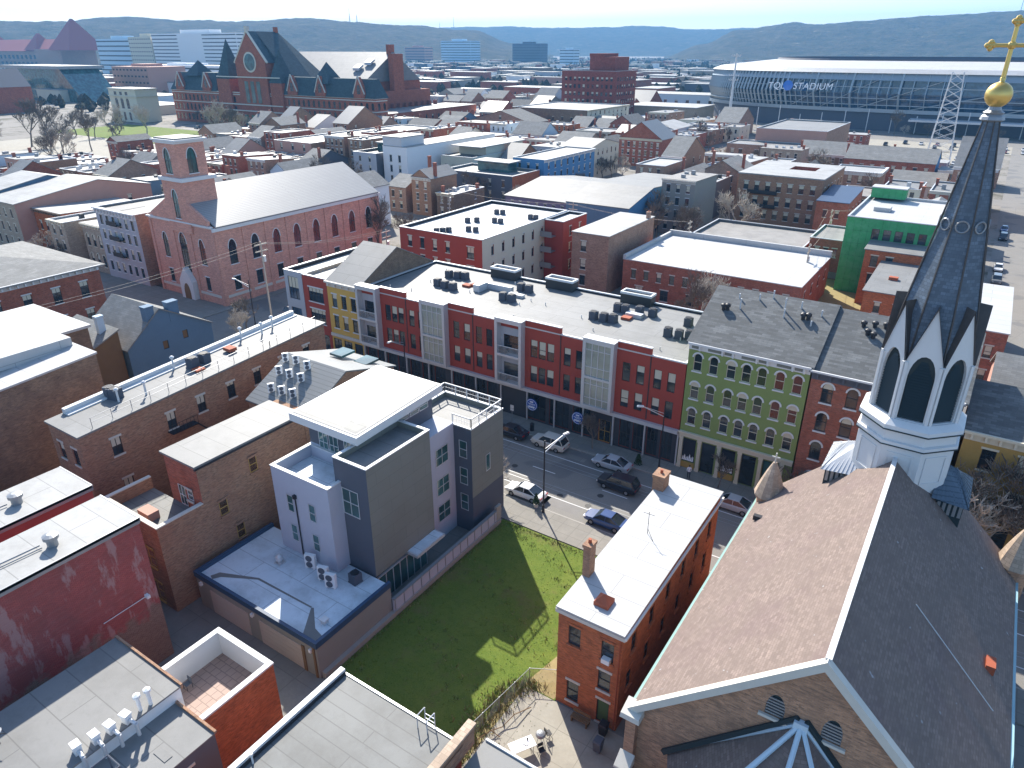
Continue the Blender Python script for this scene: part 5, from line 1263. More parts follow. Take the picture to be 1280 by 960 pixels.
B = Bld('balcony_house', 'pale house with white roof and upper balcony near the white house', -166, -152, 205, 240, 9.8, 'cream_paint'); B.grid('S', 4, [1.5, 5.0], 1.2, 2); B.walls('flat').roof('grey_membrane', par=.4)
b = MB(); b.box(-6, 6, -8, 16, 9.4, 12.4, 0); b.box(-6.8, 6.8, -12, 17, 12.4, 12.7, 1); B.part('upper_storey', b, ['cream_paint', 'white_membrane'])
B = Bld('red_warehouse', 'tall deep red brick warehouse with rooftop block in the centre', -252, -213, 440, 470, 31, 'storehouse_brick', tm=None, fm='storehouse_brick')
B.grid('S', 11, [3 + 4.4 * k for k in range(6)], 1.7, 2.4, bars=0, m=1.5); B.grid('E', 8, [3 + 4.4 * k for k in range(6)], 1.7, 2.4, bars=0, m=1.5); B.walls('flat').roof('grey_membrane', par=.8)
b = MB(); b.box(-2, 16, -10, 10, 30.5, 39, 0); b.box(-2.3, 8, -10.3, 10.3, 39, 41, 0); B.part('roof_block', b, 'storehouse_brick')
B = Bld('cream_front_building', 'four-storey building with dark side and cream front before the red warehouse', -238, -190, 360, 412, 14, 'dark_brick', tm='cream_paint'); B.grid('E', 9, [1.5, 4.8, 8.1, 11], 1.3, 2, m=1.5); B.grid('S', 8, [8], 1.2, 2, skip=.5); B.walls('flat', mats={'E': 1, 'list': ['cream_paint']}).roof('white_membrane', par=.5).cornice('cream_paint', 'E', 1, .6)
B = Bld('gabled_brick_hall', 'brick hall with wide gable and dormer windows left of the cream front', -247, -209, 333, 352, 8.5, 'mauve_brick'); B.grid('S', 8, [1.5, 5], 1.3, 2); B.add('S', 19, 9.5, 1.4, 2); B.walls('gy', hr=14).roof('grey_shingle')
B = Bld('grey_corniced_building', 'four-storey grey building with white bracketed cornice left of the pink church', -153, -138.3, 75.6, 95, 14.6, 'grey_paint', far=False, tm='white_trim')
B.grid('S', 6, [1.6, 5, 8.2, 11.2], 1.0, 2.0, m=.6); B.grid('E', 2, [2, 6, 10], 1.2, 2.1, u0=4, u1=17); B.walls('flat', mats={'E': 1, 'list': ['mauve_brick']}).roof('pale_membrane', par=.5, parmat='pale_membrane').cornice('white_trim', 'S', 1.2, .6)
b = MB(); b.box(-6.5, -1, -8.8, -2.5, 14.12, 14.16); b.box(0, 6, -8.8, -2.5, 14.12, 14.16); B.part('roof_well', b, 'dark_membrane')
b = MB()
for z in (5.2, 8.6, 11.6): b.box(-2.5, 1.2, -10.6, -9.75, z, z + .08); b.box(-2.5, 1.2, -10.6, -10.55, z, z + .9)
b.split('fire_escape', 'black_metal', B.root)
B = Bld('cream_arched_rowhouse', 'narrow cream rowhouse with round arched windows left of grey corniced building', -161, -153.2, 76, 92, 10.2, 'tan_brick', far=False, tm='cream_paint'); B.grid('S', 3, [1.4, 5.6], 1.1, 2.6, 'round', m=.4); B.walls('shed', h2=9.6).roof('white_membrane').cornice('cream_paint', 'S', .8, .5)
B = Bld('orange_side_rowhouse', 'rowhouse with orange brick side and white roof behind a bare tree', -186, -173.5, 78, 98, 10.2, 'orange_brick', far=False, tm='cream_paint'); B.grid('S', 4, [1.4, 5.6], 1.0, 2.0); B.walls('shed', h2=9.4).roof('white_membrane').cornice('dark_brick', 'S', .8, .5)
B = Bld('pink_gabled_rowhouse', 'pink brick rowhouse with cream front and low gabled white roof', -201, -186.5, 74.5, 108, 11.5, 'tan_brick', far=False, tm='cream_paint')
B.grid('S', 4, [1.4, 4.8, 8.2], .9, 2.0); B.grid('E', 3, [1.5, 5, 8], 1.1, 1.7); B.walls('gx', hr=14.4, ridge=.6, mats={'E': 1, 'list': ['salmon_paint']}).roof('white_membrane')
B = Bld('blue_front_rowhouse', 'dark blue fronted rowhouse at the left edge', -214, -201.2, 74.5, 100, 12, 'blue_paint', far=False); B.grid('S', 4, [1.4, 4.8, 8.2], .9, 2.0); B.walls('gx', hr=14.8, ridge=.6).roof('white_membrane')
#@@PART3
# ------------------------------------------------------------------ landmarks further off
# turreted concert hall
B = Bld('concert_hall', 'huge dark red brick Victorian hall with rose window, spires and blue slate roofs', -469, -286, 300, 309, 19.5, 'hall_brick', cat='hall', far=True, fm='dark_frame', tm=None)
gx0 = -400 + 469; gx1 = -366 + 469
for z in (1.5, 7.6, 13.6):
    for i in range(44):
        u = 2.2 + i * 4.15
        if gx0 - 2 < u < gx1 + 2: continue
        B.add('S', u, z, 1.9, 4.0 if z < 13 else 3.6, 'round', 2, blind=0)
for z in (1.5, 7.6, 13.6):
    for i in range(2): B.add('E', 2.5 + i * 4.2, z, 1.9, 3.6, 'round', 2, blind=0)
B.walls('flat'); cx, cy = B.c
for z in (6.4, 12.5, 18, 19.2): B.band('S', z, z + .5, .2, 'stone_trim'); B.band('E', z, z + .5, .2, 'stone_trim')
def lx(x): return x - cx
def ly(y): return y - cy
def hipblock(name, x0, x1, y0, y1, z0, z1, q, mat='hall_slate', flat=True):
    b = MB(); b.loft([[(lx(x0), ly(y0), z0), (lx(x1), ly(y0), z0), (lx(x1), ly(y1), z0), (lx(x0), ly(y1), z0)], [(lx(x0 + q), ly(y0 + q), z1), (lx(x1 - q), ly(y0 + q), z1), (lx(x1 - q), ly(y1 - q), z1), (lx(x0 + q), ly(y1 - q), z1)]])
    return B.part(name, b, mat)
hipblock('mansard_roof', -469.5, -421, 299.5, 322, 19.5, 30, 5); hipblock('mansard_roof', -366, -285.5, 299.4, 310, 19.5, 29, 3.4)
def spire(x, y, a, z0, z1):
    b = MB(); b.loft([[(lx(x) + sx * a, ly(y) + sy * a, z0) for sx, sy in ((-1, -1), (1, -1), (1, 1), (-1, 1))], [(lx(x) + sx * .1, ly(y) + sy * .1, z1) for sx, sy in ((-1, -1), (1, -1), (1, 1), (-1, 1))]]); B.part('spire_roof', b, 'hall_slate')
b = MB(); b.box(lx(-417.5), lx(-405.5), ly(298.6), ly(311), 0, 27); b.box(lx(-368.2), lx(-358), ly(298.7), ly(309), 0, 25.5)
b.box(lx(-397.5), lx(-370.5), ly(299), ly(322), 0, 37); b.box(lx(-397.3), lx(-358.2), ly(309.2), ly(321.9), 0, 27)
b.loft([[(lx(-397.5), ly(299.1), 37), (lx(-370.5), ly(299.1), 37), (lx(-384), ly(299.1), 52)], [(lx(-397.5), ly(300.4), 37), (lx(-370.5), ly(300.4), 37), (lx(-384), ly(300.4), 52)]])
B.part('gable_front', b, 'hall_brick')
spire(-411.5, 305, 6.0, 27, 49); spire(-363.1, 303.8, 5.4, 25.5, 43)
b = MB()
f1 = [(-398.6, 36.2), (-384, 53), (-369.4, 36.2)]; f2 = [(-398.6, 36.2), (-384, 53), (-356.5, 26.5)]
b.loft([[(lx(x), ly(300.4), z) for x, z in f1], [(lx(x), ly(306), z) for x, z in f1]]); b.loft([[(lx(x), ly(306.05), z) for x, z in f2], [(lx(x), ly(322), z) for x, z in f2]])
b.loft([[(lx(x), ly(322.05), z) for x, z in f2], [(lx(-397), ly(336), 30), (lx(-384), ly(336), 30.2), (lx(-358), ly(336), 26.4)]]); B.part('gable_roof', b, 'hall_slate')
b = MB()
for p, q in (((-398.8, 36.2), (-384, 53.2)), ((-369.2, 36.2), (-384, 53.2))): b.tube((lx(p[0]), ly(299.6), p[1]), (lx(q[0]), ly(299.6), q[1]), .7, .7, 5)
b.box(lx(-385), lx(-383), ly(299), ly(301), 53, 55.5); b.split('gable_coping', 'stone_trim', B.root)
b = MB(); b.box(lx(-385), lx(-383), ly(320), ly(322), 52.5, 55.5); B.part('finial', b, 'hall_brick')
b = MB(); b.tube((lx(-384), ly(298.85), 36.5), (lx(-384), ly(298.99), 36.5), 5.6, 5.6, 24, 0); rw = B.part('rose_window', b, 'stone_trim')
b = MB(); b.tube((lx(-384), ly(298.75), 36.5), (lx(-384), ly(298.849), 36.5), 4.6, 4.6, 24); link('pane', b.mesh('pane', ['glass_teal']), rw)
b = MB()
for k in range(3): b.box(lx(-391.5 + k * 5.4), lx(-391.5 + k * 5.4 + 3.2), ly(298.85), ly(298.995), 14, 26)
for k in range(4): b.box(lx(-395.5 + k * 6.2), lx(-395.5 + k * 6.2 + 3.4), ly(298.85), ly(298.995), .5, 7)
b.split('tall_window', 'glass_teal', B.root)
for z in (9, 12.6, 28): B.fbox('band', 'S', gx0 - 17, gx1 + 7, z, z + .6, 1.65, 1.02, 'stone_trim')
for gxx in (-458, -430, -350, -327, -297):
    b = MB(); q = [(lx(gxx - 4), 19.5), (lx(gxx + 4), 19.5), (lx(gxx + 4), 22), (lx(gxx), 30), (lx(gxx - 4), 22)]
    b.loft([[(p, ly(299), z) for p, z in q], [(p, ly(301.5), z) for p, z in q]]); gg = B.part('gable_dormer', b, 'hall_brick')
    b = MB(); b.poly([(lx(gxx) + p, z + 21.5) for p, z in outline('gothic', 2.6, 4.8)], [], lambda u, z: (u, ly(298.93), z)); link('pane', b.mesh('pane', ['glass']), gg)
    b = MB(); b.tube((lx(gxx - 4.3), ly(298.9), 21.6), (lx(gxx), ly(298.9), 30.4), .35, n=4); b.tube((lx(gxx + 4.3), ly(298.9), 21.6), (lx(gxx), ly(298.9), 30.4), .35, n=4); link('gable_coping', b.mesh('gable_coping', ['stone_trim']), gg)
spire(-447, 308, 7, 28, 37); spire(-327, 306, 6.5, 26, 37)
b = MB(); q = [(325, 26), (352, 42), (376, 26)]
b.loft([[(lx(-400), ly(y), z) for y, z in q], [(lx(-318), ly(y), z) for y, z in q]]); B.part('auditorium_roof', b, 'grey_membrane')
b = MB(); b.box(lx(-314.5), lx(-310.9), ly(343), ly(352), 18, 41); b.box(lx(-322), lx(-319.1), ly(350), ly(354), 22, 46); b.box(lx(-465), lx(-319), ly(309.1), ly(376), 0, 25.9); b.box(lx(-318.9), lx(-311), ly(309.2), ly(376), 0, 21); B.part('stack', b, 'hall_brick')
b = MB()
for k in range(2): b.loft([[(lx(-335 + k * 5), ly(334 + k * 5), 31.9 + k * 3), (lx(-330 + k * 5), ly(334 + k * 5), 31.9 + k * 3), (lx(-330 + k * 5), ly(338 + k * 5), 34.2 + k * 3), (lx(-335 + k * 5), ly(338 + k * 5), 34.2 + k * 3)], [(lx(-335 + k * 5), ly(334 + k * 5), 33.4 + k * 3), (lx(-330 + k * 5), ly(334 + k * 5), 33.4 + k * 3), (lx(-330 + k * 5), ly(338 + k * 5), 35.4 + k * 3), (lx(-335 + k * 5), ly(338 + k * 5), 35.4 + k * 3)]])
b.split('skylight', 'pale_metal', B.root)
B = Bld('market_wing', 'long low red brick wing with pale roof running back from the hall', -310.8, -286, 309.4, 391, 11.2, 'hall_brick', tm=None); B.grid('E', 14, [2, 6.4], 1.4, 2.6, bars=0); B.walls('gx' if False else 'shed', h2=11.8).roof('pale_membrane', over=.4)
b = MB()
for k in range(12): b.box(-12, -10, -34 + k * 5.6, -32.4 + k * 5.6, 10, 14.2)
B.part('chimney', b, 'hall_brick')
# cream columned memorial hall
B = Bld('memorial_hall', 'pale stone hall with three round arched windows left of the big red hall', -503, -472, 276, 291, 20, 'cream_paint', cat='hall', far=True, tm='stone_trim')
B = B
for k in range(3): B.add('S', 7.6 + k * 6.4, 8.2, 3.4, 6.6, 'round', 2, blind=0); B.add('S', 7.6 + k * 6.4, 1, 2.6, 5, 'rect', 2, blind=0); B.add('S', 7.6 + k * 6.4, 16.4, 3, 2, 'rect', 3, blind=0)
B.walls('gy' if False else 'flat').cornice('cream_paint', 'SE', 1.5, .9, False, 15.8).cornice('cream_paint', 'SE', 1, .7, False, 20).roof('white_membrane', over=.5, th=.4)
# towers and large blocks beyond
def tower(name, label, x, y, w, d, h, wall, rows, cat='tower block', core=None, rot=0, strip=True, gm='dark_frame'):
    root = empty(name, label, cat, (x, y, 0), R(rot)); a, c = w / 2, d / 2
    b = MB(); b.box(-a, a, -c, c, 0, h); b.build('wall', wall, root)
    for k in range(rows):
        z = h * (k + .35) / rows; hh = h / rows * .27; b = MB()
        if strip:
            for q in ([(-a + .5, -a + w * .32), (-a + w * .62, a - .5)] if core else [(-a + .5, a - .5)]): b.box(q[0], q[1], -c - .12, -c + .1, z, z + hh)
            b.box(a - .1, a + .12, -c + 1, c - 1, z, z + hh)
        else:
            n = max(4, int(w / 6))
            for i in range(n): x0 = -a + w * (i + .25) / n; b.box(x0, x0 + w / n * .5, -c - .12, -c + .1, z, z + hh)
        b.build('window_row', gm, root)
    b = MB(); b.box(-a * .4, a * .3, -c * .5, c * .5, h, h + h * .08); b.build('roof_house', wall, root); return root
tower('apartment_tower', 'tall white apartment slab with dark window strips, larger of the two towers left', -1043, 735, 205, 40, 64, 'white_paint', 13, core=True)
tower('office_tower', 'pale office tower with rows of small square windows beside the white slab', -1180, 735, 62, 40, 60, 'cream_paint', 10, strip=False)
tower('office_tower', 'horizontal banded pale block, leftmost of the high buildings on the left', -1275, 745, 100, 40, 58, 'pale_blue', 8)
tower('office_block', 'long low white office block with arched lower windows before white tower', -830, 560, 170, 30, 26, 'white_paint', 4, cat='office')
tower('far_office_tower', 'distant pale grey office tower in the centre, left of the darker one', -1445, 1900, 112, 50, 64, 'pale_blue', 9)
tower('far_office_tower', 'distant darker glass office tower in the centre', -1196, 1900, 94, 40, 56, 'slate_siding', 8)
tower('far_apartment_block', 'distant reddish block left of the two central office towers', -1610, 1900, 80, 40, 47, 'salmon_paint', 6)
tower('far_office_tower', 'small pale distant tower just left of the deep red warehouse', -1010, 1800, 42, 30, 42, 'pale_blue', 6)
r_ = empty('red_roofed_school', 'vast school with steep dark red roofs and corner tower, far left', 'school', (-1880, 900, 0))
b = MB(); b.box(-330, 160, -30, 30, 0, 38); b.box(60, 170, -45, 30, 0, 42); b.build('wall', 'mauve_brick', r_)
b = MB(); b.loft([[(-330, -34, 38), (160, -34, 38), (160, 34, 38), (-330, 34, 38)], [(-310, -3, 62), (140, -3, 62), (140, 3, 62), (-310, 3, 62)]])
for x_, a_, z1 in ((175, 42, 100), (20, 26, 74), (-220, 40, 92)): b.loft([[(x_ + sx * a_, sy * a_ - 10, 40) for sx, sy in ((-1, -1), (1, -1), (1, 1), (-1, 1))], [(x_ + sx * 2, sy * 2 - 10, z1) for sx, sy in ((-1, -1), (1, -1), (1, 1), (-1, 1))]])
b.build('roof', 'painted_red', r_)
b = MB()
for k in range(24): b.box(-320 + k * 20, -310 + k * 20, -30.4, -29, 8, 16); b.box(-320 + k * 20, -310 + k * 20, -30.4, -29, 22, 30)
b.split('window_row', 'glass', r_)
r_ = empty('dark_glass_hall', 'dark teal glass building with sloped front at upper left', 'hall', (-760, 370, 0))
b = MB(); b.loft([[(-60, -15, 0), (70, -15, 0), (70, 20, 0), (-60, 20, 0)], [(-60, -15, 27), (40, -15, 27), (40, 20, 27), (-60, 20, 27)]]); b.build('wall', 'glass_teal', r_)
b = MB(); b.box(-64, 44, -18, 24, 27, 29.5); b.build('roof', 'white_membrane', r_)
r_ = empty('red_brick_church', 'dark red brick church with twin gables at upper left edge', 'church', (-640, 255, 0))
b = MB(); b.box(-14, 14, -12, 30, 0, 18); b.box(-20, -8, -16, -4, 0, 30); b.loft([[(-15, -12.5, 18), (15, -12.5, 18), (0, -12.5, 30)], [(-15, -11, 18), (15, -11, 18), (0, -11, 30)]]); b.build('wall', 'hall_brick', r_)
b = MB(); b.loft([[(-15, -11, 17.8), (15, -11, 17.8), (0, -11, 30.2)], [(-15, 30, 17.8), (15, 30, 17.8), (0, 30, 30.2)]]); b.loft([[(-21, -17, 30), (-7, -17, 30), (-7, -3, 30), (-21, -3, 30)], [(-14.3, -10.3, 42), (-13.7, -10.3, 42), (-13.7, -9.7, 42), (-14.3, -9.7, 42)]]); b.build('roof', 'slate_siding', r_)
tower('old_brick_block', 'dark purplish old block at far upper left edge', -820, 260, 120, 40, 34, 'mauve_brick', 5, cat='building')
tower('brick_tower_block', 'pink brick block with pale roof right of dark glass hall', -720, 440, 60, 40, 28, 'salmon_paint', 5, cat='building', strip=False)

# stadium
st = empty('stadium', 'large silver stadium with white ring roof and finned facade', 'stadium', (-8, 592, 0))
def sup(a, c, z, n=96, e=3.2):
    pts = []
    for k in range(n):
        t = 2 * math.pi * k / n; ct, s_ = math.cos(t), math.sin(t)
        pts.append((a * abs(ct) ** (2 / e) * (1 if ct >= 0 else -1), c * abs(s_) ** (2 / e) * (1 if s_ >= 0 else -1), z))
    return pts
SA, SB = 184, 106
b = MB(); b.loft([sup(SA * .985, SB * .985, 0), sup(SA * .985, SB * .985, 10.5)]); b.build('podium', 'slate_siding', st)
plain('stadium_screen', (.33, .38, .41), rough=.35, var=.15, sc=.05, metal=.35)
b = MB(); b.loft([sup(SA * .955, SB * .955, 10.5), sup(SA * .975, SB * .97, 20), sup(SA * .97, SB * .965, 31)]); b.build('glass_wall', 'glass_blue', st)
b = MB(); b.loft([sup(SA * 1.0, SB * 1.0, 10.0), sup(SA * 1.0, SB * 1.0, 12)], cap0=False, cap1=False); b.loft([sup(SA, SB, 27.2), sup(SA * .985, SB * .985, 31.2)], cap0=False, cap1=False); b.build('facade_rim', 'stadium_screen', st)
b = MB(); n = 260; lo_, mi_, hi_ = sup(SA * .985, SB * .985, 10.5, n), sup(SA * 1.005, SB * 1.005, 20, n), sup(SA * .99, SB * .99, 31, n)
for k in range(n):
    west = lo_[k][0] < -112
    r = .75 if west or k % 5 == 0 else .3
    b.tube(lo_[k], mi_[k], r, r, 4, cap=False); b.tube(mi_[k], hi_[k], r, r, 4, cap=False)
for k in range(0, n, 5): b.tube(lo_[k], hi_[(k + 9) % n], .35, .35, 4, cap=False)
for zz in (14, 17.5, 23.5):
    q = sup(SA * 1.0, SB * 1.0, zz, 96)
    for k in range(96): b.tube(q[k], q[(k + 1) % 96], .3, .3, 4, cap=False)
b.build('facade_fin', 'stadium_screen', st)
b = MB(); b.loft([sup(SA * 1.0, SB * 1.0, 31), sup(SA * .97, SB * .96, 33.2), sup(SA * .78, SB * .68, 37)], cap0=False, cap1=False); b.build('ring_roof', 'clean_membrane', st)
b = MB(); b.loft([sup(SA * .78, SB * .68, 36.2), sup(SA * .77, SB * .67, 38.2), sup(SA * .765, SB * .66, 36)], cap0=False, cap1=False); b.loft([sup(SA * .78, SB * .68, 33), sup(SA * .5, SB * .3, 2)], cap0=False, cap1=True); b.build('inner_bowl', 'slate_siding', st)
b = MB()
for k in range(24): b.tube((-150 + k * 12.6, -SB - 6 - (k % 3), 0), (-150 + k * 12.6, -SB - 6 - (k % 3), 8 + (k % 4) * 1.5), .25, n=5)
b.box(-40, 40, -SB - 14, -SB - 2, 7, 8); b.build('entrance_post', 'pale_metal', st)
def text(body, size, loc, mat, parent, name):
    cu = bpy.data.curves.new(name, 'FONT'); cu.body = body; cu.size = size; cu.extrude = .15; cu.align_x = 'LEFT'; cu.shear = .15; cu.space_character = 1.05
    cu.materials.append(M[mat]); o = bpy.data.objects.new(name, cu); COL.objects.link(o); o.location = loc; o.parent = parent; dg = bpy.context.evaluated_depsgraph_get(); me = bpy.data.meshes.new_from_object(o.evaluated_get(dg)); bpy.data.objects.remove(o); q = link(name, me, parent, loc); q.rotation_euler = (R(90), 0, 0); return q
sg = empty('stadium_sign', 'white TQL STADIUM lettering with blue round emblem on the stadium facade', 'sign', (-131, 484.4, 21.6))
text('TQL', 5.2, (0, 0, 0), 'sign_white', sg, 'lettering'); text('STADIUM', 5.2, (15.2, 0, 0), 'sign_white', sg, 'lettering')
b = MB(); b.tube((12.2, -.1, 1.9), (12.2, .3, 1.9), 2.9, 2.9, 24); b.build('emblem', 'logo_blue', sg)
t_ = empty('floodlight_mast', 'tall tapering white floodlight mast left of the stadium', 'mast', (-148.3, 495 - 24, 0))
b = MB(); b.tube((0, 0, 0), (0, 0, 41), 1.0, .45, 10); b.build('pole', 'white_trim', t_)
b = MB()
for z, w_ in ((26, 2.6), (28.5, 3), (39.5, 2.4)): b.box(-w_, w_, -.3, .3, z, z + .3); [b.box(-w_ + k * w_ / 2 - .3, -w_ + k * w_ / 2 + .3, -.8, -.3, z + .2, z + 1) for k in range(5)]
b.build('lamp_rack', 'pale_metal', t_)
t_ = empty('lattice_mast', 'white steel lattice mast in front of the stadium near the spire', 'mast', (-20.5, 330, 0))
b = MB()
def lat(z, s): w_ = 4.6 - z * .075; return (s[0] * w_, s[1] * w_ * .6, z)
cs = [(-1, -1), (1, -1), (1, 1), (-1, 1)]
for i in range(4):
    b.tube(lat(0, cs[i]), lat(36, cs[i]), .16, .13, 5)
    for k in range(12):
        z0, z1 = k * 3, k * 3 + 3; b.tube(lat(z0, cs[i]), lat(z1, cs[(i + 1) % 4]), .075, .075, 4); b.tube(lat(z0, cs[(i + 1) % 4]), lat(z1, cs[i]), .075, .075, 4)
b.build('lattice', 'white_trim', t_)
B = Bld('blue_white_annex', 'long pale blue flat shed left of the stadium', -260, -178, 560, 592, 12, 'pale_blue'); B.grid('S', 9, [6], 2.5, 2, bars=0); B.walls('flat').roof('white_membrane', over=.3)
B = Bld('white_shed', 'pale warehouse with white roof between the warehouse and the stadium', -220, -170, 470, 505, 9, 'tan_brick'); B.walls('flat').roof('white_membrane', over=.5, th=.6)
B = Bld('pale_blue_shed', 'pale blue gabled shed before the stadium', -162, -140, 360, 385, 7, 'pale_blue'); B.grid('S', 3, [3], 1.2, 1.6); B.walls('gy', hr=9.5).roof('white_membrane', over=.3)
B = Bld('deep_blue_building', 'deep cobalt blue building with open top in the middle distance', -155, -130, 318, 335, 8, 'deep_blue'); B.grid('S', 5, [4], 1.4, 1.8); B.walls('flat').roof('grey_membrane', par=.8)
B = Bld('blue_gabled_house', 'mid blue gabled house before the stadium lot, near the spire', -32, -21, 268, 286, 10, 'bright_blue', cat='house') if False else None
B = Bld('blue_gable_terrace', 'terrace with pale roof and bright blue gable end near lattice mast', -46, -17.5, 282, 298, 9, 'red_brick', cat='house'); B.grid('S', 8, [1.5, 5.4], 1.2, 2); B.walls('gx', hr=12.8, mats={'E': 1, 'list': ['bright_blue']}).roof('pale_shingle', over=.2)
B = Bld('italianate_house', 'small brick house with white bracketed cornice near the lattice mast', -44, -30, 252, 266, 9, 'mauve_brick', cat='house', tm='white_trim'); B.grid('S', 4, [1.5, 5.4], 1.2, 2.4); B.walls('flat').roof('white_membrane', par=.4).cornice('white_trim', 'SE', 1.2, .6)
B = Bld('pale_gabled_house', 'pale green house with grey gabled roof left of the spire', -26, -12, 244, 258, 7.5, 'grey_paint', cat='house'); B.grid('S', 3, [1.5, 4.6], 1.1, 1.8); B.walls('gx', hr=10.5).roof('pale_shingle', over=.4)
# ------------------------------------------------------------------ the rest of the neighbourhood: rowhouses, sheds, far district
YAW, TH, FPX = R(33.5), R(25.3), 888
def proj(x, y, z):
    c, s = math.cos(YAW), math.sin(YAW); rt = x * c + y * s; fw = -x * s + y * c; dz = z - 44
    d = fw * math.cos(TH) - dz * math.sin(TH)
    if d < 1: return None
    return 640 + FPX * rt / d, 480 - FPX * (fw * math.sin(TH) + dz * math.cos(TH)) / d
KEEP = [(-113.5, -98.5, 40, 430), (-420, 70, 150, 157.3), (-470, 60, 267, 280), (-470, 260, 439, 463), (3, 15.5, 86, 470), (-445, -300, 118, 268), (-71, 41, 402, 441), (-53, 1, 328, 400),
        (-30, -13.8, 121, 158), (-470, -284, 296, 375), (-200, 200, 470, 720), (-117.5, -98, -30, 70), (-420, 70, 50, 71), (-52, -12, 330, 400), (-96, -23.5, 87, 103.4), (-70.5, -56, 87, 121.8), (-62, -23, 173.5, 201.5), (-72, -60, 143.6, 160), (-760, -470, 80, 300), (-114, -96, 100, 160), (-129, -95.5, 119.3, 152), (-186, -150, 166, 190.4)]
def free(r, m=.5):
    for q in OCC + KEEP:
        if r[0] < q[1] + m and r[1] > q[0] - m and r[2] < q[3] + m and r[3] > q[2] - m: return False
    return True
WALLS = ['red_brick'] * 5 + ['brown_brick'] * 3 + ['mauve_brick'] * 3 + ['dark_brick', 'tan_brick', 'tan_brick', 'cream_paint', 'cream_paint', 'white_paint', 'grey_paint', 'salmon_paint', 'salmon_paint', 'orange_brick', 'blue_paint', 'warm_siding', 'pale_blue', 'slate_siding', 'dark_brick', 'brown_brick']
FLAT = ['white_membrane'] * 5 + ['pale_membrane'] * 4 + ['grey_membrane', 'clean_membrane', 'gravel_roof']
PITCH = ['pale_shingle'] * 4 + ['grey_shingle', 'pale_membrane', 'rib_grey']
MARKS = [('the pink church', -125, 95), ('the cream courtyard apartments', -85, 118), ('the white tower house', -175, 215), ('the sky blue rowhouse', -128, 220), ('the light well block', -48, 215),
         ('the pink panelled block', -75, 340), ('the red warehouse', -232, 455), ('the turreted hall', -380, 310), ('the park plaza', -330, 180), ('the stadium', -100, 500), ('the green clad building', -18, 190), ('the purple building', -95, 185),
         ('the brown side building', -230, 230), ('the cream-fronted building', -214, 386), ('the market wing', -300, 420), ('the school building', -140, 40), ('the white banded mansion', 34, 240), ('the deep blue building', -142, 326), ('the lattice mast', -20, 330), ('the long red block', -50, 88), ('the modern house', -42, 40), ('the big church', -1, 40)]
def near_mark(x, y): return min(MARKS, key=lambda m: math.hypot(m[1] - x, m[2] - y))[0]
NUM = {1: 'one', 2: 'two', 3: 'three', 4: 'four'}
def rowhouse(x0, x1, y0, y1, rng):
    st_ = rng.choice((2, 2, 2, 3) if (y0 > 270 or (x0 < -90 and y0 < 190)) else (2, 2, 3, 3, 3, 4)); fh = 3.15; h = st_ * fh + rng.uniform(.6, 1.4)
    wall = rng.choice(WALLS); pit = rng.random() < .36; rm = rng.choice(PITCH if pit else FLAT)
    shape = 'gabled ' if pit else 'flat '
    lab = f"{NUM[st_]}-storey {DESC[wall]} rowhouse, {shape}{DESC[rm].replace('metal', '').strip()} roof, near {near_mark((x0 + x1) / 2, (y0 + y1) / 2)}"
    B = Bld('rowhouse', lab, x0, x1, y0, y1, h, wall, cat='house', group='rowhouses of the old quarter', tm=rng.choice(('white_trim', 'cream_paint', 'stone_trim')), fm=rng.choice(('dark_frame', 'white_trim')))
    n = max(2, int((x1 - x0) / 2.6)); zs = [1.2 + fh * k for k in range(st_)]
    B.grid('S', n, zs, 1.0, 1.9, m=.5, bars=1)
    ne = max(1, int((y1 - y0) / 6.5))
    if rng.random() < .6: B.grid('E', ne, zs, .95, 1.7, m=1.5, bars=1, skip=.25)
    if x0 > -6: B.grid('W', ne, zs, .95, 1.7, m=1.5, bars=1, skip=.25)
    if pit:
        k = rng.choice(('gx', 'gx', 'gy')); B.walls(k, hr=h + rng.uniform(.24, .38) * (y1 - y0 if k == 'gx' else x1 - x0) * .9).roof(rm, over=.3)
    elif rng.random() < .5: B.walls('shed', h2=h - rng.uniform(.3, 1)).roof(rm, over=.15)
    else: B.walls('flat').roof(rm, par=.4, parmat=rm)
    if rng.random() < .5: B.cornice(rng.choice(('white_trim', 'cream_paint', 'stone_trim')), 'S', .8, .45, brackets=y0 < 230)
    for _ in range(rng.choice((0, 1, 1, 2))): B.chimney(rng.choice((x0 + .5, x1 - .5)), rng.uniform(y0 + 2, y1 - 2), h - 1, h + (5.0 if pit else 1.6) * rng.uniform(.8, 1), .7, .9, 'red_brick', pots=False)
    if not pit and rng.random() < .6:
        b = MB()
        for _ in range(rng.randint(1, 4)): q = rng.uniform(-.3, .3) * (x1 - x0), rng.uniform(-.3, .3) * (y1 - y0); b.box(q[0] - .5, q[0] + .5, q[1] - .4, q[1] + .4, h - .6, h + rng.uniform(.4, 1.0))
        B.part('roof_unit', b, rng.choice(('grey_metal', 'pale_metal', 'dark_frame')))
    return B
rr = random.Random(5); NR = 0
BANDS = [(72, 90), (92, 110), (112, 130), (131, 149), (158, 175), (177, 196), (198, 216), (218, 238), (240, 266), (281, 298), (300, 318), (320, 338), (340, 360), (362, 382), (384, 404), (406, 437), (464, 484), (486, 510), (512, 540)]
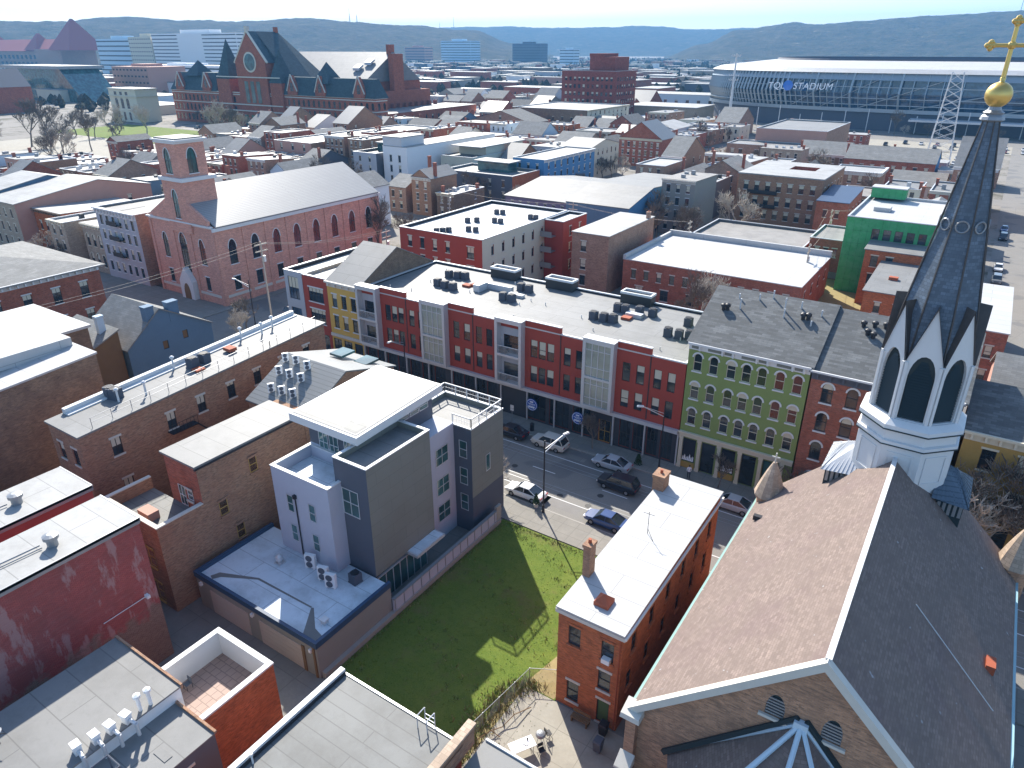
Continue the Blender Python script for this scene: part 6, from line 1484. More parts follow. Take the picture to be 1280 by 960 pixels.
for (ya, yb) in BANDS:
    x = -300.0 if ya < 400 else -460
    while x < 60 and NR < 255:
        w_ = rr.uniform(6.2, 11) if ya < 270 else rr.uniform(8, 19)
        y0 = ya + rr.uniform(0, 1.5); y1 = min(yb, y0 + rr.uniform(.68, .95) * (yb - ya)); p_ = proj(x + w_ / 2, (y0 + y1) / 2, 8)
        r_ = (x, x + w_ - .08, y0, y1)
        if p_ and -40 < p_[0] < 1320 and p_[1] < 990 and free(r_, .25) and rr.random() < (.8 if ya < 340 else .55):
            rowhouse(*r_, rr); NR += 1
            x += w_
        else: x += 2.0
print('rowhouses', NR)
# left of the cross street, small houses seen past the school
for q in ((-175, -163, 30, 48), (-190, -177, 34, 50), (-205, -192, 36, 52)):
    if free(q): rowhouse(*q, rr)
# larger sheds and blocks out to a kilometre and a half
rr = random.Random(9); n = 0; tries = 0
while n < 130 and tries < 6000:
    tries += 1
    d = rr.uniform(330, 1500) ** 1.0; az = R(rr.uniform(-42, 42)) ; fx, fy = -math.sin(YAW), math.cos(YAW)
    a = YAW + R(90) - az; x, y = d * math.cos(a), d * math.sin(a)
    w_, dd = rr.uniform(16, 62), rr.uniform(14, 42); r_ = (x - w_ / 2, x + w_ / 2, y - dd / 2, y + dd / 2)
    if (y < 545 and x > -470) or not free(r_, 6): continue
    h = rr.choice((5, 6, 7, 8, 10, 12, 14)); wall = rr.choice(WALLS + ['concrete', 'cream_paint', 'tan_brick', 'warm_siding']); rm = rr.choice(FLAT + ['white_membrane', 'worn_membrane'])
    kind = 'block' if h > 9 else 'shed'
    side = 'beyond the stadium' if x > -160 else ('behind the turreted hall' if x < -520 and y < 700 else ('beyond the red warehouse' if x > -420 else 'on the far valley floor'))
    B = Bld('industrial_shed' if kind == 'shed' else 'far_block', f"{DESC[wall]} {kind} with {DESC[rm]} flat roof {side}", *r_, h, wall, group='sheds and blocks across the valley floor', tm=None)
    if d < 800: B.grid('S', max(2, int(w_ / 7)), [1.5 + 3.6 * k for k in range(max(1, int(h / 3.8)))], 2.0, 1.7, bars=0); B.walls('flat').roof(rm, over=.3, th=.4)
    else: B.walls('flat').roof(rm, over=.3, th=.4)
    n += 1
# far town and winter tree belts that read as one mass
rr = random.Random(21); b = MB()
for _ in range(1500):
    d = rr.uniform(900, 3300); a = YAW + R(90) - R(rr.uniform(-44, 44)); x, y = d * math.cos(a), d * math.sin(a)
    w_, dd, h = rr.uniform(10, 46), rr.uniform(10, 32), rr.uniform(4, 12)
    if x > -240 and y < 740: continue
    i = rr.randrange(7); b.box(x - w_ / 2, x + w_ / 2, y - dd / 2, y + dd / 2, 0, h - .4, i, False); b.box(x - w_ / 2 - .3, x + w_ / 2 + .3, y - dd / 2 - .3, y + dd / 2 + .3, h - .4, h, 7 + rr.randrange(2))
tag(b.build('far_town', ['red_brick', 'mauve_brick', 'tan_brick', 'cream_paint', 'white_paint', 'concrete', 'slate_siding', 'white_membrane', 'grey_membrane']), 'small far-off roofs of the town spread over the valley floor', 'town', None, 'stuff')
b = MB()
def clump(mb, x, y, z, r, h, rng):
    n = 6; rings = []
    for j, (q, s_) in enumerate(((0, .45), (.3, 1), (.65, .85), (1, .12))): rings.append([(x + r * s_ * rng.uniform(.65, 1.25) * math.cos(2 * math.pi * k / n + j), y + r * s_ * rng.uniform(.65, 1.25) * math.sin(2 * math.pi * k / n + j), z + h * q) for k in range(n)])
    mb.loft(rings, 0, False, True)
for _ in range(4200):
    d = rr.uniform(560, 3400); a = YAW + R(90) - R(rr.uniform(-44, 44)); x, y = d * math.cos(a), d * math.sin(a)
    if x > -220 and y < 740: continue
    if not free((x - 4, x + 4, y - 4, y + 4), 0): continue
    for k in range(1 if d < 900 else 2): clump(b, x + k * 7, y + rr.uniform(-5, 5), -.5, rr.uniform(3, 6), rr.uniform(5, 12), rr)
tag(b.build('far_trees', 'woodland'), 'bare brown winter trees far across the valley floor', 'trees', None, 'stuff')

# hills
from mathutils import noise as mno
def hill(name, az0, az1, r0, r1, prof, label, seed):
    b = MB(); NA_, NR_ = 330, 40; g = []
    for i in range(NA_ + 1):
        az = az0 + (az1 - az0) * i / NA_; a = YAW + R(90) - R(az); row = []
        for j in range(NR_ + 1):
            t = j / NR_; r = r0 + (r1 - r0) * t; x, y = r * math.cos(a), r * math.sin(a)
            s_ = min(1, t / .55); s_ = s_ * s_ * (3 - 2 * s_); hh = prof(az) * s_ * (1 - .3 * max(0, t - .55) / .45)
            n1 = mno.fractal(Vector((x * .0022, y * .0022, seed)), .9, 2.1, 6); n2 = mno.noise(Vector((x * .035, y * .035, seed + 7)))
            hh += s_ * (n1 * 16 * min(1, 1.6 - t) + n2 * 3.2) if 0 < j < NR_ else 0
            row.append((x, y, max(-2, hh) if j else -5))
        g.append(row)
    for i in range(NA_):
        for j in range(NR_): b.face([g[i][j], g[i][j + 1], g[i + 1][j + 1], g[i + 1][j]])
    return struct(b.build(name, 'woodland'), label)
def interp(pts):
    def f(x):
        for (a, p), (c, q) in zip(pts[:-1], pts[1:]):
            if x <= c: t = max(0, (x - a) / (c - a)); t = t * t * (3 - 2 * t); return p + (q - p) * t
        return pts[-1][1]
    return f
hill('hill', -50, 3, 2300, 4200, interp([(-50, 118), (-38, 132), (-24, 142), (-15, 150), (-8, 134), (-3, 108), (0, 60), (3, 10)]), 'wooded hill along the left skyline', 1)
hill('far_hill', -18, 24, 4600, 7200, interp([(-18, 175), (-6, 186), (5, 188), (14, 178), (24, 180)]), 'long bluish ridge on the central skyline', 2)
hill('hill', 11, 52, 2500, 4600, interp([(11, 5), (13.5, 60), (16, 112), (20, 140), (25, 156), (33, 172), (45, 178), (52, 178)]), 'wooded hill rising on the right skyline', 3)
rr = random.Random(3)
for (az, r, h, lab) in ((-11.5, 3300, 62, 'thin radio mast on the left hill above the hall'), (-11.0, 3330, 40, 'shorter radio mast on the left hill'), (-4.2, 5700, 75, 'tallest radio mast on the central skyline'), (-5.2, 5700, 45, 'short radio mast left of the tallest on the central skyline'), (32.4, 3600, 75, 'lattice transmission mast on the right hill')):
    a = YAW + R(90) - R(az); g_ = 190 if r > 5000 else (150 if az < 0 else 178)
    m_ = empty('radio_mast', lab, 'mast', (r * math.cos(a), r * math.sin(a), g_ - 20))
    b = MB(); b.tube((0, 0, 0), (0, 0, h), 1.7, .9, 4); b.build('mast', 'grey_metal', m_)
# ------------------------------------------------------------------ trees
def bare_tree(seed, h, spread=.62, twig=.02, trunkr=.2, levels=5):
    rng = random.Random(seed); tr, cr = MB(), MB()
    def grow(p, d, L, r, lev):
        d = d.normalized(); mid = p + d * L * .5 + Vector((rng.uniform(-1, 1), rng.uniform(-1, 1), rng.uniform(-.3, .6))) * L * .07; q = mid + (d + Vector((rng.uniform(-.2, .2), rng.uniform(-.2, .2), .12))).normalized() * L * .5
        mb = tr if lev == 0 else cr; n = 7 if lev == 0 else (4 if lev < 3 else 3)
        mb.tube(p, mid, r, r * .82, n, cap=False); mb.tube(mid, q, r * .82, r * .6, n, cap=False)
        if lev >= levels: return
        k = (4, 4, 4, 3, 3, 3)[lev] + rng.choice((0, 0, 1))
        for i in range(k):
            ax = Vector((rng.gauss(0, 1), rng.gauss(0, 1), rng.gauss(0, .35))).normalized()
            nd_ = (d * rng.uniform(.7, 1.1) + ax * spread * rng.uniform(.7, 1.35) + Vector((0, 0, .18))).normalized()
            st_ = q if i < 2 else p.lerp(q, rng.uniform(.55, .95))
            grow(st_, nd_, L * rng.uniform(.58, .8), max(twig, r * .58), lev + 1)
    grow(Vector((0, 0, -.1)), Vector((rng.uniform(-.05, .05), rng.uniform(-.05, .05), 1)), h * .3, trunkr, 0)
    return tr, cr
TREE = []
for i, (seed, h, sp, tw, m) in enumerate(((3, 9, .7, .03, 'bark'), (8, 11, .62, .034, 'bark'), (15, 10, .75, .032, 'pale_bark'), (23, 13, .66, .04, 'bark'))):
    tr, cr = bare_tree(seed, h, sp, tw); TREE.append((tr.mesh('trunk', [m]), cr.mesh('crown', [m])))
NT = [0]
def tree(x, y, s, k, label, z=0, grp='bare winter trees'):
    o = empty('bare_tree', label, 'tree', (x, y, z), rnd.uniform(0, 6.28), grp); o.scale = (s, s, s)
    link('trunk', TREE[k][0], o); link('crown', TREE[k][1], o); return o
tree(-38.2, 53.0, .78, 2, 'pale bare street tree at the kerb right behind the modern house', .13)
tree(-33.0, 67.5, .5, 1, 'small bare street tree in the far pavement pit', .13)
tree(-10.4, 68.0, .72, 0, 'bare tree in front of the red arched building', .13); tree(-6.6, 66.9, .7, 1, 'bare tree partly behind the conical church pinnacle', .13); tree(-17.5, 67.6, .42, 1, 'slim bare sapling in front of the green arcade', .13)
tree(-52, 67.5, .45, 0, 'small bare tree before the shops of the red block', .13)
tree(-101.5, 70.5, .8, 0, 'bare tree on the corner left of the grey corner building', .13); tree(-97.5, 66, .7, 2, 'pale bare tree at the street corner by the long brick walk-up', .13); tree(-104, 58, .6, 2, 'bare tree on the near corner beside the blue gabled house')
for i, (x, y, s, k) in enumerate(((-119, 121.6, 1.15, 1), (-114, 117, 1.2, 3), (-123, 126, 1.1, 1), (-117, 130, 1.15, 0))): tree(x, y, s, k, f"{('tall', 'big', 'mid-sized', 'reddish')[i]} bare tree behind the pink church")
tree(-52, 181, 1.5, 2, 'large pale bare tree left of the light well block'); tree(-64, 176, .9, 0, 'bare tree beside the blue wall building')
for i, (x, y, s, k) in enumerate(((5, 66.9, 1.15, 2), (8.5, 67.3, 1.2, 1), (3.2, 67.5, 1.15, 2), (11.5, 66.8, 1.1, 3), (6.6, 68.3, 1.05, 2), (1.4, 68.2, 1.2, 2), (9.8, 68.6, 1.1, 0), (4.2, 68.9, 1.1, 1))): tree(x, y, s, k, 'bare tangled tree before the ochre building', .13)
tree(-172, 72.5, .9, 2, 'pale bare tree before the orange-sided rowhouse', .1); tree(-166, 73, .8, 0, 'bare tree left of the cream arched rowhouse', .1)
for i in range(26):
    x, y = rnd.uniform(-440, -306), rnd.uniform(125, 262)
    tree(x, y, rnd.uniform(1.3, 2.5), rnd.randrange(4), 'bare tree standing in the park at left')
for i in range(8): tree(-430 + i * 17, 290 + rnd.uniform(-4, 2), rnd.uniform(.8, 1.1), rnd.randrange(4), 'bare tree in front of the turreted hall')
for i in range(14): x, y = rnd.uniform(-215, -165), rnd.uniform(305, 350); tree(x, y, rnd.uniform(.9, 1.3), rnd.choice((0, 1, 3)), 'bare tree before the cream-fronted building') if free((x - 1, x + 1, y - 1, y + 1), .3) else None
n = 0
while n < 120:
    x, y = rnd.uniform(-300, 50), rnd.uniform(90, 540)
    p_ = proj(x, y, 5)
    if p_ and 0 < p_[0] < 1290 and free((x - .6, x + .6, y - .6, y + .6), .2): n += 1; tree(x, y, rnd.uniform(.6, 1.15), rnd.randrange(4), f'bare tree near {near_mark(x, y)}')
def evergreen(x, y, z, r, h, name, label, cat='shrub', pot=None):
    o = empty(name, label, cat, (x, y, z)); rng = random.Random(int(x * 10)); b = MB(); z0 = .45 if pot else 0
    for k in range(260):
        t = rng.random(); a = rng.uniform(0, 6.28); q = r * math.sqrt(rng.random()) * (1 - .75 * t) ; c = Vector((q * math.cos(a), q * math.sin(a), z0 + h * t)); d = Vector((rng.gauss(0, 1), rng.gauss(0, 1), rng.gauss(0, 1))).normalized() * .09; e = d.orthogonal().normalized() * .07
        b.face([c - d, c + e, c + d, c - e])
    b.build('foliage', 'evergreen', o)
    b = MB(); b.tube((0, 0, 0), (0, 0, z0 + h * .7), .035, n=5); b.build('stem', 'bark', o)
    if pot: b = MB(); b.lathe((0, 0, 0), [(.22, 0), (.32, .5), (.27, .5), (.25, .4)], 12); b.build('pot', pot, o)
evergreen(-32.3, 54.0 - .6, .13, .4, 1.2, 'potted_evergreen', 'small clipped evergreen in a pale pot at the near kerb', 'plant', 'stone_trim')
evergreen(-26.9, 67.3, .13, .5, 1.3, 'clipped_evergreen', 'round dark evergreen bush on the far pavement')
b = MB(); rg = random.Random(77)
for k in range(2600):
    t = rg.random(); x = -21.6 + rg.gauss(0, .55) + (2.4 * max(0, t - .8) * 5 * .6); y = 22.5 + t * 11.5 ; hgt_ = rg.uniform(.1, .55) * (1.6 if rg.random() < .15 else 1); a = rg.uniform(0, 6.28)
    c = Vector((x, y, .05)); q = Vector((math.cos(a), math.sin(a), 0)) * .04; l = Vector((rg.gauss(0, .18), rg.gauss(0, .18), hgt_))
    b.face([c - q, c + q, c + l], 0 if rg.random() < .6 else 1)
for k in range(2600):
    q_ = rg.random()
    if q_ < .4: x, y = -33.85 + abs(rg.gauss(0, .22)), rg.uniform(25.4, 49)
    elif q_ < .6: x, y = rg.uniform(-33.5, -18.4), 49.6 - abs(rg.gauss(0, .25))
    else: cx_ = rg.randrange(60); x, y = -33 + (cx_ * 7.31) % 14.2 + rg.gauss(0, .22), 26 + (cx_ * 3.77) % 23 + rg.gauss(0, .22)
    if not (-34 < x < -18.3 and 25.4 < y < 49.8): continue
    a = rg.uniform(0, 6.28); c = Vector((x, y, .05)); q = Vector((math.cos(a), math.sin(a), 0)) * .035; b.face([c - q, c + q, c + Vector((rg.gauss(0, .08), rg.gauss(0, .08), rg.uniform(.05, .26)))], 0 if rg.random() < .35 else 1)
tag(b.build('weeds', ['dry_weed', 'green_weed']), 'dry and green weeds growing along the wire fence', 'weeds', None, 'stuff')
b = MB()
for k in range(3200):
    x, y = rg.uniform(-34, -18.3), rg.uniform(25.4, 49.8)
    if rg.random() < .35 and x < -33.2: pass
    a = rg.uniform(0, 6.28); c = Vector((x, y, .05)); q = Vector((math.cos(a), math.sin(a), 0)) * .05; b.face([c - q, c + q, c + Vector((rg.gauss(0, .05), rg.gauss(0, .05), rg.uniform(.03, .08)))], 0)
tag(b.build('grass_tufts', ['grass']), 'short rough grass tufts over the empty lot lawn', 'grass', None, 'stuff')

# ------------------------------------------------------------------ vehicles
def make_car(name, label, kind, col):
    L, W_, H_ = {'sedan': (4.6, 1.8, 1.45), 'suv': (4.6, 1.86, 1.72), 'van': (5.4, 2.0, 2.3)}[kind]
    o = empty(name, label, 'car' if kind != 'van' else 'van'); a = L / 2; w = W_ / 2; bl = {'sedan': .92, 'suv': 1.05, 'van': 1.2}[kind]; gc = .22
    b = MB()
    st_ = {'sedan': [(-a, .72, .42, .66), (-a + .12, .86, .3, .74), (-a + .7, .97, gc, .82), (-a + 1.35, 1, gc, bl - .02), (.2, 1, gc, bl), (a - .9, 1, gc, bl + .02), (a - .25, .95, gc, bl), (a - .06, .88, .32, bl - .08), (a, .8, .42, .72)],
           'suv': [(-a, .75, .45, .8), (-a + .12, .88, .32, .95), (-a + .7, .98, gc, 1.0), (-a + 1.2, 1, gc, bl), (.2, 1, gc, bl), (a - .6, 1, gc, bl + .02), (a - .12, .94, .28, bl), (a, .86, .42, .9)],
           'van': [(-a, .78, .4, .9), (-a + .1, .9, .3, 1.02), (-a + .75, .98, gc, 1.15), (-a + 1.2, 1, gc, bl), (0, 1, gc, bl), (a - .1, 1, gc, bl), (a, .97, .35, bl)]}[kind]
    rings = []
    for x, f, z0, z1 in st_:
        y = w * f; zm = (z0 + z1) / 2; rings.append([(x, -y * .86, z0), (x, y * .86, z0), (x, y * .98, z0 + .12), (x, y, zm), (x, y * .975, z1 - .08), (x, y * .9, z1), (x, -y * .9, z1), (x, -y * .975, z1 - .08), (x, -y, zm), (x, -y * .98, z0 + .12)])
    b.loft(rings)
    gx_ = {'sedan': (-1.15, -.45, .75, 1.75), 'suv': (-1.25, -.6, 1.75, 2.15), 'van': (-1.75, -1.1, 2.5, 2.62)}[kind]
    wb, wt = w * .88, w * (.7 if kind == 'sedan' else .78 if kind == 'suv' else .9); zt = H_ - .05
    top = [(gx_[1] - .02, -wt - .01, zt), (gx_[2] + .02, -wt - .01, zt), (gx_[2] + .02, wt + .01, zt), (gx_[1] - .02, wt + .01, zt)]
    b.loft([top, [(p[0] * .99 + .0, p[1] * .9, H_) for p in top]])
    lo = [(gx_[0], -wb, bl), (gx_[3], -wb, bl), (gx_[3], wb, bl), (gx_[0], wb, bl)]
    for i in range(4): b.tube(lo[i], top[i], .05, .045, 5, cap=False)
    for sy in (-1, 1): xm = (gx_[1] + gx_[2]) / 2; b.tube((xm, sy * (wb + .004), bl), (xm, sy * (wt + .012), zt), .04, .04, 4, cap=False)
    if kind == 'van': b.box(gx_[1] + .9, a - .05, -w * .97, w * .97, bl - .1, H_ - .02)
    b.build('body', col, o, smooth=False)
    b = MB(); tp = [(gx_[1], -wt, zt), (gx_[2], -wt, zt), (gx_[2], wt, zt), (gx_[1], wt, zt)]; b.loft([lo, tp], 0, False, False); b.build('windows', 'glass', o)
    for sx in (-1, 1):
        for sy in (-1, 1):
            cx_ = sx * (L * .29) ; b = MB(); y0 = sy * (w - .21); y1 = sy * (w + .01); b.tube((cx_, y0, .33), (cx_, y1, .33), .33, .33, 16); wl = b.build('wheel', 'rubber', o)
            b = MB(); b.tube((cx_, y1 - sy * .02, .33), (cx_, y1 + sy * .012, .33), .2, .18, 10); link('rim', b.mesh('rim', ['grey_metal']), wl)
    for sy in (-1, 1):
        b = MB(); y = sy * w * .66; b.box(-a - .012, -a + .3, y - .2, y + .2, .62, .72); b.build('headlight', 'head_lamp', o)
        b = MB(); b.box(a - .16, a + .012, y - .18, y + .2, .7, .84); b.build('tail_light', 'tail_lamp', o)
    return o
def put(o, x, y, rz=0, z=.012): o.location = (x, y, z); o.rotation_euler = (0, 0, R(rz)); return o
put(make_car('parked_car', 'white sedan parked at the near kerb beside the street lamp', 'sedan', 'white_car'), -34.4, 54.7)
put(make_car('parked_car', 'silver sedan parked at far kerb in shadow before the shops', 'sedan', 'silver_car'), -29.2, 65.1)
put(make_car('parked_car', 'cream white SUV with roof rack at the far kerb', 'suv', 'beige_car'), -37.6, 65.2)
put(make_car('moving_car', 'black SUV driving in the shaded lane', 'suv', 'black_car'), -26.7, 61.6)
put(make_car('parked_car', 'dark blue sedan parked beside the small brick house', 'sedan', 'blue_car'), -24.8, 54.9)
put(make_car('parked_car', 'silver grey sedan right of the small brick house at the far kerb', 'sedan', 'silver_car'), -15.0, 64.8)
put(make_car('parked_car', 'black hatchback at the far kerb behind the modern house', 'suv', 'grey_car'), -48.2, 65.1)
put(make_car('parked_car', 'black sedan with red tail lights at far kerb next to modern house', 'sedan', 'black_car'), -43.2, 65.0)
put(make_car('parked_car', 'white van at the far right street', 'van', 'white_car'), 7.8, 118.6, 10); put(make_car('parked_car', 'second white van close behind the first, far right street', 'van', 'white_car'), 8.6, 122, 10)
protos = [make_car('parked_car', 'white parked car', 'sedan', 'white_car'), make_car('parked_car', 'grey parked SUV', 'suv', 'grey_car'), make_car('parked_car', 'blue parked car', 'sedan', 'blue_car'), make_car('parked_car', 'red parked car', 'sedan', 'red_car'), make_car('parked_car', 'black parked SUV', 'suv', 'black_car')]
spots = []
for k in range(9): spots.append((-101.2, 80 + k * 7.3, 90))
for k in range(7): spots.append((-125 - k * 6.3, 55.2, 0))
for k in range(26): spots.append((-64 + (k % 13) * 7.2, 412 + (k // 13) * 14, 90))
for k in range(18): spots.append((-46 + (k % 6) * 7.5, 340 + (k // 6) * 18, 90))
for k in range(16): spots.append((-425 + k * 8, 273.5, 0))
for k in range(14): spots.append((-300 + k * 21, 153, 0))
for k in range(10): spots.append((5.2, 130 + k * 11, 90))
for k in range(10): spots.append((-99.8, 172 + k * 11, 90))
CN = ['white', 'grey', 'blue', 'red', 'black']; used = set()
for (x, y, rz) in spots:
    if rnd.random() < .22: continue
    k = rnd.choice((0, 0, 1, 1, 2, 3, 4)); lab = f"{CN[k]} {'SUV' if k in (1, 4) else 'car'} parked near {near_mark(x, y)}"
    if k not in used: put(protos[k], x, y, rz); protos[k]['label'] = lab; protos[k]['group'] = 'cars parked along the back streets'; used.add(k)
    else: proto_copy(('car', k), protos[k], (x, y, .012), R(rz), lab)
t_ = empty('box_truck', 'white box truck parked in the building lot', 'truck', (-25.2, 147.5, .01), R(75 - 180 + 15))
b = MB(); b.box(-1.6, 3.4, -1.15, 1.15, .75, 3.1); b.build('cargo_box', 'white_car', t_)
b = MB(); b.loft([[(-3.3, -1.0, .5), (-1.65, -1.0, .5), (-1.65, 1.0, .5), (-3.3, 1.0, .5)], [(-3.3, -1.0, 1.35), (-1.65, -1.0, 1.35), (-1.65, 1.0, 1.35), (-3.3, 1.0, 1.35)], [(-2.6, -.9, 2.3), (-1.65, -.9, 2.3), (-1.65, .9, 2.3), (-2.6, .9, 2.3)]]); b.build('cab', 'white_car', t_)
b = MB(); b.face([(-3.2, -.85, 1.45), (-3.2, .85, 1.45), (-2.68, .78, 2.2), (-2.68, -.78, 2.2)]); b.build('windscreen', 'glass', t_)
for sx in (-2.5, 2.2):
    for sy in (-1, 1): b = MB(); b.tube((sx, sy * .8, .45), (sx, sy * 1.12, .45), .45, .45, 14); b.build('wheel', 'rubber', t_)
for k, (x, y) in enumerate(((-26, 163), (-23, 159))):
    d_ = empty('dumpster', ('open dark waste skip behind the box truck', 'second waste skip beside the dirt pile')[k], 'skip', (x, y, .01)); b = MB()
    b.loft([[(-1.6, -1, .1), (1.6, -1, .1), (1.6, 1, .1), (-1.6, 1, .1)], [(-2, -1.1, 1.5), (2, -1.1, 1.5), (2, 1.1, 1.5), (-2, 1.1, 1.5)]], 0, True, False); b.build('bin', 'grey_metal', d_)
    b = MB(); b.box(-1.85, 1.85, -1, 1, .9, 1.0); b.build('rubbish', 'brown_wood', d_)

# ------------------------------------------------------------------ street furniture, poles, wires
def lamp(x, y, ang, label):
    o = empty('street_lamp', label, 'street lamp', (x, y, .13), R(ang))
    b = MB(); b.tube((0, 0, 0), (0, 0, .9), .16, .13, 10); b.tube((0, 0, .9), (0, 0, 8.6), .09, .07, 8); b.build('pole', 'black_metal', o)
    b = MB(); b.tube((0, 0, 7.2), (2.4, 0, 8.5), .05, .05, 6); b.tube((0, 0, 7.6), (2.4, .0, 8.5), .03, .03, 5); b.build('arm', 'pale_metal', o)
    b = MB(); b.loft([[(2.3, -.12, 8.45), (3.1, -.17, 8.5), (3.1, .17, 8.5), (2.3, .12, 8.45)], [(2.35, -.1, 8.6), (3.0, -.12, 8.66), (3.0, .12, 8.66), (2.35, .1, 8.6)]]); b.build('lamp_head', 'white_trim', o); return o
lamp(-31.2, 53.35 - .3, 68, 'black street lamp at the near kerb beside the white sedan'); lamp(-24.2, 66.9, 215, 'street lamp on far pavement before the green building')
lamp(-62, 66.9, 270, 'street lamp before the shops of the long red block'); lamp(-101, 72, 200, 'street lamp at the corner by the pink church')
o = empty('parking_meter_sign', 'small white street sign on a thin post by the shops', 'sign', (-44.6, 67.4, .13)); b = MB(); b.tube((0, 0, 0), (0, 0, 2.6), .035, n=6); b.build('post', 'grey_metal', o); b = MB(); b.box(-.25, .25, -.03, .0, 1.9, 2.2); b.box(-.25, .25, -.03, 0, 2.25, 2.7); b.build('sign_plate', 'white_trim', o)
o = empty('litter_bin', 'dark litter bin on the far pavement near the cream SUV', 'bin', (-41.5, 67.3, .13)); b = MB(); b.lathe((0, 0, 0), [(.25, 0), (.28, .9), (.3, .95), (.12, 1.1)], 12); b.build('bin', 'black_metal', o)
for k, (x, lab) in enumerate(((-33.0, 'dark soil tree pit before the shops'), (-45, 'dark soil tree pit beside the street sign'), (-12.5, 'dark soil tree pit behind the silver grey sedan'))): b = MB(); b.box(x - 1.6, x + 1.6, 66.7, 67.9, .13, .15); tag(b.build('tree_pit', 'dark_concrete'), lab, 'tree pit')
b = MB(); [b.tube((-13.2 + 1.1 * math.cos(0), 61, .006), (-13.2, 61, .012), .3, .3, 16) for _ in (0,)]
def pole(x, y, h, label, rz=0, arms=2):
    o = empty('utility_pole', label, 'utility pole', (x, y, 0), R(rz)); b = MB(); b.tube((0, 0, 0), (0, 0, h), .17, .12, 8); b.build('pole', 'pale_bark', o)
    for k in range(arms):
        b = MB(); z = h - .5 - k * 1.1; b.box(-1.2, 1.2, -.08, .08, z - .08, z + .08)
        for q in (-1.05, -.5, .5, 1.05): b.tube((q, 0, z + .08), (q, 0, z + .3), .05, .03, 6)
        b.build('crossarm', 'pale_bark', o)
    b = MB(); b.tube((.3, -.1, h - 3.4), (.3, -.1, h - 2.4), .24, .24, 10); b.build('transformer', 'pale_metal', o); return o
POLES = [(-97.6, 73, 15.5), (-103.4, 20, 14), (-25.9, 140, 11), (-52.5, 148.8, 10.5), (-29.5, 178, 10.5), (-100, 105, 11), (-83, 152, 10.5), (-12.5, 205, 10.5), (-120, 151, 10.5)]
pl = ['wooden utility pole at the corner before the pink church', 'wooden utility pole near the school building', 'wooden utility pole with crossarms beside the box truck', 'utility pole behind the white-roofed terrace', 'utility pole at the back of the building lot', 'utility pole at the far corner of the pink church', 'utility pole behind the courtyard apartments', 'utility pole near the green clad building', 'utility pole left of the courtyard apartments']
for (x, y, h), lab in zip(POLES, pl): pole(x, y, h, lab, rnd.choice((0, 90)))
def wire(i, j, q, label):
    (x0, y0, h0), (x1, y1, h1) = POLES[i], POLES[j]; b = MB(); n = 14; P0 = Vector((x0 + q, y0, h0 - .3)); P1 = Vector((x1 + q, y1, h1 - .3)); prev = None; sag = (P1 - P0).length * .025
    for k in range(n + 1):
        t = k / n; p = P0.lerp(P1, t) - Vector((0, 0, sag * 4 * t * (1 - t)))
        if prev is not None: b.tube(prev, p, .022, n=4, cap=False)
        prev = p
    tag(b.build('power_wire', 'pale_bark'), label, 'wire', 'overhead power wires')
k_ = 0
for i, j, lab in ((0, 1, 'overhead wire crossing the street left of the long red block'), (0, 5, 'overhead wire along the side of the pink church'), (2, 4, 'overhead wire over the building lot'), (3, 6, 'overhead wire behind the white-roofed terrace'), (4, 7, 'overhead wire by the green clad building'), (6, 8, 'overhead wire behind the courtyard apartments')):
    for q in (-.9, .6): wire(i, j, q, lab + (', left strand' if q < 0 else ', right strand'))

# ------------------------------------------------------------------ rooftop equipment
def condenser(label, s=1.0):
    o = empty('air_conditioner', label, 'air conditioner', group='rooftop condensers'); b = MB(); b.box(-.42, .42, -.42, .42, .12, 1.0); b.box(-.47, .47, -.47, .47, 0, .12)
    for k in range(7): b.box(-.44, .44, -.44, .44, .2 + k * .11, .23 + k * .11)
    b.build('casing', 'slate_siding', o); b = MB(); b.tube((0, 0, 1.0), (0, 0, 1.06), .4, .4, 14); [b.box(-.4, .4, -.02 + q, .02 + q, 1.06, 1.075) for q in (-.2, 0, .2)]; b.build('fan_grille', 'black_metal', o); return o
AC = condenser('x'); first = [True]
def ac(x, y, z, label, s=1.0):
    if first[0]: AC.location = (x, y, z); AC['label'] = label; AC.scale = (s, s, s); first[0] = False
    else: proto_copy('ac', AC, (x, y, z), rnd.choice((0, R(8), R(-6))), label, s)
for (x, y) in [(-64.3, 77.5), (-62.7, 77.2), (-61.2, 77.1), (-65.5, 81.7), (-64.1, 82.0), (-62.9, 82.3), (-52.7, 77.4), (-51.3, 77.4), (-52.9, 82.3), (-51.5, 82.2), (-38.7, 77.4), (-37.3, 77.5), (-36.1, 77.7), (-37.5, 81.9), (-36.4, 81.9), (-34.6, 82.4), (-32.8, 82.5), (-28.5, 77.1), (-27.1, 77.1), (-27.7, 81.8), (-26.0, 77.6)]: ac(x, y, 12.57, 'dark air conditioner on the long red block roof', 1.08)
for (x, y) in [(-87.0, 105.2), (-86.2, 106.1), (-85.5, 107.1), (-87.5, 115.8), (-86.1, 117.1), (-82.9, 118.8), (-81.4, 118.8), (-87.2, 125.8), (-85.9, 126.2), (-82.8, 109.8), (-81.2, 110.0), (-78.5, 125.5), (-77.3, 125.7)]: ac(x, y, 11.9, 'dark air conditioner on the cream courtyard apartments roof', .95)
for k in range(10): ac(19 + (k % 5) * 2.4, 158 + (k // 5) * 4, 11.8, 'dark air conditioner on the corniced brick building roof', 1.3)
for (x, y) in ((-67 + .4, 30.1), (-65.8, 30.2)): ac(x, y, 13.35, 'air conditioner on the long brick walk-up roof near its end', 1.1)
for (x, y) in ((-65.2, 38.2), (-65.2, 39.6)): ac(x, y, 13.85, 'air conditioner on the long brick walk-up roof halfway along', 1.1)
ac(-37.0, 32.0, 3.27, 'dark square condenser in the corner of the garage roof', .95)
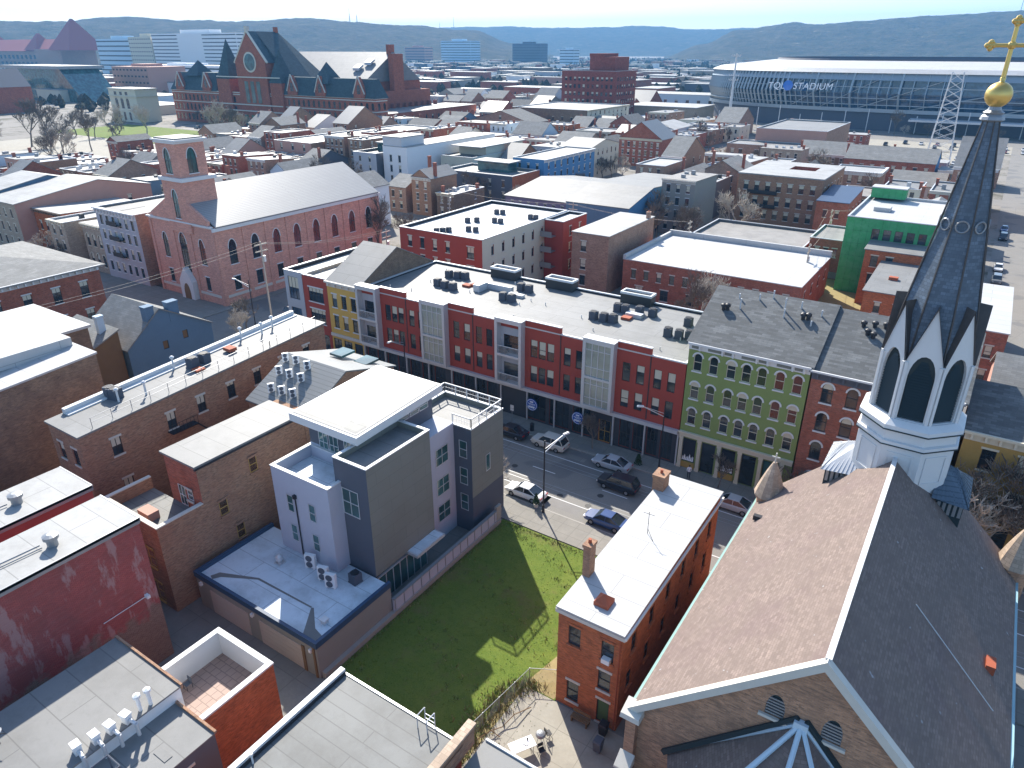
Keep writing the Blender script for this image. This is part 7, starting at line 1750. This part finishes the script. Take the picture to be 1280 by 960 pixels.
def split_unit(label):
    o = empty('heat_pump', label, 'heat pump', group='slim white outdoor units'); b = MB(); b.box(-.48, .48, -.17, .17, .08, 1.42); b.box(-.4, -.3, -.2, .2, 0, .08); b.box(.3, .4, -.2, .2, 0, .08); b.build('casing', 'white_plastic', o)
    for z in (.42, 1.06): b = MB(); b.tube((-.06, -.172, z), (-.06, -.19, z), .31, .31, 18); b.build('fan_grille', 'slate_siding', o)
    return o
HP = split_unit('slim white heat pump against the pale terrace block, leftmost of three'); HP.location = (-41.5, 31.2, 3.27); HP.rotation_euler = (0, 0, R(18))
proto_copy('hp', HP, (-39.4, 30.7, 3.27), R(18), 'slim white heat pump against the pale terrace block, middle of three'); proto_copy('hp', HP, (-38.2, 30.4, 3.27), R(18), 'slim white heat pump against the pale terrace block, rightmost of three')
for (x, y) in [(-56.1, 40.6), (-57.0, 42.5), (-54.6, 40.7), (-57.6, 44.0), (-55.4, 42.5), (-53.1, 40.8), (-56.1, 44.1), (-53.7, 42.5), (-54.2, 43.9)]:
    z = 11.75 + (y - 39.2) / 5.76 * 3.0; proto_copy('hp', HP, (x, y, z), R(60), 'slim heat pump in the cluster on the grey ribbed hip roof', .68)
o = empty('roof_vent', 'silver conical turbine vent on the garage roof', 'vent', (-44.3, 30.1, 3.26)); b = MB(); b.box(-.35, .35, -.35, .35, 0, .1); b.lathe((0, 0, .1), [(.18, 0), (.2, .25), (.36, .35), (.3, .62), (.1, .85)], 12); b.build('cowl', 'pale_metal', o)
o = empty('roof_vent', 'small square white vent at the near corner of the garage roof', 'vent', (-35.6, 27.2, 3.26)); b = MB(); b.box(-.22, .22, -.22, .22, 0, .35); b.box(-.28, .28, -.28, .28, .35, .45); b.build('cowl', 'white_trim', o)
for k, (x, y) in enumerate([(-35.9, 9.4), (-35.7, 10.35), (-35.6, 11.2), (-35.5, 12.1)]):
    o = empty('duct_hood', 'white box duct hood on the grey roof edge, bottom left corner', 'vent', (x, y, 7.72), R(5 * k - 6), 'white duct hoods on the roof edge'); o.scale = (.8, .8, .8); b = MB(); b.box(-.32, .32, -.25, .25, 0, .75); b.box(-.4, .36, -.3, .3, .75, .86); b.build('hood', 'white_plastic', o)
    b = MB(); b.tube((.3, 0, .35), (1.0, 0, .3), .14, .14, 10); b.tube((1.0, 0, .3), (1.0, 0, -.9), .14, .14, 10); b.build('pipe', 'pale_metal', o)
for k, (x, y) in enumerate([(-35.6, 13.0), (-35.5, 13.6)]):
    o = empty('flue_pipe', 'white capped flue pipe next to the duct hoods', 'flue', (x, y, 7.7)); b = MB(); b.tube((0, 0, 0), (0, 0, 1.1), .12, .12, 10); b.lathe((0, 0, 1.1), [(.22, 0), (.22, .18), (.05, .26)], 10); b.build('pipe', 'white_plastic', o)
o = empty('steel_frame', 'dark steel stair frame below the white duct hoods', 'frame', (-34.2, 9.2, 6.7)); b = MB()
for p in ((0, 0), (1.2, 0), (1.2, 1.0), (0, 1.0)): b.tube((p[0], p[1], 0), (p[0], p[1], 1.1), .05, n=5)
for p, q in (((0, 0), (1.2, 0)), ((1.2, 0), (1.2, 1)), ((1.2, 1), (0, 1)), ((0, 1), (0, 0))): b.tube((*p, 1.1), (*q, 1.1), .05, n=5)
b.build('frame', 'slate_siding', o)
o = empty('satellite_dish', 'small dark antenna on the grey roof at bottom left corner', 'antenna', (-40.2, 7.2, 7.7)); b = MB(); b.tube((0, 0, 0), (0, 0, .9), .04, n=5); b.tube((0, 0, .8), (.5, .3, .9), .03, n=5); b.build('mast', 'black_metal', o); b = MB(); b.lathe((.1, 0, .9), [(.02, 0), (.25, .08), (.32, .18)], 12); b.build('dish', 'grey_metal', o)
o = empty('patio_table', 'dark round patio table in the shaded corner of the terracotta terrace', 'table', (-38.1, 14.9, 4.0)); b = MB(); b.tube((0, 0, .68), (0, 0, .72), .5, .5, 18); b.build('tabletop', 'slate_siding', o); b = MB(); b.tube((0, 0, 0), (0, 0, .68), .05, n=6); b.tube((0, 0, 0), (0, 0, .04), .3, .25, 12); b.build('pedestal', 'black_metal', o)
o = empty('patio_chair', 'dark metal patio chair against the white terrace parapet', 'chair', (-38.2, 17.2, 4.0)); b = MB(); b.box(-.22, .22, -.22, .22, .42, .46); b.build('seat', 'slate_siding', o); b = MB(); b.box(-.22, .22, .19, .23, .46, .9); b.build('backrest', 'slate_siding', o)
for p in ((-.2, -.2), (.2, -.2), (.2, .2), (-.2, .2)): b = MB(); b.tube((p[0], p[1], 0), (p[0], p[1], .42), .02, n=5); b.build('leg', 'black_metal', o)

# ------------------------------------------------------------------ backyard, fence, person
o = empty('wire_fence', 'sagging wire mesh fence on steel posts between lawn and yard', 'fence', (-21, 28, 0)); b = MB(); b2 = MB(); b3 = MB()
fy = [21.5 + 1.75 * k for k in range(8)] ; pts = [(-22.2 + (y - 21.5) * .12 + 21, y - 28) for y in fy]; pts.append((2.9, 7.2))
for p in pts: b.tube((p[0], p[1], 0), (p[0], p[1], 1.45), .035, n=6)
for p, q in zip(pts[:-1], pts[1:]):
    b2.tube((p[0], p[1], 1.4), (q[0], q[1], 1.4), .025, n=5); P, Q = Vector((p[0], p[1], 0)), Vector((q[0], q[1], 0)); L = (Q - P).length; n = int(L / .14)
    for k in range(n):
        for dr in (-1, 1):
            t0 = k / n; t1 = t0 + dr * 1.3 / L; a_, z0, z1 = t0, .05, 1.38
            if t1 > 1: z1 = z0 + (z1 - z0) * (1 - t0) / (t1 - t0); t1 = 1
            if t1 < 0: z1 = z0 + (z1 - z0) * t0 / (t0 - t1); t1 = 0
            A_, C_ = P.lerp(Q, t0), P.lerp(Q, t1); b3.tube((A_.x, A_.y, z0), (C_.x, C_.y, z1), .006, n=3, cap=False)
b.build('post', 'grey_metal', o); b2.build('top_rail', 'grey_metal', o); b3.build('wire_mesh', 'grey_metal', o)
o = empty('fallen_fence_rail', 'bent rusty fence rail lying on the sunlit yard', 'rail', (-20.2, 29.3, .08)); b = MB(); q = [(-.9, -2.2, .1), (-.3, -1.0, .35), (.1, -.2, .15), (.4, .9, .5), (.9, 2.4, .1)]
for a_, c_ in zip(q[:-1], q[1:]): b.tube(a_, c_, .035, n=5)
b.tube((-.3, -1.0, .35), (.4, -.9, .05), .03, n=5); b.build('rail', 'brown_wood', o)
o = empty('folding_table', 'white folding table standing in the sunlit yard', 'table', (-17.9, 28.3, .07), R(-32)); b = MB(); b.box(-.45, .45, -.9, .9, .72, .77); b.build('tabletop', 'white_plastic', o)
for sy in (-.7, .7): b = MB(); b.tube((-.35, sy, 0), (-.35, sy, .72), .02, n=5); b.tube((.35, sy, 0), (.35, sy, .72), .02, n=5); b.tube((-.35, sy, .15), (.35, sy, .15), .02, n=5); b.build('leg', 'grey_metal', o)
for k, (dx, dy, lab) in enumerate(((.05, .25, 'small grey tray on the white folding table'), (-.2, .5, 'dark mug standing on the white folding table'))):
    b = MB(); 
    if k == 0: b.box(-.16, .16, -.12, .12, 0, .04)
    else: b.lathe((0, 0, 0), [(.05, 0), (.055, .12), (.045, .12), (.04, .03)], 10)
    a_ = R(-32); tag(b.build(('tray', 'mug')[k], ('grey_metal', 'black_metal')[k], None, (-17.9 + dx * math.cos(a_) - dy * math.sin(a_), 28.3 + dx * math.sin(a_) + dy * math.cos(a_), .842)), lab, ('tray', 'mug')[k])
o = empty('kettle_grill', 'black kettle grill with silver lid behind the white folding table', 'grill', (-17.2, 29.6, .07)); b = MB(); b.lathe((0, 0, .6), [(.05, 0), (.25, .08), (.36, .25), (.36, .28)], 16); b.build('bowl', 'black_metal', o); b = MB(); b.lathe((0, 0, .885), [(.37, 0), (.3, .14), (.15, .21), (.03, .23)], 16); b.build('lid', 'grey_metal', o)
for k in range(3): a_ = 2.1 * k; b = MB(); b.tube((.2 * math.cos(a_), .2 * math.sin(a_), .68), (.36 * math.cos(a_), .36 * math.sin(a_), 0), .02, n=5); b.build('leg', 'grey_metal', o)
def chair(x, y, rz, label):
    o = empty('folding_chair', label, 'chair', (x, y, .07), R(rz)); b = MB(); b.box(-.22, .22, -.2, .2, .43, .46); b.build('seat', 'black_metal', o); b = MB(); b.box(-.22, .22, .2, .23, .55, .9); b.build('backrest', 'black_metal', o)
    for sx in (-.21, .21): b = MB(); b.tube((sx, -.25, 0), (sx, .22, .9), .018, n=5); b.build('leg', 'grey_metal', o); b = MB(); b.tube((sx, .28, 0), (sx, -.15, .45), .018, n=5); b.build('leg', 'grey_metal', o)
chair(-16.7, 28.9, 60, 'black folding chair beside the kettle grill'); chair(-17.0, 29.0 + 1.3, 150, 'black folding chair behind the kettle grill')
o = empty('garden_bench', 'dark wooden bench against the small brick house wall', 'bench', (-15.7, 32.6, .07)); b = MB(); [b.box(-.7, .7, -.25 + k * .17, -.1 + k * .17, .42, .46) for k in range(3)]; b.build('seat', 'brown_wood', o); b = MB(); b.box(-.7, .7, .24, .29, .55, .85); b.build('backrest', 'brown_wood', o)
for sx in (-.6, .6): b = MB(); b.box(sx - .04, sx + .04, -.25, .28, 0, .42); b.build('leg', 'brown_wood', o)
for k, (x, y, m_, lab) in enumerate(((-13.9, 32.7, 'black_metal', 'black wheeled bin by the green back door'), (-13.6, 31.3, 'slate_siding', 'grey wheeled bin in the shaded yard'), (-12.2, 50.5, 'green_copper', 'teal wheeled bin in the passage between house and church'), (-12.5, 51.8, 'evergreen', 'green wheeled bin at the street end of the passage'))):
    o = empty('wheeled_bin', lab, 'bin', (x, y, .08)); b = MB(); b.loft([[(-.24, -.24, .05), (.24, -.24, .05), (.24, .24, .05), (-.24, .24, .05)], [(-.3, -.32, .95), (.3, -.32, .95), (.3, .32, .95), (-.3, .32, .95)]]); b.build('bin', m_, o); b = MB(); b.loft([[(-.32, -.35, .95), (.32, -.35, .95), (.32, .36, .95), (-.32, .36, .95)], [(-.26, -.28, 1.06), (.26, -.28, 1.06), (.26, .34, 1.03), (-.26, .34, 1.03)]]); b.build('lid', m_, o)
# person in a white shirt, walking away along the far pavement
def person(x, y, rz, label):
    me = bpy.data.meshes.new('person')
    J = [((0, 0, .94), (.15, .11)), ((0, 0, 1.12), (.14, .1)), ((0, 0, 1.32), (.17, .11)), ((0, 0, 1.45), (.1, .08)), ((0, .0, 1.53), (.055, .055)), ((.0, -.02, 1.62), (.085, .1)), ((0, -.01, 1.73), (.07, .085)),
         ((.19, 0, 1.4), (.06, .06)), ((.25, .06, 1.14), (.045, .045)), ((.25, -.06, .9), (.035, .035)), ((.25, -.12, .8), (.035, .025)), ((-.19, 0, 1.4), (.06, .06)), ((-.25, -.02, 1.14), (.045, .045)), ((-.24, -.2, .94), (.035, .035)), ((-.23, -.28, .86), (.035, .025)),
         ((.1, 0, .86), (.1, .1)), ((.1, -.13, .49), (.065, .065)), ((.1, -.02, .09), (.04, .045)), ((.1, -.15, .04), (.04, .03)), ((-.1, 0, .86), (.1, .1)), ((-.1, .07, .48), (.065, .065)), ((-.1, .24, .12), (.04, .045)), ((-.1, .14, .04), (.04, .03))]
    E_ = [(0, 1), (1, 2), (2, 3), (3, 4), (4, 5), (5, 6), (2, 7), (7, 8), (8, 9), (9, 10), (2, 11), (11, 12), (12, 13), (13, 14), (0, 15), (15, 16), (16, 17), (17, 18), (0, 19), (19, 20), (20, 21), (21, 22)]
    me.from_pydata([j[0] for j in J], E_, []); o = bpy.data.objects.new('person', me); COL.objects.link(o); md = o.modifiers.new('skin', 'SKIN'); me.skin_vertices[0].data[0].use_root = True
    for i, j in enumerate(J): me.skin_vertices[0].data[i].radius = j[1]
    sb = o.modifiers.new('sub', 'SUBSURF'); sb.levels = 2; sb.render_levels = 2
    dg = bpy.context.evaluated_depsgraph_get(); em = bpy.data.meshes.new_from_object(o.evaluated_get(dg)); o.modifiers.clear(); o.data = em
    for m_ in ('white_cloth', 'dark_cloth', 'skin', 'rubber'): em.materials.append(M[m_])
    for p in em.polygons:
        c = p.center; p.use_smooth = True
        p.material_index = 3 if (c.z > 1.66 or (c.z > 1.56 and c.y > .02) or c.z < .09) else 2 if (c.z > 1.48 or (abs(c.x) > .19 and c.z < .92)) else 0 if c.z > .92 else 1
    o.location = (x, y, .13); o.rotation_euler = (0, 0, R(rz)); return tag(o, label, 'person')
person(-20.9, 67.6, 200, 'person in white shirt and dark trousers walking past the green arcade')

# ------------------------------------------------------------------ air
hz = bpy.data.meshes.new('haze'); b = MB(); b.box(-9000, 9000, -7600, 10500, -8, 420); hz = b.mesh('haze', [])
hm = bpy.data.materials.new('haze'); hm.use_nodes = True; t = hm.node_tree; t.nodes.clear(); ou = t.nodes.new('ShaderNodeOutputMaterial'); pv = t.nodes.new('ShaderNodeVolumePrincipled')
pv.inputs['Color'].default_value = (.2, .55, 1, 1); pv.inputs['Density'].default_value = .00013; pv.inputs['Anisotropy'].default_value = .0
t.links.new(pv.outputs[0], ou.inputs['Volume']); hz.materials.append(hm); ho = link('haze', hz); ho['kind'] = 'stuff'; ho['label'] = 'pale bluish winter haze filling the valley air'; ho['category'] = 'haze'

# ------------------------------------------------------------------ every label must single out its thing
ORD = ['leftmost', 'second from the left', 'third from the left', 'fourth from the left', 'fifth from the left', 'sixth from the left', 'seventh from the left', 'eighth from the left', 'ninth from the left', 'tenth from the left']
by = {}
for o in TOPS: by.setdefault(o['label'], []).append(o)
for lab, L in by.items():
    if len(L) < 2: continue
    L.sort(key=lambda o: (proj(*o.location) or (9999, 0))[0]); n = len(L)
    for i, o in enumerate(L):
        j = n - 1 - i
        w = ORD[i] if i < len(ORD) and (i <= j or i == 0) else (ORD[j].replace('left', 'right') if j < len(ORD) else f'{i + 1}th from the left')
        o['label'] = f'{lab}, {w}'
for o in TOPS:
    w = o['label'].split()
    if len(w) > 16: print('LONG', o['label'])
